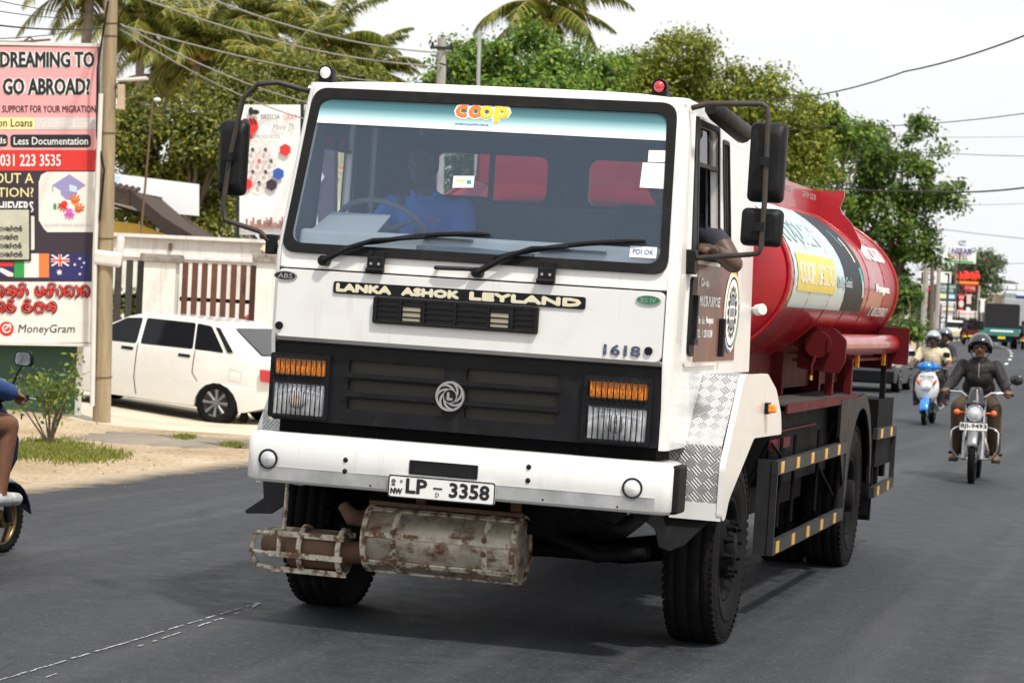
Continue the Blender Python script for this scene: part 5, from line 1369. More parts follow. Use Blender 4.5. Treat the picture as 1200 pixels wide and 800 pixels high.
# --- driver in the cab (truck axes; he faces -y)
b = Body(); sk = 'skin_dark'
b.ell((-.57, 1.2, 1.82), (.18, .14, .14), 'trouser_black'); b.cap((-.57, 1.2, 1.9), (-.57, 1.14, 2.12), .155, .165, 'shirt_blue'); b.ell((-.57, 1.14, 2.14), (.215, .12, .13), 'shirt_blue')
b.cap((-.57, 1.1, 2.2), (-.57, 1.08, 2.32), .058, .055, sk)
P, rot = b.head((-.585, 1.04, 2.405), (.02, -1, -.02), (0, 0, 1), sk)
b.limb([(-.76, 1.13, 2.18), (-.86, 1.0, 1.98), (-.88, .75, 2.0)], [.075, .056, .04], ['shirt_blue', sk])
b.limb([(-.38, 1.13, 2.18), (-.3, .98, 1.96), (-.44, .72, 1.97)], [.075, .056, .04], ['shirt_blue', sk])
b.hand((-.88, .75, 2.0), (.2, -1, .4), (.2, -.3, -1), 1, sk, 1.0); b.hand((-.44, .72, 1.97), (-.3, -1, .35), (0, -.3, -1), -1, sk, 1.0)
for x in (-.68, -.46): b.limb([(x, 1.15, 1.8), (x, .78, 1.82), (x + .01, .68, 1.5)], [.09, .07, .055], ['trouser_black'] * 2)
pd = b.mesh('person', 'driver in a blue polo shirt holding the steering wheel inside the truck cab', (0, 0, 0), 0, .012)
pd.matrix_world = trk_M
def child_mesh(g, name, m, par):
    o = g.build(name, m); o.parent = par; return o
g = MB(); n_ = 20; vs_ = []
for i in range(9):
    th = R(100) * i / 8
    for j in range(n_):
        ph = 2 * PI * j / n_; fr = max(0, math.sin(ph)); t = min(th, R(100) - R(48) * fr)
        vs_.append(P(.083 * math.sin(t) * math.cos(ph), .104 * math.sin(t) * math.sin(ph) - .012, .028 + .102 * math.cos(t)))
g.add(vs_, [(i * n_ + j, i * n_ + (j + 1) % n_, (i + 1) * n_ + (j + 1) % n_, (i + 1) * n_ + j) for i in range(8) for j in range(n_)], 0, True); child_mesh(g, 'hair', M['hair'], pd)
g = MB(); letters(g, 'coop', (-.53, 2.105, -.45, 2.135), XZ(.985), .03); child_mesh(g, 'shirt_print', M['orange'], pd)
g = MB(); g.tube([(-.77, 1.2, 2.26), (-.69, 1.06, 2.2), (-.58, 1.0, 2.06), (-.45, 1.02, 1.92)], .022, 6); child_mesh(g, 'seat_belt', M['interior'], pd)
g = MB(); g.tube([(-.50, 1.06, 2.27), (-.54, 1.03, 2.215), (-.57, 1.015, 2.16), (-.60, 1.03, 2.215), (-.64, 1.06, 2.27)], .014, 6); child_mesh(g, 'collar', M['shirt_blue'], pd)
# --- passenger leaning an arm out of the side window
b = Body()
b.ell((.72, 1.25, 1.82), (.17, .14, .14), 'trouser_black'); b.cap((.72, 1.25, 1.9), (.74, 1.2, 2.1), .15, .16, 'shirt_navy'); b.ell((.75, 1.2, 2.12), (.2, .12, .13), 'shirt_navy')
b.cap((.72, 1.17, 2.2), (.72, 1.14, 2.32), .056, .054, sk); P, rot = b.head((.7, 1.11, 2.4), (-.1, -1, -.05), (0, 0, 1), sk)
b.limb([(.93, 1.16, 2.15), (1.05, 1.03, 2.075), (1.135, .97, 1.985), (1.10, .62, 2.035)], [.078, .066, .05, .036], ['shirt_navy', sk, sk])
b.hand((1.10, .62, 2.035), (-.25, -1, .25), (-.3, .1, -1), -1, sk, .7)
b.limb([(.56, 1.18, 2.14), (.5, 1.02, 1.92), (.62, .82, 1.85)], [.072, .055, .04], ['shirt_navy', sk]); b.hand((.62, .82, 1.85), (.2, -1, -.1), (0, 0, -1), -1, sk, .6)
for x in (.62, .83): b.limb([(x, 1.18, 1.8), (x, .8, 1.82), (x, .7, 1.5)], [.088, .07, .055], ['trouser_black'] * 2)
pp2 = b.mesh('person', 'passenger in a dark short sleeved shirt resting a bare forearm on the truck window sill', (0, 0, 0), 0, .011)
pp2.matrix_world = trk_M
g = MB(); g.tube([Vector((1.052, 1.028, 2.072)) + Matrix(((.66, -.5, .0), (.0, .55, .8), (.6, .6, -.5))).transposed() @ Vector((.069 * math.cos(2 * PI * k / 20), .069 * math.sin(2 * PI * k / 20), 0)) for k in range(20)], .0045, 5, closed=True); child_mesh(g, 'cuff', M['offwhite'], pp2)
g = MB(); vs_ = []
for i in range(9):
    th = R(100) * i / 8
    for j in range(n_):
        ph = 2 * PI * j / n_; fr = max(0, math.sin(ph)); t = min(th, R(100) - R(48) * fr)
        vs_.append(P(.083 * math.sin(t) * math.cos(ph), .104 * math.sin(t) * math.sin(ph) - .012, .028 + .102 * math.cos(t)))
g.add(vs_, [(i * n_ + j, i * n_ + (j + 1) % n_, (i + 1) * n_ + (j + 1) % n_, (i + 1) * n_ + j) for i in range(8) for j in range(n_)], 0, True); child_mesh(g, 'hair', M['hair'], pp2)
# ================================================================== MOTORCYCLE AND RIDER (local: faces -y)
M['bike_black'] = mat('bike black', (.012, .012, .014), .25, coat=.6, var=.1)
M['engine'] = mat('engine alloy', (.32, .32, .33), .42, metal=.7, var=.3, scale=14, dirt=(.05, .045, .04), dscale=8, dirt_amt=.7)
M['fork'] = mat('fork alloy', (.3, .3, .31), .32, metal=.85, var=.2, scale=12)
M['red_lens'] = mat('tail lens', (.5, .02, .015), .2, coat=.6)
M['orange_lens'] = mat('orange lens', (.75, .12, .015), .25, coat=.5)
def ring_wheel(name, par, c, r, wd, hub=.06, spokes=18, m_rim=None, axis='x'):
    g = MB(); g.lathe([(-wd * .25, r * .78), (-wd * .3, r * .72), (wd * .3, r * .72), (wd * .25, r * .78)], c, 'x', 36); g.cyl(Vector(c) - Vector((.05, 0, 0)), Vector(c) + Vector((.05, 0, 0)), hub, n=18)
    for k in range(spokes):
        a = 2 * PI * k / spokes; s_ = .035 if k % 2 else -.035
        g.cyl(Vector(c) + Vector((s_, math.cos(a) * hub, math.sin(a) * hub)), Vector(c) + Vector((0, math.cos(a + .3) * r * .73, math.sin(a + .3) * r * .73)), .0035 if spokes > 8 else .014, n=5)
    wh = g.build(name, m_rim or M['chrome'], par)
    g = MB(); g.lathe([(-wd * .35, r * .74), (-wd * .5, r * .84), (-wd * .42, r * .94), (-wd * .2, r * .99), (0, r), (wd * .2, r * .99), (wd * .42, r * .94), (wd * .5, r * .84), (wd * .35, r * .74)], c, 'x', 40)
    for k in range(40):
        a = 2 * PI * k / 40
        for s_ in (-1, 1): g.box(Vector(c) + Vector((s_ * wd * .3, math.cos(a) * r * .97, math.sin(a) * r * .97)), (.016, .014, .012), rot=(a - PI / 2, 0, 0))
    g.build('tyre', M['tyre'], wh); return wh
mx_, my_ = 5.12, 28.55
mc = thing('motorcycle', 'black motorcycle with chrome crash bars and round headlamp ridden towards the camera', 'motorcycle', (mx_, my_, gz(mx_, my_)), (0, 0, R(-12.5)))
ring_wheel('front_wheel', mc, (0, 0, .3), .3, .085)
ring_wheel('rear_wheel', mc, (.0, 1.28, .3), .3, .1)
g = MB(); pts = []
for k in range(11):
    a = R(25 + 13 * k); 
    for x in (-.055, -.03, 0, .03, .055): pts.append((x, -math.cos(a) * .315, .3 + math.sin(a) * .315 - abs(x) * .4))
g.add(pts, [(i * 5 + j, i * 5 + j + 1, (i + 1) * 5 + j + 1, (i + 1) * 5 + j) for i in range(10) for j in range(4)], 0, True)
fm = g.build('front_mudguard', M['fork'], mc); fm.modifiers.new('t', 'SOLIDIFY').thickness = .006
for s_ in (-1, 1):
    g = MB(); g.cyl((s_ * .095, .0, .3), (s_ * .095, .26, .95), .02, n=14); g.cyl((s_ * .095, -.01, .27), (s_ * .095, .1, .55), .028, n=14); g.build('fork_leg', M['fork'], mc)
    g = MB(); g.tube([(s_ * .1, .42, .62), (s_ * .21, .36, .6), (s_ * .255, .36, .56), (s_ * .255, .36, .36), (s_ * .2, .4, .27), (s_ * .08, .45, .25)], .012, 8); g.build('crash_bar', M['chrome'], mc)
    g = MB(); g.ell((s_ * .2, .2, .775), (.036, .025, .034), 14, 10); g.cyl((s_ * .09, .2, .775), (s_ * .18, .2, .775), .01); g.build('indicator', M['orange_lens'], mc)
    g = MB(); g.cyl((s_ * .29, .32, 1.0), (s_ * .4, .36, .985), .018); g.tube([(s_ * .3, .3, 1.0), (s_ * .4, .27, .985)], .006, 5); g.build('grip', M['black'], mc)
g = MB(); g.tube([(-.4, .36, .985), (-.3, .32, 1.0), (-.16, .25, 1.0), (-.1, .24, .95), (.1, .24, .95), (.16, .25, 1.0), (.3, .32, 1.0), (.4, .36, .985)], .012, 8); g.build('handlebar', M['chrome'], mc)
g = MB(); g.lathe([(.14, .0), (.14, .02), (.2, .085), (.24, .09), (.3, .06), (.34, 0)], (0, -.06, .775), 'y', 28); g.build('headlamp_shell', M['bike_black'], mc)
g = MB(); g.lathe([(.125, 0), (.13, .05), (.145, .083)], (0, -.06, .775), 'y', 28); hl = g.build('headlight', M['lens'], mc)
g = MB(); g.lathe([(.135, .083), (.13, .093), (.16, .096)], (0, -.06, .775), 'y', 28); g.build('headlight_rim', M['chrome'], hl)
g = MB(); pts = []
for i in range(7):
    f = i / 6; z = .86 + .2 * f; hw = .125 - .06 * f ** 1.5
    for j in range(9):
        u = -1 + 2 * j / 8; pts.append((u * hw, .07 + .1 * f + .1 * u * u, z))
g.add(pts, [(i * 9 + j, i * 9 + j + 1, (i + 1) * 9 + j + 1, (i + 1) * 9 + j) for i in range(6) for j in range(8)], 0, True)
fl = g.build('flyscreen', M['bike_black'], mc); fl.modifiers.new('t', 'SOLIDIFY').thickness = .006
g = MB(); g.box((0, .062, .905), (.05, .004, .02)); g.build('screen_badge', M['steel'], fl)
g = MB(); g.plate(rrect(-.155, .585, .155, .68, .012), [], XZ(-.1), .006); pl_ = g.build('number_plate', M['white_plain'], mc)
g = MB(); letters(g, 'BJI-9493', (-.14, .602, .14, .663), XZ(-.102), .08); g.plate(rrect(-.155, .585, .155, .68, .012), [rrect(-.149, .591, .149, .674, .01)], XZ(-.101), .001); g.build('plate_characters', M['ink'], pl_)
g = MB(); g.ell((0, .62, .86), (.13, .28, .12), 18, 12); g.build('fuel_tank', M['bike_black'], mc)
g = MB(); g.tube([(0, .75, .82), (0, 1.0, .79), (0, 1.35, .82), (0, 1.5, .84)], [.1, .12, .12, .06], 12); g.build('seat', M['rubber'], mc)
g = MB(); g.box((0, .62, .42), (.22, .3, .26)); g.cyl((0, .5, .5), (0, .42, .68), .085, n=16)
for k in range(6): g.cyl((0, .5 - k * .014, .52 + k * .026), (0, .497 - k * .014, .528 + k * .026), .105, n=16)
g.cyl((-.15, .64, .38), (.15, .64, .38), .09, n=18); g.build('engine', M['engine'], mc, bevel=.01)
g = MB(); g.tube([(.1, .45, .5), (.14, .4, .35), (.14, .6, .27), (.15, 1.1, .3), (.16, 1.5, .36)], [.02, .022, .025, .04, .045], 10); g.build('exhaust_pipe', M['chrome'], mc)
g = MB()
for s_ in (-1, 1): g.tube([(s_ * .07, .35, .9), (s_ * .1, .7, .3), (s_ * .1, 1.28, .3)], .018, 6); g.cyl((s_ * .12, .72, .3), (s_ * .3, .72, .3), .015)
g.build('frame', M['black'], mc)
g = MB(); g.tube([(.28, .31, 1.0), (.36, .34, 1.1), (.385, .35, 1.13)], .006, 6); msk = g.build('mirror_stalk', M['black'], mc)
g = MB(); g.ell((.43, .36, 1.155), (.075, .022, .06), 18, 10); g.build('mirror', M['black_gloss'], mc)
g = MB(); g.tube([(-.28, .31, 1.0), (-.2, .3, 1.02)], .012); g.build('lever_clamp', M['black'], mc)
def on_bike(o, root):
    o.location = root.location; o.rotation_euler = root.rotation_euler
# rider
b = Body(); sk = 'skin'
b.ell((0, .88, .92), (.165, .15, .13), 'trouser_brown'); b.cap((0, .88, .98), (0, .78, 1.22), .155, .17, 'jacket'); b.ell((0, .76, 1.25), (.2, .13, .125), 'jacket'); b.ell((0, .82, 1.05), (.19, .155, .13), 'jacket'); b.ell((0, .7, 1.15), (.15, .09, .12), 'jacket'); b.ell((0, .74, 1.345), (.12, .09, .05), 'jacket')
b.cap((0, .74, 1.33), (0, .71, 1.42), .055, .05, sk); P, rot = b.head((0, .68, 1.50), (0, -1, -.06), (0, 0, 1), sk)
for s_ in (-1, 1):
    b.limb([(s_ * .185, .77, 1.285), (s_ * .28, .68, 1.10), (s_ * .31, .52, 1.05), (s_ * .335, .415, 1.02)], [.076, .066, .056, .046], ['jacket'] * 3)
    b.hand((s_ * .335, .42, 1.02), (s_ * .05, -1, -.15), (0, -.5, -1), s_, sk, 1.0)
    b.limb([(s_ * .1, .86, .9), (s_ * .2, .44, .82), (s_ * .2, .5, .6), (s_ * .21, .66, .37)], [.105, .085, .08, .075], ['trouser_brown'] * 3)
    b.limb([(s_ * .21, .66, .36), (s_ * .22, .67, .3)], [.042, .04], [sk])
    b.limb([(s_ * .22, .7, .27), (s_ * .235, .53, .255)], [.042, .036], [sk])
    for t_ in range(5): b.cap((s_ * (.21 + .014 * t_), .52 + .006 * t_, .252), (s_ * (.213 + .014 * t_), .488 + .008 * t_, .247), .011, .009, sk)
rd = b.mesh('person', 'motorcyclist in a dark jacket, black helmet and sunglasses riding the black motorcycle', (0, 0, 0), 0, .0095); on_bike(rd, mc)
helmet(rd, P, mat('black helmet', (.012, .014, .02), .12, coat=.9))
g = MB()
for s_ in (-1, 1): g.ell(P(s_ * .034, .098, .012), (.03, .008, .021), 14, 8)
g.tube([P(-.03, .1, .018), P(.03, .1, .018)], .004, 6); g.tube([P(-.06, .09, .016), P(-.085, 0, .01)], .004, 5); g.tube([P(.06, .09, .016), P(.085, 0, .01)], .004, 5); child_mesh(g, 'sunglasses', M['black_gloss'], rd)
g = MB(); g.tube([(0, .625, 1.32), (0, .6, 1.2), (0, .66, 1.02)], .005, 5); child_mesh(g, 'zip', M['steel'], rd)
for s_ in (-1, 1):
    g = MB(); g.box((s_ * .235, .6, .222), (.095, .26, .022)); g.tube([(s_ * .19, .58, .235), (s_ * .235, .56, .3), (s_ * .28, .58, .235)], .011, 6); child_mesh(g, 'sandal', M['sandal'], rd)
# ================================================================== SCOOTERS
def scooter(label, loc, yaw, body_m, trim_m, plate=None, roll=0, rim=None):
    t = thing('scooter', label, 'scooter', loc, (0, roll, yaw))
    ring_wheel('front_wheel', t, (0, 0, .215), .215, .09, spokes=6, m_rim=rim or M['engine']); ring_wheel('rear_wheel', t, (0, 1.22, .215), .215, .1, spokes=6, m_rim=rim or M['engine'])
    g = MB(); pts = []
    for k in range(12):
        a = R(12 + 13.5 * k)
        for x in (-.075, -.05, 0, .05, .075): pts.append((x, -math.cos(a) * .245, .215 + math.sin(a) * (.26 if k < 8 else .245) - abs(x) * .5))
    g.add(pts, [(i * 5 + j, i * 5 + j + 1, (i + 1) * 5 + j + 1, (i + 1) * 5 + j) for i in range(11) for j in range(4)], 0, True)
    fm = g.build('front_mudguard', trim_m, t); fm.modifiers.new('t', 'SOLIDIFY').thickness = .008
    g = MB()
    for s_ in (-1, 1): g.cyl((s_ * .07, .0, .2), (s_ * .06, .12, .55), .022)
    g.build('fork', M['black'], t)
    # leg shield / apron
    g = MB(); rws = [(.36, .12, .10, .08), (.45, .17, .04, .1), (.56, .205, .0, .1), (.68, .2, .0, .09), (.78, .165, .03, .08), (.86, .12, .09, .06), (.92, .08, .14, .04)]
    n = 11; pts = []
    for (z, hw, y, bow) in rws:
        for j in range(n):
            u = -1 + 2 * j / (n - 1); pts.append((u * hw, y + bow * u * u * 1.6, z + .03 * abs(u)))
    g.add(pts, [(i * n + j, i * n + j + 1, (i + 1) * n + j + 1, (i + 1) * n + j) for i in range(len(rws) - 1) for j in range(n - 1)], 0, True)
    ap = g.build('apron', body_m, t); sd = ap.modifiers.new('t', 'SOLIDIFY'); sd.thickness = .05; sd.offset = -1
    g = MB(); g.ell((0, .0, .64), (.085, .03, .07), 18, 12); g.build('headlight', M['lens'], ap)
    for s_ in ((-1, 1) if plate else ()):
        g = MB(); g.ell((s_ * .14, .03, .73), (.025, .03, .06), 12, 8, rot=(0, s_ * .5, 0)); g.build('indicator', M['orange_lens'], ap)
    # handlebar cowl
    g = MB(); rws = [(-.2, .27, .965, .02), (-.14, .19, .985, .055), (-.06, .14, .99, .08), (.06, .14, .99, .08), (.14, .19, .985, .055), (.2, .27, .965, .02)]
    for i in range(5):
        a, c_ = rws[i], rws[i + 1]; g.tube([(a[0], a[1] + .03, a[2]), (c_[0], c_[1] + .03, c_[2])], [a[3], c_[3]], 14)
    g.ell((0, .15, .985), (.1, .09, .075)); g.build('handlebar_cowl', trim_m, t)
    g = MB(); g.tube([(-.34, .3, .965), (-.2, .27, .965), (.2, .27, .965), (.34, .3, .965)], [.019, .013, .013, .019], 10); g.build('handlebar', M['black'], t)
    for s_ in (-1, 1):
        g = MB(); g.tube([(s_ * .2, .27, .99), (s_ * .25, .28, 1.1), (s_ * .29, .28, 1.16)], .006, 6); st = g.build('mirror_stalk', M['black'], t)
        g = MB(); g.plate(rquad([(s_ * .29 - .06, 1.15), (s_ * .29 + .06, 1.15), (s_ * .29 + .055, 1.24), (s_ * .29 - .055, 1.24)], .035), [], XZ(.255), .03); mm_ = g.build('mirror', M['black'], t, bevel=.006)
        g = MB(); g.plate(rquad([(s_ * .29 - .052, 1.157), (s_ * .29 + .052, 1.157), (s_ * .29 + .048, 1.233), (s_ * .29 - .048, 1.233)], .03), [], XZ(.2865), .001); g.build('mirror_glass', M['mirror'], mm_)
        g = MB(); g.tube([(s_ * .24, .24, .97), (s_ * .36, .23, .955)], .006, 6); g.build('brake_lever', M['steel'], t)
    g = MB(); g.box((0, .52, .3), (.26, .5, .05)); g.box((0, .5, .24), (.12, .7, .08)); g.build('footboard', M['black'], t, bevel=.01)
    g = MB(); g.tube([(0, .72, .34), (0, .8, .5), (0, 1.1, .6), (0, 1.5, .66), (0, 1.62, .7)], [.12, .15, .16, .13, .05], 16); g.build('rear_body', body_m, t)
    g = MB(); g.tube([(0, .72, .72), (0, .95, .75), (0, 1.25, .78), (0, 1.5, .8)], [.09, .13, .13, .07], 14); g.build('seat', M['rubber'], t)
    g = MB(); g.cyl((.06, 1.0, .3), (.06, 1.3, .3), .1); g.tube([(.15, .8, .25), (.15, 1.1, .27), (.17, 1.5, .33)], [.02, .045, .05], 10); g.build('engine', M['engine'], t)
    if plate:
        g = MB(); g.plate(rrect(-.13, .775, .13, .86, .01), [], XZ(.02), .006); p_ = g.build('number_plate', M['white_plain'], t)
        g = MB(); letters(g, plate, (-.115, .793, .115, .843), XZ(.018), .03); g.build('plate_characters', M['ink'], p_)
    return t
M['sc_white'] = mat('scooter white', (.72, .74, .76), .25, coat=.6)
M['sc_blue'] = mat('scooter blue', (.02, .2, .62), .25, coat=.6)
M['sc_navy'] = mat('scooter navy', (.007, .012, .04), .3, coat=.35)
sx_, sy_ = 7.0, 43.7
s1 = scooter('white and blue scooter carrying two people behind the truck', (sx_, sy_, gz(sx_, sy_)), R(-15), M['sc_white'], M['sc_blue'], 'WG 3616')
b = Body(); sk = 'skin_dark'
b.ell((0, .98, .86), (.17, .15, .13), 'trouser_black'); b.cap((0, .98, .93), (0, .92, 1.14), .155, .165, 'shirt_cream'); b.ell((0, .9, 1.2), (.215, .13, .13), 'shirt_cream')
b.cap((0, .88, 1.28), (0, .86, 1.37), .056, .052, sk); P, rot = b.head((0, .83, 1.44), (0, -1, -.05), (0, 0, 1), sk)
b.cap(P(-.03, .088, -.043), P(.03, .088, -.043), .009, .009, 'hair')
for s_ in (-1, 1):
    b.limb([(s_ * .2, .91, 1.23), (s_ * .26, .84, 1.1)], [.085, .07], ['shirt_cream']); b.limb([(s_ * .26, .84, 1.1), (s_ * .31, .74, 1.0), (s_ * .3, .4, .99)], [.055, .048, .036], [sk] * 2)
    b.hand((s_ * .3, .4, .99), (s_ * .05, -1, -.1), (0, -.4, -1), s_, sk, 1.0)
    b.limb([(s_ * .1, .95, .84), (s_ * .2, .5, .72), (s_ * .2, .52, .4)], [.1, .08, .07], ['trouser_black'] * 2); b.limb([(s_ * .2, .52, .4), (s_ * .2, .52, .36)], [.045, .042], [sk]); b.limb([(s_ * .2, .56, .355), (s_ * .22, .38, .345)], [.04, .033], ['sandal'])
r1 = b.mesh('person', 'scooter rider in a cream shirt and pale helmet with a moustache', (0, 0, 0), 0, .012); on_bike(r1, s1)
helmet(r1, P, mat('silver helmet', (.42, .46, .5), .18, metal=.3, coat=.8), M['win'])
b = Body()
b.ell((.03, 1.34, .92), (.17, .14, .13), 'trouser_black'); b.cap((.04, 1.34, .99), (.09, 1.26, 1.22), .15, .16, 'shirt_navy'); b.ell((.1, 1.25, 1.27), (.2, .12, .12), 'shirt_navy')
b.cap((.13, 1.23, 1.34), (.15, 1.2, 1.43), .054, .05, sk); P, rot = b.head((.165, 1.16, 1.5), (.12, -1, -.05), (.08, 0, 1), sk)
b.limb([(.28, 1.25, 1.29), (.34, 1.2, 1.12), (.3, .98, 1.08)], [.078, .06, .045], ['shirt_navy', sk]); b.hand((.3, .98, 1.08), (-.4, -1, 0), (-1, 0, -.2), 1, sk, .8)
b.limb([(-.1, 1.25, 1.29), (-.24, 1.15, 1.1), (-.22, .98, 1.0)], [.078, .06, .045], ['shirt_navy', sk]); b.hand((-.22, .98, 1.0), (.3, -1, 0), (1, 0, -.2), -1, sk, .8)
for s_ in (-1, 1):
    b.limb([(s_ * .1, 1.3, .9), (s_ * .25, .92, .75), (s_ * .25, 1.0, .44)], [.1, .08, .062], ['trouser_black'] * 2); b.limb([(s_ * .25, 1.0, .4), (s_ * .26, .84, .35)], [.045, .035], ['sandal'])
r2 = b.mesh('person', 'pillion passenger in dark clothes and dark helmet leaning out behind the scooter rider', (0, 0, 0), 0, .012); on_bike(r2, s1)
helmet(r2, P, mat('grey helmet', (.12, .14, .18), .16, coat=.8), M['win'])
# scooter cut by the left edge of the picture, heading away to the right
lx, ly = -3.05, 15.7
s2 = scooter('dark navy scooter cut by the left edge of the picture heading along the road', (lx, ly, gz(lx, ly)), R(159), M['sc_navy'], M['sc_navy'], None, 0, mat('gold rim', (.15, .11, .05), .35, metal=.8))
b = Body(); sk = 'skin'
b.ell((0, .98, .88), (.17, .15, .13), 'trouser_black'); b.cap((0, .98, .95), (0, .92, 1.16), .155, .165, 'jacket_blue'); b.ell((0, .9, 1.22), (.215, .13, .13), 'jacket_blue')
b.cap((0, .88, 1.3), (0, .86, 1.39), .056, .052, sk); P, rot = b.head((0, .83, 1.46), (0, -1, -.05), (0, 0, 1), sk)
for s_ in (-1, 1):
    b.limb([(s_ * .2, .91, 1.25), (s_ * .3, .76, 1.06), (s_ * .3, .44, 1.0)], [.088, .07, .055], ['jacket_blue'] * 2); b.hand((s_ * .3, .42, .99), (0, -1, -.1), (0, -.4, -1), s_, sk, 1.0)
    b.limb([(s_ * .1, .95, .86), (s_ * .14, .72, .84)], [.11, .1], ['trouser_black']); b.limb([(s_ * .14, .72, .84), (s_ * .26, .38, .80), (s_ * .25, .42, .4)], [.085, .072, .045], [sk] * 2); b.limb([(s_ * .25, .45, .37), (s_ * .26, .24, .36)], [.048, .04], ['shoe_silver'])
r3 = b.mesh('person', 'scooter rider in a blue jacket with bare knees at the left edge of the picture', (0, 0, 0), 0, .011); on_bike(r3, s2)
helmet(r3, P, mat('plain black helmet', (.02, .02, .022), .3, coat=.5))
# ================================================================== LEFT ROADSIDE
lx_fix = None
class Panel:
    """flat board: photo-like coordinates (u right, v down) laid on an upright local x-z plane"""
    def __init__(s, root, u0, v0, sc, th=0): s.root, s.u0, s.v0, s.sc, s.c, s.s = root, u0, v0, sc, math.cos(R(th)), math.sin(R(th))
    def fn(s, off):
        return lambda u, v, w_: Vector((((u - s.u0) * s.c - (s.v0 - v) * s.s) * s.sc, -off - w_, ((u - s.u0) * s.s + (s.v0 - v) * s.c) * s.sc))
    def patch(s, name, poly, m, off, th=.002, parent=None, holes=()):
        g = MB(); g.plate([(p[0], p[1]) for p in poly], holes, s.fn(off), th); return g.build(name, m, parent or s.root)
    def rect(s, name, u0, v0, u1, v1, m, off, th=.002, parent=None, r=0):
        return s.patch(name, rrect(u0, v0, u1, v1, r) if r else [(u0, v0), (u1, v0), (u1, v1), (u0, v1)], m, off, th, parent)
    def text(s, name, t, u0, v0, u1, v1, m, off, bold=.02, parent=None, shear=0):
        g = MB(); f = s.fn(off)
        letters(g, t, (u0, -v1, u1, -v0), lambda u, v, w_: f(u, -v, w_), bold, shear=shear); return g.build(name, m, parent or s.root)
    def strokes(s, name, lines, r, m, off, parent=None):
        g = MB(); f = s.fn(off)
        for l in lines: g.tube([f(p[0], p[1], 0) for p in l], r * s.sc, 6)
        return g.build(name, m, parent or s.root)
M['pink'] = mat('pink banner', (.78, .36, .37), .6, var=.05, scale=2)
M['banner_red'] = mat('red banner', (.62, .03, .025), .6, var=.08, scale=2)
M['plum'] = mat('plum banner', (.035, .022, .038), .55)
M['pale'] = mat('pale board', (.76, .75, .7), .5, var=.05, dirt=(.55, .5, .42), dscale=2, dirt_amt=.35)
M['pale_yellow'] = mat('pale yellow', (.85, .76, .35), .6)
M['ghost'] = mat('faded grey', (.62, .6, .62), .6)
M['ghost2'] = mat('faded cream', (.80, .72, .62), .6)
M['lilac'] = mat('lilac', (.3, .27, .5), .6)
M['magenta'] = mat('magenta', (.7, .1, .5), .6)
M['skyb'] = mat('pale blue', (.5, .66, .78), .6)
M['grn'] = mat('flag green', (.03, .32, .07), .6)
M['flag_orange'] = mat('flag orange', (.68, .2, .05), .6)
M['flag_white'] = mat('flag white', (.8, .74, .72), .6)
M['flag_navy'] = mat('flag navy', (.02, .02, .13), .6)
M['green_wall'] = mat('dark green sheet', (.022, .075, .045), .55, var=.12, scale=3, dirt=(.06, .08, .06), dscale=2, dirt_amt=.4)
M['board_back'] = mat('board steel', (.3, .3, .29), .6, var=.2)

bp0 = at(112, 498, 31)
bx, by_ = bp0.x, 31
sg = thing('advertising_board', 'tall pink, plum and white advertising board with English and Sinhala writing at the left edge', 'sign', (bx, by_, gz(bx, by_)), (0, R(-1.6), 0))
p0 = at(112, 498, 31); SCL = 31 / FPX
zoff = (gz(bx, by_) - p0.z) / SCL
Pn = Panel(sg, 112, 498 + (-zoff), SCL, ROLL - 1.6)
Pn.rect('board', -60, 53, 117, 402, M['board_back'], -.03, .04)
Pn.rect('pink_panel', -60, 55, 115, 176, M['pink'], .012)
Pn.rect('red_panel', -60, 176, 113, 200, M['banner_red'], .012)
Pn.rect('plum_panel', -60, 200, 112, 330, M['plum'], .012)
wp = Pn.rect('white_panel', -60, 330, 110, 401, M['pale'], .012)
for nm, off, bd, m_ in (('headline_halo', .016, .09, M['white_plain']), ('headline', .019, .035, M['ink'])):
    e = .8 if bd > .05 else 0
    Pn.text(nm, 'DREAMING TO', 1 - e, 61 - e, 112 + e, 80 + e, m_, off, .26 if e else .1); Pn.text(nm, 'GO ABROAD?', 4 - e, 92 - e, 107 + e, 112 + e, m_, off, .26 if e else .1)
Pn.text('small_print', 'L SUPPORT FOR YOUR MIGRATION', -2, 124, 113, 132.5, M['ink'], .016, .05)
Pn.rect('yellow_strip', -60, 138, 42, 152, M['pale_yellow'], .016); Pn.text('strip_print', 'ion Loans', -4, 139.5, 39, 149, M['ink'], .019, .03)
Pn.rect('grey_strip', 42.3, 138, 114, 152, M['ghost'], .016); Pn.text('strip_print', 'Student Loans', 48, 140, 112, 150, M['ghost2'], .019, .05)
Pn.rect('black_pill', -40, 158, 10, 172, M['ink'], .016, r=4); Pn.text('pill_print', 'ds', -2, 161, 8, 168.5, M['white_plain'], .019, .03)
Pn.rect('black_pill', 13, 158, 107, 173, M['ink'], .016, r=4); Pn.text('pill_print', 'Less Documentation', 17, 161, 104, 170, M['white_plain'], .019, .03)
Pn.text('phone_number', '031 223 3535', 1, 181, 72, 195, M['white_plain'], .016, .045)
Pn.text('question', 'OUT A', -6, 203, 40, 215, M['pale_yellow'], .016, .012); Pn.text('question', 'TION?', -2, 220, 40, 231, M['pale_yellow'], .016, .012)
Pn.text('name_print', 'CHIEVERS', -10, 236, 40, 249, M['white_plain'], .016, .06)
cd = Pn.patch('logo_card', [(56, 272), (52, 268), (46, 258), (46, 214), (49, 205), (56, 201.5), (112.5, 201.5), (111, 272)], M['pale'], .016)
Pn.patch('cap_drawing', [(62, 217), (82, 204.5), (101, 217), (82, 229)], M['lilac'], .02, parent=cd); Pn.patch('cap_drawing', [(72, 222), (82, 229), (91, 223), (91, 228), (86, 234), (78, 234), (72, 228)], M['lilac'], .0185, parent=cd)
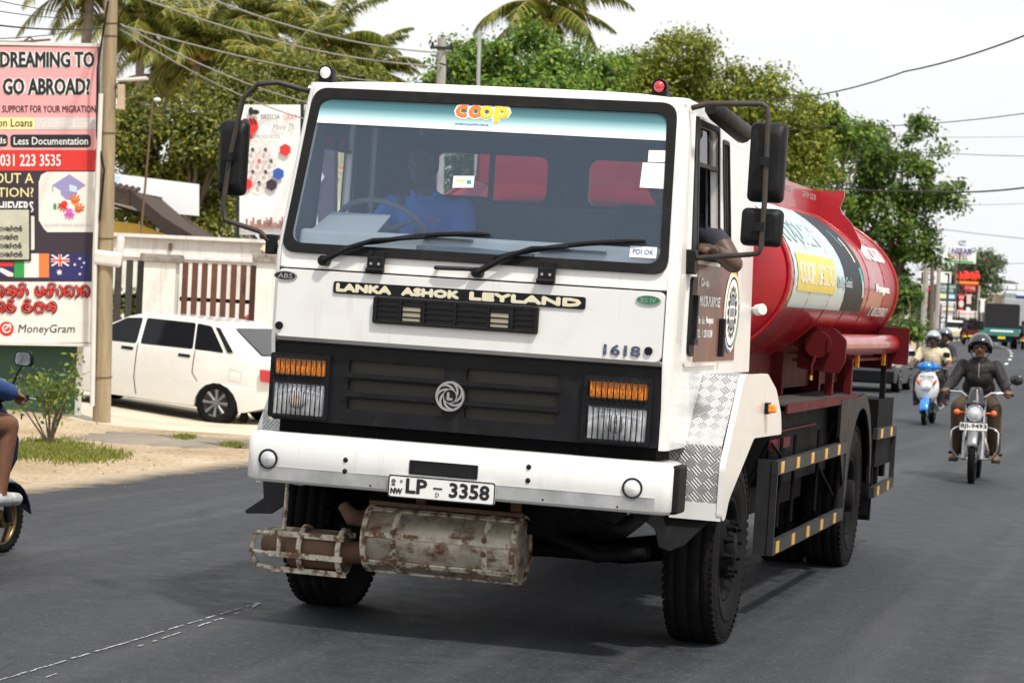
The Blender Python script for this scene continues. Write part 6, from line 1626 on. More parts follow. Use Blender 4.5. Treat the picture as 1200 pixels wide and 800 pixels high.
Pn.patch('cap_light', [(82, 216), (91, 219), (91, 226), (82, 224)], M['skyb'], .023, parent=cd); Pn.rect('tassel', 62, 217, 63, 225, M['lilac'], .0195, parent=cd)
def handprint(cx, cy, ang, m_):
    L_ = []
    Pn.patch('hand_print', circ(cx, cy, 4, 3.6, 14), m_, .02, parent=cd)
    for k in range(5):
        a = R(ang - 56 + 28 * k); l = 8.6 if 0 < k < 4 else 7
        L_.append([(cx, cy), (cx + l * math.cos(a), cy + l * math.sin(a))])
    Pn.strokes('hand_print', L_, .95, m_, .021, cd)
handprint(76, 239, 120, M['redfilm']); handprint(88, 236, -80, M['orange']); handprint(82, 248, 90, M['magenta']); handprint(92, 246, -60, M['flag_orange']); 
Pn.patch('hand_print', circ(65, 242, 2, 4, 12), M['grn'], .02, parent=cd)
Pn.text('card_print', 'NEGOMBO SMART ACHIEVERS', 52, 262, 107, 265.5, M['ghost'], .02, .01, cd)
# flags
Pn.rect('flag', -60, 307, 16, 324, M['flag_navy'], .0145); Pn.patch('flag_stripe', [(-60, 307), (16, 307), (16, 312), (-60, 312)], M['redfilm'], .0165); Pn.patch('flag_stripe', [(0, 314), (3, 314), (16, 320), (16, 324), (10, 324), (0, 318)], M['flag_white'], .0165)
for u0, u1, m_ in ((17, 29, 'grn'), (29, 46, 'flag_white'), (46, 58, 'flag_orange')): Pn.rect('flag', u0, 297, u1, 325, M[m_], .0145)
fa = Pn.rect('flag', 59, 298, 106, 328, M['flag_navy'], .0145)
for q in ([(60, 299), (62, 298), (82, 311), (80, 312)], [(80, 298), (82, 299), (62, 312), (60, 311)]): Pn.patch('flag_cross', q, M['flag_white'], .0165, parent=fa)
Pn.rect('flag_cross', 60, 303, 82, 307, M['flag_white'], .0185, parent=fa); Pn.rect('flag_cross', 69, 298, 73, 312, M['flag_white'], .0187, parent=fa)
Pn.rect('flag_bar', 60, 304, 82, 306, M['redfilm'], .0205, parent=fa); Pn.rect('flag_bar', 70, 298, 72, 312, M['redfilm'], .0207, parent=fa)
def star(cx, cy, r, n=7): return [(cx + (r if k % 2 == 0 else r * .45) * math.cos(PI * k / n - PI / 2), cy + (r if k % 2 == 0 else r * .45) * math.sin(PI * k / n - PI / 2)) for k in range(2 * n)]
for (x, y, r) in ((70, 319, 4), (94, 303, 2), (88, 310, 2), (99, 308, 2), (96, 313, 1.2), (94, 321, 2)): Pn.patch('flag_star', star(x, y, r), M['flag_white'], .0165, parent=fa)
# Sinhala lettering drawn as strokes
def arc(cx, cy, rx, ry, a0, a1, n=12): return [(cx + rx * math.cos(R(a0 + (a1 - a0) * k / n)), cy + ry * math.sin(R(a0 + (a1 - a0) * k / n))) for k in range(n + 1)]
def glyph(kind, x, y, w_, h):
    r = h / 2; cx, cy = x + w_ / 2, y + r
    if kind == 'ka': return [arc(x + w_ * .3, cy, w_ * .25, r * .55, 0, 360), arc(x + w_ * .62, cy, w_ * .36, r, 200, 450), arc(x + w_ * .72, cy + r * .2, w_ * .16, r * .4, 0, 360)]
    if kind == 'sa': return [arc(x + w_ * .28, cy + r * .2, w_ * .27, r * .75, -60, 300), arc(x + w_ * .68, cy + r * .2, w_ * .3, r * .75, 150, 400), arc(x + w_ * .5, y + r * .1, w_ * .3, r * .5, 190, 350)]
    if kind == 'va': return [arc(cx, cy, w_ * .48, r, 150, 440), arc(x + w_ * .36, cy + r * .25, w_ * .2, r * .5, 0, 360)]
    if kind == 'e': return [arc(cx, cy - r * .1, w_ * .42, r * .9, -70, 250), arc(x + w_ * .4, cy + r * .2, w_ * .2, r * .4, 0, 360), [(x + w_ * .2, y + h * .85), (x + w_ * .5, y + h)]]
    if kind == 'aa': return [arc(x, cy, w_ * .9, r, -90, 90)]
    if kind == 'ma': return [arc(cx, cy + r * .1, w_ * .45, r * .85, -20, 300), arc(x + w_ * .55, cy, w_ * .24, r * .35, 90, 380), arc(x + w_ * .5, y - r * .1, w_ * .25, r * .35, 180, 360)]
    if kind == 'la': return [arc(cx, cy, w_ * .46, r * .95, 60, 380), arc(cx, cy - r * .1, w_ * .22, r * .4, 180, 420), [(x + w_ * .2, y + h), (x + w_ * .9, y + h * .9)]]
    return []
def word(seq, x, y, h, gap=1.0):
    out = []
    for kd, w_ in seq: out += glyph(kd, x, y, w_, h); x += w_ + gap
    return out
W1 = word([('va', 9), ('ka', 13), ('sa', 13)], -4, 335, 13) + word([('e', 12), ('sa', 14), ('aa', 5), ('va', 12), ('aa', 5), ('va', 11)], 41, 335, 13)
W2 = word([('va', 8), ('ma', 12)], -2, 354, 12) + word([('ma', 13), ('la', 13), ('ka', 12)], 26, 354, 12)
Pn.strokes('sinhala_outline', W1 + W2, 1.9, M['ink'], .014, wp); Pn.strokes('sinhala_letters', W1 + W2, 1.15, M['redfilm'], .024, wp)  # thicker black strokes behind are the printed outline of the red letters
Pn.patch('round_logo', circ(8, 385, 8.5), M['redfilm'], .016, parent=wp); Pn.strokes('logo_arrow', [arc(8, 385, 4.5, 4.5, 20, 300), [(6, 386), (12, 381)], [(8, 380.5), (12.5, 380.5), (12.5, 385)]], .9, M['white_plain'], .019, wp)
Pn.text('logo_words', 'MoneyGram', 21, 380, 87, 392.5, M['ink'], .016, .008, wp, shear=.15)
# small framed notice in front of the plum panel
nt_ = Pn.rect('notice_plate', -60, 244, 37, 306, M['ink'], .03, .01); Pn.rect('notice_face', -60, 246, 35, 304, mat('notice cream', (.5, .5, .4), .4, var=.1), .042, .002, nt_)
for i, (y, x0) in enumerate(((266, -2), (276, -2), (286, -3), (296, -2))):
    Pn.strokes('notice_letters', word([('va', 5), ('aa', 2), ('ka', 5.5), ('sa', 5), ('la', 5), ('ma', 4.5)][:6 - (1 if i == 1 else 0)], x0, y, 5, .5), .42, M['ink'], .045, nt_)
Pn.rect('cream_tab', 35, 253, 41, 293, M['pale'], .02, r=2)
# frame and legs
g = MB(); f = Pn.fn(0)
for (u0, v0, u1, v1) in ((117, 52, 117.6, 52),): pass
g.box(f(118, 226, 0) + Vector((0, 0, 0)), (.035, .06, 3.58)); g.box(f(28, 52, 0), (1.85, .05, .04)); g.box(f(28, 402.5, 0), (1.8, .05, .04))
g.box(f(111, 450, 0) + Vector((0, .05, 0)), (.05, .05, 1.0)); g.box(f(-40, 450, 0) + Vector((0, .06, 0)), (.05, .05, 1.0)); g.build('board_frame', M['offwhite'], sg)
g = MB(); g.tube([f(-40, 48, 0), f(20, 50, 0), f(60, 47, 0)], .014, 5); g.tube([f(25, 52, 0), f(36, 44, 0), f(44, 52, 0)], .014, 5); g.build('top_clamp', M['rust'], sg)
# green sheet fence under the board
gf = at(44, 498, 31.2)
t = thing('sheet_fence', 'dark green sheet metal fence below the advertising board with a white end post', 'fence', (gf.x, 31.2, gz(gf.x, 31.2)))
g = MB(); g.box((-.35, .04, .49), (1.6, .02, .98)); g.build('sheet', M['green_wall'], t)
g = MB(); g.box((.47, .035, .5), (.07, .05, 1.02)); g.build('end_post', M['white_plain'], t)
# wooden utility pole
bz_ = at(119, 500, 30.9); g0 = gz(bz_.x, 30.9)
t = thing('utility_pole', 'weathered wooden utility pole with a box and lamp arm beside the advertising board', 'pole', (bz_.x, 30.9, g0), (0, R(-1.25), 0))
M['pole_wood'] = mat('pole wood', (.32, .25, .15), .85, var=.25, scale=3, bump=.4, bscale=25, dirt=(.15, .11, .07), dscale=4, dirt_amt=.6)
for n_ in M['pole_wood'].node_tree.nodes:
    if n_.type == 'TEX_NOISE':
        mp_ = M['pole_wood'].node_tree.nodes.new('ShaderNodeMapping'); mp_.inputs['Scale'].default_value = (5, 5, .35)
        tc_ = [q for q in M['pole_wood'].node_tree.nodes if q.type == 'TEX_COORD'][0]
        M['pole_wood'].node_tree.links.new(tc_.outputs['Object'], mp_.inputs[0]); M['pole_wood'].node_tree.links.new(mp_.outputs[0], n_.inputs['Vector'])
g = MB(); g.tube([(0, 0, -.2), (0, 0, 1.5), (.0, 0, 3.6), (0, 0, 6.6)], [.108, .1, .085, .072], 14); pw = g.build('post', M['pole_wood'], t)
for z in (.55, 2.2, 3.45, 4.6, 4.75):
    g = MB(); rr_ = .114 - .0062 * z; g.tube([(rr_ * math.cos(2 * PI * k / 20), rr_ * math.sin(2 * PI * k / 20), z + .01 * math.sin(2 * PI * k / 20)) for k in range(20)], .006, 5, closed=True); g.build('wire_tie', M['rust'], t)
g = MB(); g.tube([(-.1, -.1, .2), (-.11, -.1, 2.0), (-.08, -.1, 3.9)], .03, 8); g.build('conduit', M['offwhite'], t)
g = MB(); g.box((.04, -.09, 1.95), (.34, .1, .18), rot=(0, .1, 0)); g.box((.18, -.08, 2.08), (.1, .08, .28), rot=(0, .1, 0)); g.build('wrapped_bundle', M['offwhite'], t, bevel=.04, seg=3)
g = MB(); g.box((.15, -.02, 3.87), (.08, .12, .3)); g.build('meter_box', mat('meter box', (.5, .38, .24), .6, var=.2), t, bevel=.01)
g = MB(); g.hexa([(.1, -.1, 4.06), (.45, -.1, 4.09), (.45, .1, 4.09), (.1, .1, 4.06), (.1, -.1, 4.085), (.45, -.1, 4.12), (.45, .1, 4.12), (.1, .1, 4.085)]); g.build('lamp_hood', M['offwhite'], t)
g = MB(); g.tube([(-.02, -.1, 5.0), (-.13, -.1, 4.2), (-.12, -.1, 3.4), (-.02, -.12, 3.0), (-.06, -.12, 2.4)], .013, 5); g.tube([(.1, -.05, 5.1), (.16, -.05, 4.9), (.1, -.05, 4.8)], .01, 5); g.build('hanging_wire', M['black'], t)
g = MB(); g.box((0, -.03, 5.22), (.36, .06, .05)); 
for x in (-.15, .15): g.cyl((x, -.03, 5.24), (x, -.03, 5.32), .025, n=8)
g.build('insulator_arm', M['guard_grey'], t)
# leaning thin lamp post in the yard
lp = at(172, 215, 45); lg = gz(lp.x, 45)
t = thing('yard_lamp', 'thin rusty lamp post leaning in the yard left of the olive tree', 'lamp', (lp.x - .12, 45, lg))
g = MB(); g.tube([(0, 0, -.1), (.06, 0, 2.5), (.16, 0, 4.68), (.2, 0, 4.76)], .02, 7); g.build('lamp_post', M['rust'], t)
g = MB(); g.ell((.24, -.02, 4.76), (.065, .05, .035), 12, 8); g.build('lamp_head', M['white_plain'], t)

# ------------------------------------------------------------------ gate, pillars, walls behind
def onwall(u, v, y):
    p = at(u, v, y); return p
M['plaster'] = mat('white plaster', (.74, .73, .69), .8, var=.05, scale=2, bump=.1, dirt=(.5, .45, .37), dscale=1.5, dirt_amt=.45)
streaks(M['plaster'], (.33, .28, .2), .55, (7, 7, .6), .52, .72)
M['slat_brown'] = mat('brown slats', (.11, .04, .022), .6, var=.2, scale=5)
M['slat_dark'] = mat('dark slats', (.04, .035, .03), .6, var=.2)
M['stone'] = mat('stone coping', (.25, .22, .2), .85, var=.4, scale=12, bump=.4)
GYD = 39.0
def pillar(u0, u1, vt, lbl, dy=0):
    a, b2 = at(u0, vt, GYD), at(u1, vt, GYD); xm = (a.x + b2.x) / 2; g0 = gz(xm, GYD)
    t = thing('gate_pillar', lbl, 'pillar', (xm, GYD + dy, g0))
    w_ = b2.x - a.x; h = a.z - g0
    g = MB(); g.box((0, 0, h / 2 - .15), (w_, .45, h + .1)); g.build('shaft', M['plaster'], t)
    g = MB(); g.box((0, 0, h - .06), (w_ + .12, .56, .12)); g.build('cap', M['stone'], t, bevel=.01)
pillar(172, 209, 297, 'white gate pillar with stone cap above the white hatchback roof')
pillar(303, 340, 298, 'white gate pillar half hidden by the left edge of the truck cab')
def slatgate(u0, u1, v0, v1, n, m_, lbl, dark_frame=True):
    a, b2 = at(u0, v0, GYD), at(u1, v0, GYD); g0 = gz((a.x + b2.x) / 2, GYD); h = a.z - g0; wd = b2.x - a.x
    t = thing('slatted_gate', lbl, 'gate', (a.x, GYD, g0))
    g = MB()
    for k in range(n): g.box((wd * (k + .5) / n, 0, h / 2 + .05), (wd / n * .6, .03, h - .05))
    g.build('slats', m_, t)
    g = MB(); g.box((wd / 2, .03, h * .72), (wd, .03, .06)); g.box((wd / 2, .03, h * .2), (wd, .03, .06)); g.box((wd - .04, .02, h / 2), (.1, .06, h)); g.build('frame', M['dark_metal'], t)
    return t
slatgate(212, 303, 309, 400, 8, M['slat_brown'], 'brown vertical slatted gate between the two white pillars')
slatgate(120, 172, 305, 400, 4, M['slat_dark'], 'dark slatted gate leaf between the wooden pole and the white pillar')
a, b2 = at(70, 300, 45), at(420, 300, 45); top = at(225, 277, 45).z
g0 = gz(a.x, 45)
t = thing('compound_wall', 'long white plastered wall behind the gate below the bee signboard', 'wall', ((a.x + b2.x) / 2, 45, g0))
g = MB(); wd = b2.x - a.x; h = top - g0
g.box((0, 0, h / 2), (wd, .15, h)); g.build('wall', M['plaster'], t)
g = MB(); g.box((0, -.03, h - .03), (wd, .3, .06)); g.box((0, -.095, h - .38), (wd, .04, .05)); g.build('coping', M['plaster'], t)
g = MB(); g.box((wd * -.5 + (at(200, 300, 45).x - a.x), -.1, h - .2), (.06, .05, .12)); g.build('wall_socket', M['rust'], t)
g = MB(); q = at(312, 292, 44.8); g.box((q.x - t.location.x, -.18, q.z - g0), (.16, .1, .1), rot=(0, .5, 0)); g.tube([(q.x - t.location.x - .1, -.12, q.z - g0 + .1), (q.x - t.location.x - .1, -.12, .5)], .015, 6); g.build('wall_lamp', M['cream'], t)
# greenery and a red car glimpsed between the slats
bush_pts = at(240, 345, 43)
t = thing('hedge_bush', 'green bush glimpsed between the gate slats in front of the white wall', 'bush', (at(155, 345, 43).x, 43, gz(-6, 43)))
P_, N_2 = crown_points([((0, 0, .8), (.5, .35, .7)), ((.4, 0, .5), (.3, .3, .5))], 30, 70, .2, 51); leaf_mesh('foliage', P_, N_2, .06, M['leaf_olive'], t)
# yellow house with a sagging tile roof
hy = 50.0
hp = at(180, 277, hy); g0 = gz(hp.x, hy)
t = thing('yellow_house', 'small yellow house with a steep tiled gable roof behind the white wall', 'house', (hp.x, hy, g0))
M['tile'] = mat('roof tiles', (.05, .032, .024), .85, var=.35, scale=7, bump=.4, bscale=12)
M['dark_wood'] = mat('roof boards', (.03, .022, .018), .85, var=.3)
M['yellow_wall'] = mat('yellow wall', (.72, .5, .1), .8, var=.06)
def L3(u, v, dy=0):
    p = at(u, v, hy + dy); return Vector((p.x - hp.x, dy, p.z - g0))
g = MB(); a_, b_, c_ = L3(100, 255), L3(198, 262), L3(240, 300)
g.plate([(L3(60, 300).x, 0), (c_.x - .1, 0), (c_.x - .25, L3(0, 276).z), (L3(160, 262).x, L3(160, 262).z), (L3(60, 300).x, L3(60, 250).z)], [], lambda u, v, w_: Vector((u, .3 - w_, v)), .1); g.build('wall', M['yellow_wall'], t)
ridge0, ridge1 = L3(157, 224), L3(100, 216); ev = L3(228, 276)
g = MB(); d = Vector((0, 5, 0)); dn = Vector((0, 0, -.09)); fr = Vector((0, -.35, 0))
mid = ridge0.lerp(ev, .5) + Vector((0, 0, -.06))
for (p_, q_) in ((ridge0, mid), (mid, ev)): g.hexa([p_ + fr + dn, q_ + fr + dn, q_ + d + dn, p_ + d + dn, p_ + fr, q_ + fr, q_ + d, p_ + d])
g.build('roof', M['tile'], t)
g = MB(); 
for (p_, q_) in ((ridge0, mid), (mid, ev)): g.hexa([p_ + fr * 1.1 + dn * 3, q_ + fr * 1.1 + dn * 3, q_ + fr + dn * 3 + Vector((0, .04, 0)), p_ + fr + dn * 3 + Vector((0, .04, 0)), p_ + fr * 1.1 + dn * .2, q_ + fr * 1.1 + dn * .2, q_ + fr + Vector((0, .04, 0)) + dn * .2, p_ + fr + Vector((0, .04, 0)) + dn * .2])
g.box(L3(135, 240) + Vector((-.1, 1.0, 0)), (1.8, 1.5, .04), rot=(0, .25, 0))
g.build('bargeboard', M['dark_wood'], t)
g = MB(); p_, q_ = L3(100, 214), L3(157, 226)
for k in range(9):
    c0 = p_.lerp(q_, k / 8); g.tube([c0 + Vector((0, -.36, 0)), c0 + Vector((.0, .6, .1))], .045, 7)
g.hexa([p_ + fr + dn * 3, q_ + fr + dn * 3, q_ + d, p_ + d, p_ + fr, q_ + fr, q_ + d + Vector((0, 0, .1)), p_ + d + Vector((0, 0, .1))]); g.build('ridge_tiles', M['tile'], t)
# blank white hoarding
hy2 = 54.0
a, b2, c_ = at(137, 203, hy2), at(233, 216, hy2), at(233, 253, hy2)
t = thing('blank_hoarding', 'blank white hoarding standing above the yellow house roof', 'billboard', ((a.x + b2.x) / 2, hy2, gz(a.x, hy2)))
zb = t.location.z; cx_ = t.location.x
g = MB(); g.plate([(at(90, 0, hy2).x - cx_, at(90, 240, hy2).z - zb), (c_.x - cx_, c_.z - zb), (b2.x - cx_, b2.z - zb), (at(90, 198, hy2).x - cx_, at(90, 198, hy2).z - zb)], [], XZ(0), .08); g.build('panel', mat('blank sheet', (.8, .82, .84), .5), t)
g = MB()
for x in (-1.2, .5): g.box((x, .12, c_.z * .5 - zb * .5), (.08, .08, c_.z - zb)); 
g.build('legs', M['guard_grey'], t)
g = MB(); q = at(141, 205, hy2); g.box((q.x - cx_ - .3, -.012, (at(140, 204, hy2).z + at(140, 236, hy2).z) / 2 - zb), (.6, .02, .5)); g.build('blue_edge', M['skyb'], t)
# bee signboard
by2 = 46.0; SB = by2 / FPX
q = at(285, 275, by2)
t = thing('signboard', 'white signboard with a red bee and hexagon pictures left of the cab', 'billboard', (q.x, by2, gz(q.x, by2)), (0, R(-2.2), 0))
dz = (gz(q.x, by2) - q.z) / SB
Pb = Panel(t, 285, 275 - dz, SB, ROLL - 2.2)
Pb.rect('board', 285, 123, 365, 275, M['white_plain'], -.04, .05)
Pb.rect('side_board', 366, 123, 403, 300, mat('dark poster', (.06, .045, .08), .5, var=.5, scale=2), -.04, .05)
Pb.rect('poster_top', 366, 123, 386, 196, mat('poster pale', (.7, .66, .7), .5), .014)
Pb.rect('yellow_board', 404, 120, 452, 300, mat('yellow board', (.8, .7, .33), .5, var=.1, scale=3), -.04, .05)
for v in (142, 163, 195): Pb.rect('heading_strip', 406, v, 424, v + 4, M['flag_orange'], .014)
Pb.strokes('print_lines', [[(406, v), (426 - (v * 7 % 9), v)] for v in list(range(150, 162, 2)) + list(range(170, 194, 2)) + list(range(202, 230, 2))], .3, M['grey_ink'], .014)
# generic standing figure on the poster
Pb.patch('poster_figure', [(368, 232), (373, 232), (374, 250), (377, 268), (381, 268), (379, 246), (381, 232), (383, 215), (388, 208), (384, 200), (378, 207), (372, 212), (369, 222)], mat('poster figure', (.62, .6, .7), .6), .016); Pb.patch('poster_head', circ(377, 203, 3.4, 4, 14), M['hair'], .018)
Pb.text('poster_title', 'SALE', 371, 174, 385, 179, M['magenta'], .018, .04) if False else None
# bee
Pb.patch('bee_body', rquad([(295, 144), (302, 138), (310, 142), (311, 152), (304, 158), (297, 153)], 3), M['redfilm'], .014); Pb.patch('bee_wing', circ(302, 131, 3, 5, 14), M['ink'], .016); Pb.patch('bee_wing', circ(307, 132, 5, 3, 14), M['ink'], .0165)
Pb.strokes('bee_stripe', [[(297, 140), (300, 146)], [(301, 139), (304, 146)], [(305, 139), (308, 146)], [(293, 140), (297, 144)]], .9, M['ink'], .017); Pb.patch('bee_head', circ(295, 142, 2.6), M['ink'], .0165)
Pb.text('board_title', 'BRESCIA', 314, 134.5, 336, 140.5, M['ink'], .014, 0); Pb.text('board_title', 'GRAT', 340, 135, 356, 141, M['redfilm'], .014, 0); Pb.text('board_script', 'More Th', 327, 146, 352, 153, M['grey_ink'], .014, .0, shear=.3)
Pb.rect('red_tag', 285.5, 157, 304, 163.5, M['redfilm'], .014); Pb.text('tag_print', 'OAN', 293, 158.4, 303, 162.4, M['ink'], .017, .03); Pb.text('board_heading', 'PRODUCTS', 306, 158.4, 336, 162.6, M['grey_ink'], .014, .02)
M['hexline'] = mat('hexagon line', (.6, .38, .33), .6)
rh = random.Random(4)
for i, (cx, cy) in enumerate(((304, 177), (319, 177), (297.5, 190), (311.5, 190), (325.5, 190), (304, 203), (319, 203), (297, 216), (311.5, 216), (326, 217), (334, 204), (342, 176))):
    hexp = [(cx + 7.2 * math.cos(R(30 + 60 * k)), cy + 7.2 * math.sin(R(30 + 60 * k))) for k in range(6)]
    if i in (7, 9, 10, 11): Pb.patch('picture_hexagon', hexp, [M['redfilm'], M['plum'], M['blue'], M['banner_red']][(7, 9, 10, 11).index(i)], .014)
    else:
        Pb.strokes('hexagon', [hexp + [hexp[0]]], .35, M['hexline'], .012)
        Pb.strokes('icon', [[(cx - 2, cy - 1 + rh.uniform(-1, 1)), (cx + 2, cy - 1)], [(cx - 1, cy + 1), (cx + 1.5, cy + 1 + rh.uniform(-1, 1))], arc(cx, cy - 2, 1.2, 1.2, 0, 360, 8)], .7, M['ink'] if i != 3 else M['redfilm'], .013)
def skyline():
    g = MB(); f = Pb.fn(.014); r2 = random.Random(9)
    for k in range(26):
        u = 288 + k * 2.6; h_ = r2.uniform(5, 17) * (1 - abs(k - 13) / 40)
        g.plate([(u, 268), (u + 2.3, 268), (u + 2.3, 268 - h_), (u, 268 - h_)], [], f, .001)
    return g
skyline().build('town_picture', mat('town picture', (.3, .15, .13), .6, var=.7, scale=9), t)
g = MB(); f = Pb.fn(-.05)
hh = (275 - 123) * SB
for u in (287, 362, 402, 450): 
    p_ = f(u, 123, 0); g.box((p_.x, .06, p_.z / 2), (.06, .06, p_.z))
g.build('frame', M['guard_grey'], t)
# ------------------------------------------------------------------ shrub and grass on the verge
sp = at(58, 520, 26.5); g0 = gz(sp.x, 26.5)
t = thing('roadside_shrub', 'small leafy shrub with yellowing leaves in front of the green sheet fence', 'shrub', (sp.x, 26.5, g0))
M['leaf_bush'] = leaf_mat('bush foliage', [(.05, .1, .015), (.12, .19, .03), (.3, .32, .06)])
rs = random.Random(3); g = MB(); tips = []
for k in range(11):
    a = rs.uniform(0, 2 * PI); e = Vector((rs.uniform(-.42, .26), rs.uniform(-.2, .2), rs.uniform(.4, .85))); m_ = e * .5 + Vector((rs.uniform(-.08, .08), 0, .05))
    g.tube([(0, 0, 0), m_, e], [.012, .008, .003], 5); tips += [e, m_.lerp(e, .6), m_.lerp(e, .3)]
g.build('stem', M['bark'], t)
rg = np.random.default_rng(5); PP = np.concatenate([np.array(q) + rg.normal(size=(20, 3)) * .075 for q in tips]); NN = rg.normal(size=PP.shape) + np.array([0, -.3, .8]); NN /= np.linalg.norm(NN, axis=1)[:, None]
leaf_mesh('foliage', PP, NN, .033, M['leaf_bush'], t, asp=.45)
def grass(name, spots, n, h, seed):
    rg = np.random.default_rng(seed); mb = MB()
    for _ in range(n):
        c, rx, ry = spots[rg.integers(len(spots))]
        x, y = c[0] + rg.normal() * rx, c[1] + rg.normal() * ry; z = gz(x, y)
        hh = h * rg.uniform(.4, 1.2); a = rg.uniform(0, 2 * PI); w_ = .006; dx, dy = math.cos(a) * hh * .5, math.sin(a) * hh * .5
        mb.add([(x - w_, y, z), (x + w_, y, z), (x + dx * .4 + w_ * .6, y + dy * .4, z + hh * .6), (x + dx, y + dy, z + hh * .9), (x + dx * .4 - w_ * .6, y + dy * .4, z + hh * .6)], [(0, 1, 2, 3, 4)])
    return tag(mb.build(name, M['grass'], fix=False), kind='stuff', label='tufts of short green grass growing on the sandy verge', cat='grass')
gsp = []
for (u, v) in ((20, 528), (40, 532), (60, 530), (75, 525), (85, 536), (100, 533), (115, 536), (0, 528), (50, 520)):
    y = 26.5 * 1
    for _ in range(20): 
        p_ = at(u, v, y); y *= (CAM_H - gz(p_.x, y)) / (CAM_H - p_.z)
    p_ = at(u, v, y); gsp.append(((p_.x, y), .13, .45))
for (u, v) in ((216, 514), (272, 523)):
    y = 26.5
    for _ in range(20): 
        p_ = at(u, v, y); y *= (CAM_H - gz(p_.x, y)) / (CAM_H - p_.z)
    p_ = at(u, v, y); gsp.append(((p_.x, y), .05, .12))
grass('grass', gsp, 6500, .06, 8)

# loose stones and leaf litter along the road edge
M['stone_bits'] = leaf_mat('stones', [(.1, .08, .06), (.22, .18, .14), (.36, .31, .25)], rough=.9, trans=0)
mb = MB(); rs = random.Random(12)
for k in range(1500):
    y = rs.uniform(17, 42); l = -5.75 + rs.gauss(0, .22) if rs.random() < .6 else rs.uniform(-10, -5.4)
    x = lane_x(y) + l; z = gz(x, y); r = rs.uniform(.004, .015) * (1 if rs.random() < .93 else 1.8)
    pts = [(x + r * rs.uniform(.6, 1.2) * math.cos(a), y + r * rs.uniform(.6, 1.2) * math.sin(a), z) for a in (0, 1.5, 3.1, 4.6)] + [(x, y, z + r * .9)]
    mb.add(pts, [(0, 1, 4), (1, 2, 4), (2, 3, 4), (3, 0, 4)])
tag(mb.build('gravel', M['stone_bits'], fix=False), kind='stuff', label='loose stones and litter scattered along the sandy road edge', cat='gravel')
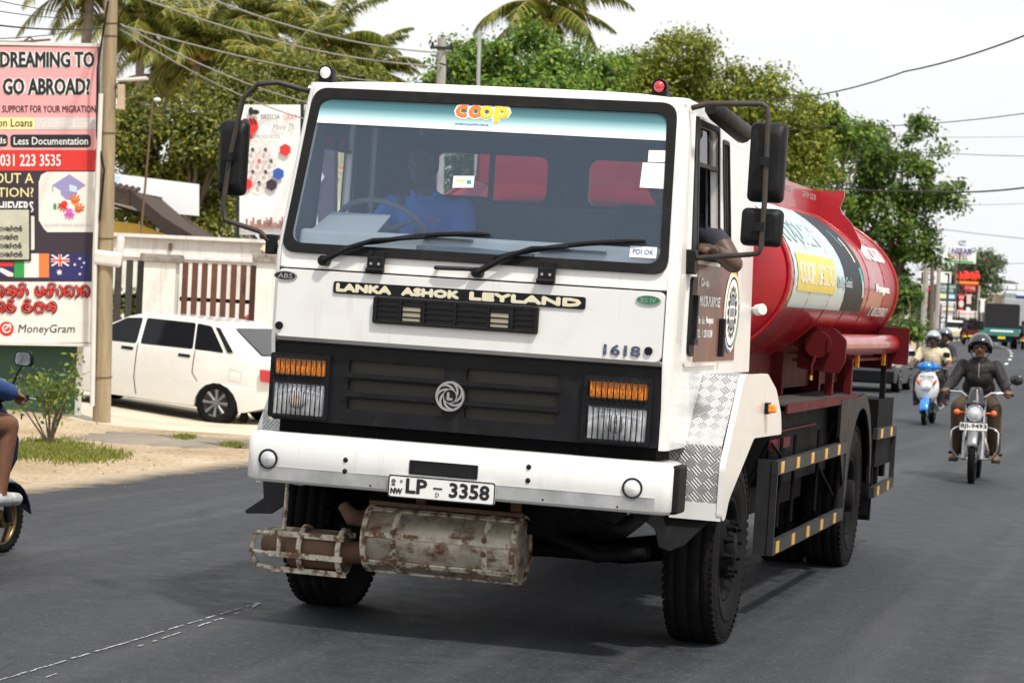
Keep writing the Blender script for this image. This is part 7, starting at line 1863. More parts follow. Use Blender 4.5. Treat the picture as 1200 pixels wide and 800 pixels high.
# ================================================================== CARS
M['tint'] = mat('tinted window', (.006, .007, .009), .06, spec=.35)
M['car_white'] = mat('car white', (.78, .77, .74), .25, coat=.6, var=.02)
M['tail'] = mat('tail lamp red', (.5, .02, .02), .15, coat=.8)
M['alloy'] = mat('wheel alloy', (.22, .22, .22), .4, metal=.6, var=.2)
M['gap'] = mat('panel gap', (.02, .02, .02), .8)
def car(name, label, cat, loc, rot, m, prof_lo, prof_hi, belt, hw, tuck, wheels, wr, side_wins, windshield, rearwin, group=None):
    """x forward, y left, z up; profiles are (x, z) outlines in side view"""
    t = thing(name, label, cat, loc, rot, group)
    def yy(z): return hw - .02 - (.22 * (z - .62) ** 2 if z < belt else .22 * (belt - .62) ** 2) + .02 - tuck * max(0, z - belt)
    def shell(bm, poly):
        tris = tessellate_polygon([[Vector((p[0], p[1], 0)) for p in poly]])
        va = [bm.verts.new((p[0], 1, p[1])) for p in poly]; vb = [bm.verts.new((p[0], -1, p[1])) for p in poly]; k = len(poly)
        for t_ in tris:
            for q in (va, vb):
                try: bm.faces.new([q[i] for i in t_])
                except ValueError: pass
        for i in range(k): bm.faces.new((va[i], va[(i + 1) % k], vb[(i + 1) % k], vb[i]))
    for prof, nm_ in ((prof_lo, 'body'), (prof_hi, 'cabin')):
      bm = bmesh.new(); shell(bm, prof)
      bmesh.ops.recalc_face_normals(bm, faces=bm.faces)
      for z in (.3, .42, .54, .66, .78, .86, 1.0, 1.1, 1.2):
          bmesh.ops.bisect_plane(bm, geom=bm.verts[:] + bm.edges[:] + bm.faces[:], plane_co=(0, 0, z), plane_no=(0, 0, 1))
      for x in (-1.6, -1.0, -.4, .2, .8, 1.4):
          bmesh.ops.bisect_plane(bm, geom=bm.verts[:] + bm.edges[:] + bm.faces[:], plane_co=(x, 0, 0), plane_no=(1, 0, 0))
      xs_ = [p[0] for p in prof_lo]; xa, xb = min(xs_), max(xs_)
      for v in bm.verts:
          end = max(0, abs(v.co.x - (xa + xb) / 2) / ((xb - xa) / 2) - .55) / .45
          v.co.y = math.copysign(yy(v.co.z) - .07 * end ** 2.2, v.co.y)
      for e in bm.edges:
          if len(e.link_faces) == 2 and e.calc_face_angle(0) > R(32): e.smooth = False
      me = bpy.data.meshes.new(nm_); bm.to_mesh(me); bm.free(); me.materials.append(m)
      me.polygons.foreach_set('use_smooth', [True] * len(me.polygons))
      bd = bpy.data.objects.new(nm_, me); COL.objects.link(bd); bd.parent = t
      bv = bd.modifiers.new('bevel', 'BEVEL'); bv.width = .03; bv.segments = 3; bv.limit_method = 'ANGLE'; bv.angle_limit = R(40)
    for sgn in (1, -1):
        for w_ in side_wins:
            g = MB(); g.plate(rquad(w_, .03), [], lambda u, v, w2: Vector((u, sgn * (yy(v) + .004 + w2), v)), .006); g.build('side_window', M['tint'], t)
    for (q, nm) in ((windshield, 'windscreen'), (rearwin, 'rear_window')):
        if q:
            (x0, z0), (x1, z1) = q; d = Vector((z1 - z0, 0, -(x1 - x0))).normalized(); d = d if (d.x > 0) == (nm == 'windscreen') else -d
            g = MB(); o = d * .006; a0, a1 = yy(z0) - .09, yy(z1) - .1
            g.add([Vector((x0, -a0, z0)) + o, Vector((x0, a0, z0)) + o, Vector((x1, a1, z1)) + o, Vector((x1, -a1, z1)) + o], [(0, 1, 2, 3)]); g.build(nm, M['tint'], t)
    for wx in wheels:
        for sgn in (1, -1):
            g = MB(); g.lathe([(-.05, 0), (-.05, wr * .3), (.03, wr * .62), (.06, wr * .66)], (0, 0, 0), 'y', 24)
            for k in range(8):
                a = 2 * PI * k / 8; g.tube([(0, .05, 0), (math.cos(a) * wr * .3, .06, math.sin(a) * wr * .3), (math.cos(a) * wr * .63, .07, math.sin(a) * wr * .63)], [wr * .11, wr * .075, wr * .1], 5)
            g.cyl((0, .04, 0), (0, .08, 0), wr * .13, n=12)
            wh = g.build('wheel', M['alloy'], t); wh.location = (wx, sgn * (hw - .1), wr); wh.rotation_euler = (0, 0, 0 if sgn > 0 else PI)
            g = MB(); g.lathe([(-.09, wr * .6), (-.1, wr * .9), (-.07, wr), (.07, wr), (.09, wr * .93), (.095, wr * .75), (.075, wr * .64)], (0, 0, 0), 'y', 36); ty = g.build('tyre', M['tyre'], wh)
    return t, yy
def arch(cx, r, z0, n=9):   # under-side points from rear to front going over the wheel (x increasing)
    return [(cx - r * math.cos(PI * k / n), z0 + r * math.sin(PI * k / n) * 1.06) for k in range(n + 1)]
# white hatchback parked on the drive (front to the left, nose climbing the slope)
LO = [(-1.86, .30)] + [(-1.55, .2)] + arch(-1.16, .31, .2) + arch(1.17, .31, .2) + [(1.62, .2), (1.86, .3), (1.86, .58), (1.78, .72), (.95, .86), (-1.70, .90), (-1.84, .8), (-1.9, .52)]
HI = [(-1.74, .885), (.93, .845), (.25, 1.21), (.04, 1.275), (-.6, 1.30), (-1.0, 1.282), (-1.17, 1.245)]
hx = (253 - 600) / FPX * 32.6
hw_pos = at(253, 474, 32.6)
yawc = R(180 - 21)
ax = Vector((math.cos(yawc), math.sin(yawc), 0)); ay = Vector((-math.sin(yawc), math.cos(yawc), 0))
# rear near wheel centre is local (-1.16, +.7)
org = Vector((hw_pos.x, 32.6, 0)) - ax * -1.16 - ay * .72
zr = gz(hw_pos.x, 32.6) - .02
tiltc = R(-4.0)
zc = zr - (-1.16) * math.sin(-tiltc) * 1
hb, yyf = car('hatchback_car', 'old white five door hatchback parked on the sandy drive in front of the gate', 'car', (org.x, org.y, zc), (0, 0, 0), M['car_white'], LO, HI, .88, .79, .34, (-1.16, 1.17), .275,
    [[(.80, .875), (.045, .89), (.045, 1.215), (.27, 1.19)], [(-.015, .895), (-.76, .91), (-.71, 1.235), (-.015, 1.22)], [(-.785, .91), (-1.20, .915), (-.94, 1.22), (-.735, 1.235)]], ((.9, .88), (.26, 1.19)), ((-1.685, .94), (-1.22, 1.225)))
hb.rotation_euler = (Matrix.Rotation(yawc, 3, 'Z') @ Matrix.Rotation(tiltc, 3, 'Y')).to_euler()
for sgn in (1, -1):
    SF = lambda off: (lambda u, v, w2: Vector((u, sgn * (yyf(v) + off + w2), v)))
    g = MB()
    for pl in ([(.02, .9), (.02, .45), (-.02, .25)], [(.8, .86), (.82, .5), (.78, .24)], [(-.80, .9), (-.80, .62), (-.88, .52)]):
        for i in range(len(pl) - 1):
            for q_ in range(6):
              a_, b_ = Vector(pl[i]).lerp(Vector(pl[i + 1]), q_ / 6), Vector(pl[i]).lerp(Vector(pl[i + 1]), (q_ + 1) / 6); g.add([SF(.003)(a_[0] - .006, a_[1], 0), SF(.003)(a_[0] + .006, a_[1], 0), SF(.003)(b_[0] + .006, b_[1], 0), SF(.003)(b_[0] - .006, b_[1], 0)], [(0, 1, 2, 3)])
    g.build('door_gap', M['gap'], hb)
    for x in (.16, -.66):
        g = MB(); g.plate(rrect(x - .085, .80, x + .085, .835, .012), [], SF(.008), .012); g.build('door_handle', M['black'], hb)
    g = MB(); g.plate([(-1.25, .925), (-1.33, .93), (-1.06, 1.21), (-1.0, 1.212)], [], SF(.006), .006); g.build('pillar_vent', M['black'], hb)
    g = MB(); g.plate(rrect(-1.5, .62, -1.32, .76, .02), [rrect(-1.495, .625, -1.325, .755, .018)], SF(.003), .003); g.build('fuel_flap', M['offwhite'], hb)
    g = MB(); g.hexa([(-1.905, sgn * .50, .62), (-1.91, sgn * .77, .62), (-1.76, sgn * .80, .62), (-1.76, sgn * .5, .62), (-1.885, sgn * .50, .77), (-1.89, sgn * .77, .77), (-1.735, sgn * .80, .77), (-1.735, sgn * .5, .77)]); g.build('tail_lamp', M['tail'], hb, bevel=.01)
    g = MB(); g.plate([(-1.45, .2), (-1.5, .12), (-1.46, .06), (-1.42, .1)], [], lambda u, v, w2: Vector((u, sgn * (.6 + w2), v)), .15); g.build('mud_flap', M['rubber'], hb)
    g = MB(); g.ell((.74, sgn * .86, .95), (.05, .09, .06), 12, 8); g.build('wing_mirror', M['black'], hb)
g = MB(); g.box((-1.9, 0, .42), (.06, 1.5, .2)); g.build('rear_bumper', M['car_white'], hb, bevel=.03)
g = MB(); g.box((1.86, 0, .42), (.06, 1.5, .2)); g.build('front_bumper', M['car_white'], hb, bevel=.03)
g = MB(); g.box((0, 0, .24), (2.0, 1.4, .1)); g.tube([(-1.3, .3, .2), (-1.9, .35, .2)], .03); g.build('underbody', M['dark_metal'], hb)
# dark car behind the tank
M['car_black'] = mat('car black', (.012, .013, .015), .15, coat=.9)
M['car_red'] = mat('car red', (.3, .02, .02), .2, coat=.8)
SL = [(-2.1, .35)] + arch(-1.3, .33, .2) + arch(1.3, .33, .2) + [(2.05, .25), (2.15, .5), (2.05, .72), (1.0, .92), (-1.6, .98), (-2.12, .9), (-2.18, .5)]
SH = [(-1.75, .95), (1.05, .9), (.25, 1.38), (-.1, 1.45), (-.9, 1.44), (-1.2, 1.38)]
SW = [[(.85, .95), (-.08, .97), (-.08, 1.36), (.22, 1.33)], [(-.14, .97), (-1.35, .99), (-1.05, 1.35), (-.14, 1.36)]]
cxp = at(1030, 456, 62)
dc, _ = car('parked_car', 'dark car parked at the roadside just behind the rear of the red tank', 'car', (cxp.x - .15, 62.5, gz(cxp.x - .1, 62)), (0, 0, R(-104)), M['car_black'], SL, SH, .92, .85, .3, (-1.3, 1.3), .31, SW, ((1.0, .93), (.28, 1.36)), ((-1.68, 1.0), (-1.22, 1.36)))
for s_ in (1, -1):
    g = MB(); g.ell((.78, s_ * .98, .98), (.07, .12, .07), 12, 8); g.build('wing_mirror', M['steel'] if s_ > 0 else M['car_black'], dc)
    g = MB(); g.ell((2.05, s_ * .62, .66), (.08, .18, .07), 12, 8); g.build('headlight', M['lens'], dc)
# red car glimpsed through the gate
rp = at(275, 350, 42.5)
rc, _ = car('parked_car', 'red car glimpsed through the brown gate slats', 'car', (rp.x + .9, 42.4, gz(rp.x, 42.4)), (0, 0, R(185)), M['car_red'], SL, SH, .92, .85, .3, (-1.3, 1.3), .31, SW, ((1.0, .93), (.28, 1.36)), ((-1.68, 1.0), (-1.22, 1.36)))
# white estate seen from behind far along the road
VL = [(-2.1, .4)] + arch(-1.35, .34, .22) + arch(1.35, .34, .22) + [(2.1, .3), (2.15, .7), (1.2, 1.0), (-2.1, 1.02), (-2.15, .6)]
VH = [(-2.08, 1.0), (1.2, .98), (.4, 1.5), (0, 1.6), (-1.7, 1.6), (-1.9, 1.5)]
vp = at(1117, 400, 200)
vc, yv = car('estate_car', 'white estate car parked with its rear towards us far along the road edge', 'car', (vp.x, 200, gz(vp.x, 200)), (0, 0, R(84)), M['car_white'], VL, VH, 1.0, .88, .25, (-1.35, 1.35), .33, [[(1.0, 1.05), (-1.8, 1.07), (-1.7, 1.48), (.4, 1.45)]], ((1.1, 1.03), (.45, 1.5)), ((-2.07, 1.06), (-1.91, 1.48)))
g = MB(); g.box((-2.17, 0, .72), (.02, .5, .13)); g.build('number_plate', M['yellow'], vc)
for s_ in (1, -1):
    g = MB(); g.box((-2.1, s_ * .76, .98), (.1, .16, .26)); g.build('tail_lamp', M['tail'], vc)
# green lorry with a dark canvas cover
gp = at(1173, 408, 150)
lo = thing('canvas_lorry', 'green lorry with a black canvas cover driving away far down the road', 'lorry', (gp.x, 150, gz(gp.x, 150)), (0, 0, R(-9)))
M['lorry_green'] = mat('lorry green', (.02, .2, .19), .5, var=.1)
g = MB(); g.plate(rquad([(-.98, 1.0), (.98, 1.0), (.98, 2.5), (.9, 2.58), (-.9, 2.58), (-.98, 2.5)], .12), [], lambda u, v, w_: Vector((u, -w_ * -1, v)), -3.4); g.build('canvas', mat('black canvas', (.012, .012, .015), .85, bump=.3, bscale=6), lo)
g = MB(); g.box((0, -.05, .95), (2.02, .08, .42)); g.box((0, 1.7, .8), (1.9, 3.4, .2)); g.build('tailgate', M['lorry_green'], lo)
g = MB(); g.box((0, -.1, 1.0), (1.3, .02, .1)); g.build('tailgate_print', M['paper'], lo)
g = MB(); g.box((0, -.08, .62), (1.9, .1, .14)); g.build('rear_beam', M['dark_metal'], lo)
g = MB(); g.box((0, -.14, .62), (.42, .02, .14)); g.build('number_plate', M['yellow'], lo)
g = MB(); g.box((0, 4.3, 1.3), (1.9, 1.6, 1.9)); g.build('cab', M['lorry_green'], lo, bevel=.1)
for x in (-.8, .8):
    for y in (.9, 4.3):
        g = MB(); g.lathe([(-.14, .0), (-.14, .36), (-.1, .4), (.1, .4), (.14, .36), (.14, 0)], (x, y, .4), 'x', 20); g.build('wheel', M['tyre'], lo)
    g = MB(); g.box((x, -.13, .78), (.18, .03, .1)); g.build('tail_lamp', M['tail'], lo)
# box truck ahead of it
bp3 = at(1194, 405, 172)
bt3 = thing('box_truck', 'pale grey box truck ahead of the green lorry at the right edge', 'truck', (bp3.x, 172, gz(bp3.x, 172)), (0, 0, R(-9)))
g = MB(); g.box((0, 2.4, 2.0), (2.2, 4.8, 2.4)); g.build('box_body', mat('box grey', (.35, .37, .4), .5), bt3, bevel=.05)
g = MB(); g.box((0, 3, .75), (2.0, 6, .3)); g.build('chassis', M['dark_metal'], bt3)
g = MB(); g.box((0, 5.8, 1.7), (2.1, 1.7, 2.0)); g.build('cab', M['car_white'], bt3, bevel=.1)
for x in (-.85, .85):
    for y in (1.2, 5.6):
        g = MB(); g.lathe([(-.14, .0), (-.14, .4), (-.1, .45), (.1, .45), (.14, .4), (.14, 0)], (x, y, .45), 'x', 20); g.build('wheel', M['tyre'], bt3)
# three-wheelers
def threewheeler(label, loc, yaw, m, grp=None):
    t = thing('three_wheeler', label, 'three-wheeler', loc, (0, 0, yaw))
    g = MB(); g.plate(rquad([(-.62, .35), (.62, .35), (.65, .9), (.55, .95), (-.55, .95), (-.65, .9)], .06), [], lambda u, v, w_: Vector((u, w_, v)), -1.5); g.box((0, 1.9, .6), (.8, .9, .6)); g.build('body', m, t)
    g = MB(); g.plate(rquad([(-.6, .95), (.6, .95), (.52, 1.68), (-.52, 1.68)], .12), [], lambda u, v, w_: Vector((u, w_, v)), -1.7); g.build('canopy', M['black'], t)
    g = MB(); g.box((0, -.01, 1.35), (.7, .01, .3)); g.build('rear_window', M['tint'], t)
    for x in (-.55, .55):
        g = MB(); g.lathe([(-.05, 0), (-.05, .2), (.05, .2), (.05, 0)], (x, .4, .2), 'x', 18); g.build('wheel', M['tyre'], t)
        g = MB(); g.box((x * .9, -.02, .7), (.1, .03, .12)); g.build('tail_lamp', M['tail'], t)
    g = MB(); g.lathe([(-.05, 0), (-.05, .2), (.05, .2), (.05, 0)], (0, 2.1, .2), 'x', 18); g.build('wheel', M['tyre'], t)
    g = MB(); g.box((0, -.02, .5), (.34, .02, .12)); g.build('number_plate', M['yellow'], t)
    return t
q = at(1137, 400, 190); threewheeler('dark red three-wheeler just right of the white estate car', (q.x, 190, gz(q.x, 190)), R(-7), mat('dark red body', (.12, .012, .012), .3))
q = at(1145, 400, 215); threewheeler('green three-wheeler beside the green lorry', (q.x, 215, gz(q.x, 215)), R(-7), mat('bright green body', (.02, .25, .08), .3))
# far riders
def far_rider(label, plabel, loc, yaw, m):
    t = thing('motorcycle', label, 'motorcycle', loc, (0, 0, yaw))
    for y in (0, 1.25):
        g = MB(); g.lathe([(-.05, .0), (-.05, .27), (0, .3), (.05, .27), (.05, 0)], (0, y, .3), 'x', 20); g.build('wheel', M['tyre'], t)
    g = MB(); g.tube([(0, -.1, .75), (0, .3, .8), (0, .8, .85), (0, 1.1, .95)], [.08, .12, .13, .06], 10); g.box((0, .6, .5), (.2, .5, .3)); g.tube([(-.35, 1.0, 1.0), (.35, 1.0, 1.0)], .02, 6); g.build('body', M['bike_black'], t)
    g = MB(); g.box((0, -.2, .72), (.16, .05, .1)); g.build('tail_lamp', M['tail'], t)
    g = MB(); g.box((0, -.22, .55), (.2, .02, .1)); g.build('number_plate', M['yellow'], t)
    b = Body(); b.ell((0, .4, .92), (.17, .15, .13), 'trouser_black'); b.cap((0, .4, 1.0), (0, .5, 1.28), .16, .18, m); b.ell((0, .5, 1.3), (.21, .13, .12), m)
    b.cap((0, .5, 1.38), (0, .52, 1.45), .055, .05, 'skin'); P, _r = b.head((0, .55, 1.53), (0, 1, 0), (0, 0, 1), 'skin')
    for s_ in (-1, 1):
        b.limb([(s_ * .2, .5, 1.32), (s_ * .3, .7, 1.12), (s_ * .32, 1.0, 1.02)], [.08, .065, .045], [m, m]); b.limb([(s_ * .1, .42, .9), (s_ * .2, .85, .78), (s_ * .2, .7, .35)], [.1, .08, .06], ['trouser_black'] * 2); b.ell((s_ * .2, .76, .3), (.045, .11, .04), 'sandal')
        b.hand((s_ * .32, 1.0, 1.02), (0, 1, 0), (0, 0, -1), s_, 'skin', 1.0)
    o = b.mesh('person', plabel, (0, 0, 0), 0, .016); on_bike(o, t); helmet(o, P, M['bike_black'])
q = at(1130, 405, 165); far_rider('small dark motorcycle riding away beside the white estate car', 'far rider in dark clothes riding away beside the white estate car', (q.x, 165, gz(q.x, 165)), R(-6), 'jacket')
q = at(1197, 405, 150); far_rider('motorcycle with a glowing tail lamp at the right edge beside the lorry', 'far rider in black at the right edge beside the green lorry', (q.x + .1, 150, gz(q.x, 150)), R(-8), 'shirt_navy')
# ================================================================== FAR RIGHT ROADSIDE
def board(name, label, cat, u0, v0, u1, v1, y, m, legs=True, post=None):
    a, b2 = at(u0, v0, y), at(u1, v1, y); xm = (a.x + b2.x) / 2; g0 = gz(xm, y); s_ = y / FPX
    t = thing(name, label, cat, (xm, y, g0))
    um = (u0 + u1) / 2; mid = at(um, v1, y)
    Pz = Panel(t, um, v1 + (mid.z - g0) / s_, s_)
    Pz.rect('panel', u0, v0, u1, v1, m, -.1, .1)
    g = MB(); zt = mid.z - g0
    ph = zt + (v1 - v0) * s_ * .9
    for x in ([0] if post == 'one' else [-(u1 - u0) * s_ * .42, (u1 - u0) * s_ * .42]): g.box((x, .16, ph / 2), (.12, .12, ph))
    g.build('post', M['guard_grey'], t)
    return t, Pz
M['sign_white'] = mat('sign white', (.78, .78, .76), .5)
M['sign_red'] = mat('sign red', (.62, .03, .03), .5, var=.15, scale=3)
M['sign_teal'] = mat('sign teal', (.05, .2, .32), .5, var=.1, scale=2)
M['sign_blue'] = mat('sign blue', (.05, .08, .4), .5)
t, Pz = board('hotel_sign', 'white hotel name board on a tall post above the far signboards', 'sign', 1106, 295.5, 1144, 308, 224, M['sign_white'], post='one')
Pz.text('hotel_word', 'HOTEL', 1112, 299, 1135, 304.5, M['maroon'], .015, .03); Pz.rect('green_strip', 1109, 305.5, 1141, 307.6, M['grn'], .012)
Pz.text('name_letters', 'NSEAR', 1115, 291, 1138.5, 297.6, mat('purple letters', (.06, .03, .2), .5), .0, .1); Pz.strokes('sign_curl', [arc(1127, 285, 4.5, 2.6, 30, 330), [(1124, 287), (1131, 282)]], .5, M['ink'], .0)
g = MB(); f = Pz.fn(-.02)
for u in (1112, 1125, 1138): 
    p_ = f(u, 296, 0); g.box((p_.x, .0, p_.z + .15), (.04, .04, .5))
g.build('letter_stay', M['guard_grey'], t)
t, Pz = board('shop_sign', 'red letter sign glowing above the far row of signboards', 'sign', 1120, 317, 1147, 333, 226, mat('dark sign', (.06, .008, .008), .5))
Pz.strokes('red_letters', word([('ka', 6), ('sa', 6)], 1121, 320, 8, 1) + word([('va', 4), ('ka', 6), ('sa', 6)], 1131, 319.5, 8, .2), 1.0, mat('lit red', (.75, .04, .03), .4, emit=((1, .06, .03), .2)), .02); Pz.rect('amber_strip', 1120, 329.5, 1147, 332.6, M['amber'], .012)
t, Pz = board('shop_sign', 'pale red board below the red letter sign', 'sign', 1128, 333.5, 1147, 342, 227, M['sign_red'])
Pz.text('board_print', 'STORES', 1130, 336, 1145, 339.5, M['ghost'], .012, .02)
t, Pz = board('shop_sign', 'blue and yellow rental board between the roadside poles', 'sign', 1099, 333, 1120.5, 351.5, 214, M['sign_teal'])
Pz.text('board_title', 'SUBARU', 1101, 334.5, 1119, 337.5, M['pale_yellow'], .012, .03) if False else Pz.text('board_title', 'DUBAMAN', 1101, 334.5, 1119, 337.5, M['pale_yellow'], .012, .03); Pz.text('board_title', 'MOTORS', 1103, 338.8, 1117.5, 341.5, M['pale_yellow'], .012, .03); Pz.rect('board_picture', 1101, 344.5, 1109, 349.5, M['pale_yellow'], .012); Pz.rect('board_picture', 1111, 345, 1119, 349.5, M['skyb'], .012)
t, Pz = board('shop_sign', 'stacked white and yellow name boards under the blue board', 'sign', 1100, 353, 1120, 370.5, 213, M['sign_white'])
Pz.rect('blue_rule', 1100, 358.6, 1120, 359.6, M['sign_blue'], .012); Pz.rect('blue_rule', 1100, 364.6, 1120, 365.6, M['sign_blue'], .012); Pz.rect('yellow_bar', 1106, 360.5, 1118, 363.6, M['pale_yellow'], .012); Pz.text('board_print', 'BAN LEA LY', 1104, 354.6, 1118, 357, M['grey_ink'], .012, .02); Pz.text('board_print', 'CENTRE', 1104, 366.8, 1118, 369, M['grey_ink'], .012, .02)
t, Pz = board('shop_sign', 'small pink and white sale board beside the stacked name boards', 'sign', 1094, 354.5, 1103.5, 368.5, 210, mat('pale pink', (.75, .5, .55), .5))
for v in (357, 361, 364.5): Pz.text('board_print', 'SALE', 1095.5, v, 1102, v + 2.4, M['magenta'], .012, .03)
t, Pz = board('shop_sign', 'upright red drink board right of the blue board', 'sign', 1122, 345, 1131, 363.5, 220, M['sign_red'])
Pz.text('board_print', 'COLD', 1123.5, 347, 1129.5, 349.5, M['sign_white'], .012, .03); Pz.patch('board_picture', circ(1126.5, 356, 3, 4, 16), M['ghost'], .012)
t, Pz = board('shop_sign', 'faded pink and white board right of the upright red board', 'sign', 1131.5, 345, 1140, 356, 222, mat('faded pink', (.68, .5, .5), .5))
t, Pz = board('shop_sign', 'white board with small print low beside the far white car', 'sign', 1122, 364, 1145, 372, 218, M['sign_white'])
Pz.text('board_print', 'FAMILY MART', 1124, 366, 1143, 369, M['sign_red'], .012, .02)
t, Pz = board('shop_sign', 'plain white upright board beside the leaning far pole', 'sign', 1147.5, 350, 1155.5, 366, 223, M['sign_white'])
t, Pz = board('shop_sign', 'white board with a red round emblem left of the leaning pole', 'sign', 1078, 333, 1091, 345, 120, M['sign_white'])
Pz.patch('round_emblem', circ(1087, 338, 2.6), M['sign_red'], .012); Pz.strokes('emblem_ring', [arc(1087, 338, 3.6, 3.6, 0, 360)], .5, M['ink'], .012)
t, Pz = board('shop_sign', 'red and white notice board below the round emblem board', 'sign', 1078, 345.5, 1091, 360, 121, mat('notice white', (.68, .64, .64), .5))
Pz.text('board_print', 'NEWS', 1079.5, 347, 1089.5, 350, M['sign_red'], .012, .03); Pz.patch('board_picture', circ(1085, 354, 3.5, 3, 14), M['sign_red'], .012)
# shopfront with blue awning and fence behind the tank rear
q = at(1075, 400, 171); g0 = gz(q.x, 171)
t = thing('shop_building', 'shop with white upper wall and blue shutter behind the dark roadside tree', 'building', (q.x, 172, g0))
def bx(g, u0, v0, u1, v1, y, th, dy=0):
    a, b2 = at(u0, v0, y), at(u1, v1, y); zz = [a.z - g0, b2.z - g0]
    g.box(((a.x + b2.x) / 2 - t.location.x, y - t.location.y + dy + th / 2, sum(zz) / 2), (abs(b2.x - a.x), th, abs(zz[0] - zz[1])))
g = MB(); bx(g, 1030, 318, 1097, 402, 173, 5); g.build('wall', mat('shop dark', (.08, .07, .07), .8), t)
g = MB(); bx(g, 1030, 316, 1098, 333, 172, .5); g.build('upper_wall', mat('shop upper', (.6, .64, .7), .6), t)
g = MB(); bx(g, 1036, 338, 1078, 346, 171.4, .6); g.build('awning', M['sign_blue'], t)
for k in range(3):
    g = MB(); bx(g, 1076 + k * 7, 365, 1081 + k * 7, 395, 171.6, .1); g.build('shop_door', mat('shop door', (.3, .36, .34), .3), t)
q = at(1092, 325, 118); 
t2, Pz = board('arched_sign', 'white arched board with dark lettering above the far poles', 'sign', 1078, 318, 1115, 331, 168, M['sign_white'])
Pz.text('board_print', 'Co', 1084, 320, 1096, 329, M['sign_blue'], .012, .02)
# corrugated yellow green fence
q0, q1 = at(1034, 402, 88), at(1062, 402, 100)
t = thing('corrugated_fence', 'yellowish corrugated sheet fence beside the road behind the tank', 'fence', (q0.x, 88, gz(q0.x, 88)))
g = MB(); n = 60; d_ = Vector((q1.x - q0.x, 12, gz(q1.x, 100) - gz(q0.x, 88))); pts = []
for k in range(n + 1):
    p_ = d_ * (k / n); off = .06 * math.sin(k * 1.6); pts += [p_ + Vector((off, 0, 0)), p_ + Vector((off, 0, .95 + .02 * (k % 3)))]
g.add(pts, [(2 * k, 2 * k + 2, 2 * k + 3, 2 * k + 1) for k in range(n)]); g.build('sheets', mat('yellow green sheet', (.42, .42, .16), .6, var=.25, scale=3), t)
g = MB()
for k in range(6): g.box(d_ * (k / 5) + Vector((-.05, .1, .45)), (.07, .07, 1.0))
g.build('fence_post', M['bark'], t)
# roadside poles
def pole(u0, v0, u1, v1, y, r, label, m, arm=False):
    a = at(u1, v1, y); g0 = gz(a.x, y); top = at(u0, v0, y)
    t = thing('utility_pole', label, 'pole', (a.x, y, g0)); e = Vector((top.x - a.x, 0, top.z - g0))
    g = MB(); g.tube([(0, 0, -.2), e * .5, e], [r * 1.15, r, r * .85], 10); g.build('post', m, t)
    if arm:
        g = MB(); g.box(e * .97 + Vector((0, -.1, 0)), (.5, .06, .06))
        for x in (-.2, .2): g.cyl(e * .97 + Vector((x, -.1, 0)), e * .97 + Vector((x, -.1, .12)), .03, n=8)
        g.build('insulator_arm', M['guard_grey'], t)
    return t
M['pole_conc'] = mat('concrete pole', (.34, .33, .3), .9, var=.15, scale=4, bump=.2)
pole(1087, 290, 1080, 402, 112, .12, 'leaning grey pole in front of the round emblem board', M['pole_conc'])
pole(1092.5, 300, 1092, 402, 118, .1, 'dark straight pole left of the blue rental board', M['bark'])
pole(1101, 300, 1097, 402, 124, .11, 'pale pole touching the left side of the blue rental board', M['pole_conc'])
pole(1147.5, 335, 1143, 390, 228, .16, 'leaning pole right of the red signs', M['pole_conc'])
pole(1063, 330, 1062, 400, 106, .1, 'whitish pole in front of the blue shutter', M['offwhite'])
pole(1120, 308, 1118, 395, 226, .13, 'slim dark pole under the hotel board', M['bark'])
t = pole(518, 45, 514, 330, 56, .115, 'concrete pole with a looped cable rising behind the cab roof', M['pole_conc'], True)
g = MB(); c0 = at(518, 78, 55.8) - t.location
g.tube([c0 + Vector((-.05, -.1, .05)), c0 + Vector((.1, -.12, .02)), c0 + Vector((.18, -.12, -.15)), c0 + Vector((.2, -.12, -.6))], .02, 6); g.build('cable_loop', M['black'], t)
pole(562, 38, 557, 330, 57, .05, 'thin steel post rising behind the cab roof', M['steel'])
# building at the far right
bq = at(1180, 400, 285); g0 = gz(bq.x, 285)
t = thing('two_storey_house', 'pale two storey house with a flat balcony roof at the far right', 'building', (bq.x, 285, g0))
g = MB(); bx(g, 1166, 345, 1215, 402, 286, 8); g.build('wall', mat('house cream', (.45, .38, .3), .8, var=.1), t)
g = MB(); bx(g, 1162, 338, 1215, 341.5, 284.6, 2); bx(g, 1164, 358, 1215, 360.5, 284.6, 2); g.build('slab', mat('house slab', (.42, .38, .33), .8), t)
g = MB(); bx(g, 1177, 343.5, 1191, 354, 285.5, .3); wn = g.build('window', mat('window white', (.55, .58, .58), .4), t)
g = MB(); bx(g, 1178.5, 344.5, 1183.5, 353, 285.3, .1); bx(g, 1184.5, 344.5, 1189.5, 353, 285.3, .1); g.build('pane', M['skyb'], wn)
g = MB(); bx(g, 1191, 346, 1215, 356, 285.4, .3); g.build('blue_panel', M['sign_blue'], t)
g = MB(); a_ = at(1160, 331, 283.5); b_ = at(1194, 333, 283.5); T_ = t.location
g.hexa([a_ - T_, b_ - T_, b_ - T_ + Vector((0, 4, .3)), a_ - T_ + Vector((0, 4, .3)), a_ - T_ + Vector((0, 0, .08)), b_ - T_ + Vector((0, 0, .08)), b_ - T_ + Vector((0, 4, .4)), a_ - T_ + Vector((0, 4, .4))])
g.build('canopy_roof', M['tile'], t)
g = MB()
for u in (1164, 1172, 1181, 1192): 
    p_ = at(u, 340, 284) - T_; g.box(p_ + Vector((0, .5, .22)), (.08, .08, .55))
g.build('canopy_post', M['bark'], t)
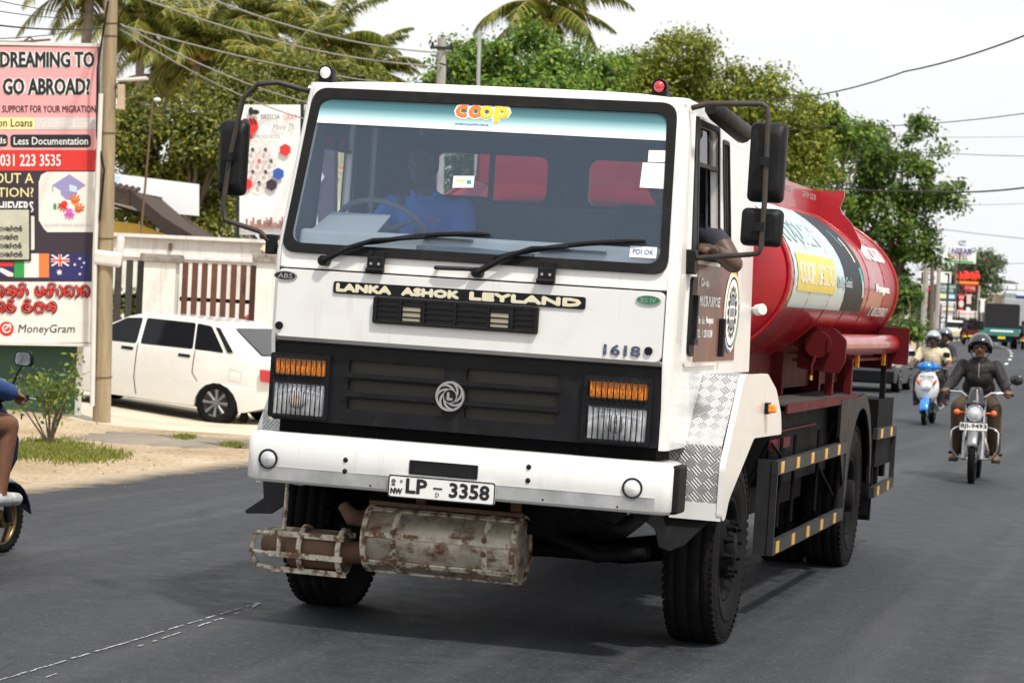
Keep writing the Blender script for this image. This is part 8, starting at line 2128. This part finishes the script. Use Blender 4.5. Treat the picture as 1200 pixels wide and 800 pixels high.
# ------------------------------------------------------------------ overhead wires
def wire(label, pts, r=.012, sag=.0, m=None, group='overhead wires strung along the road'):
    P3 = [at(*p) for p in pts]; out = []
    for i in range(len(P3) - 1):
        for k in range(12):
            f = k / 12; q = P3[i].lerp(P3[i + 1], f); q.z -= sag * 4 * f * (1 - f); out.append(q)
    out.append(P3[-1])
    c = sum(out, Vector()) / len(out)
    g = MB(); g.tube(out, r, 5, caps=False); o = g.build('overhead_wire', m or M['wire'])
    return tag(o, label, 'wire', group)
M['wire'] = mat('wire', (.02, .02, .022), .6)
M['wire_pale'] = mat('pale wire', (.3, .29, .28), .6)
wire('thick black wire sagging up to the right above the round dark tree', [(790, 118, 60), (940, 114, 45), (1060, 84, 38), (1215, 36, 32)], .012, .05)
wire('thin black wire nearly level above the dark tree crown', [(760, 160, 70), (960, 148, 60), (1215, 131, 50)], .010, .1)
wire('thin pale wire level in the sky right of the dark tree', [(1030, 160, 70), (1215, 160, 60)], .006, .02, M['wire_pale'])
wire('thin grey wire just below the pale one right of the dark tree', [(1000, 175, 70), (1100, 179, 66), (1215, 183, 60)], .008, .02)
wire('thick black wire crossing the dark tree at the height of the tank top', [(940, 215, 55), (1080, 224, 52), (1215, 218, 48)], .017, .06)
wire('faint wire right of the dark tree well above the hotel sign', [(1110, 240, 90), (1215, 238, 80)], .008, .02, M['wire_pale'])
wire('faint wire sloping right just above the hotel sign', [(1100, 268, 90), (1215, 281, 80)], .010, .02)
wire('faint wire level beside the hotel name board', [(1142, 309, 150), (1215, 308, 140)], .014, .02)
for i, (a0, b0, lbl) in enumerate((((160, -4, 44), (520, 78, 56), 'upper pale cable running from the top left down to the concrete pole'), ((200, -20, 44), (522, 62, 56), 'highest cable running down to the top of the concrete pole'))):
    wire(lbl, [a0, b0], .017, .25, M['wire_pale'])
for i, (a0, b0, lbl) in enumerate((((140, 28, 31), (420, 130, 50), 'lower pair cable from the wooden pole passing over the left mirror'), ((140, 34, 31), (405, 150, 50), 'lowest cable from the wooden pole passing over the bee signboard'), ((142, 30, 31), (560, 104, 57), 'thin cable from the wooden pole to the thin steel post'))):
    wire(lbl, [a0, b0], .011, .2, M['wire_pale'])
for (v0, v1, lbl) in ((26, 33, 'black cable entering at the left edge and meeting the wooden pole highest'), (8, 22, 'faint thin wire at the very top left corner'), (-6, 18, 'faint wire sloping down from the top left corner'), (46, 30, 'faint wire rising from the left edge just above the pink banner')):
    wire(lbl, [(-30, v0, 24), (122, v1, 31)], .009 if 'black' in lbl else .005, .04)
g = None
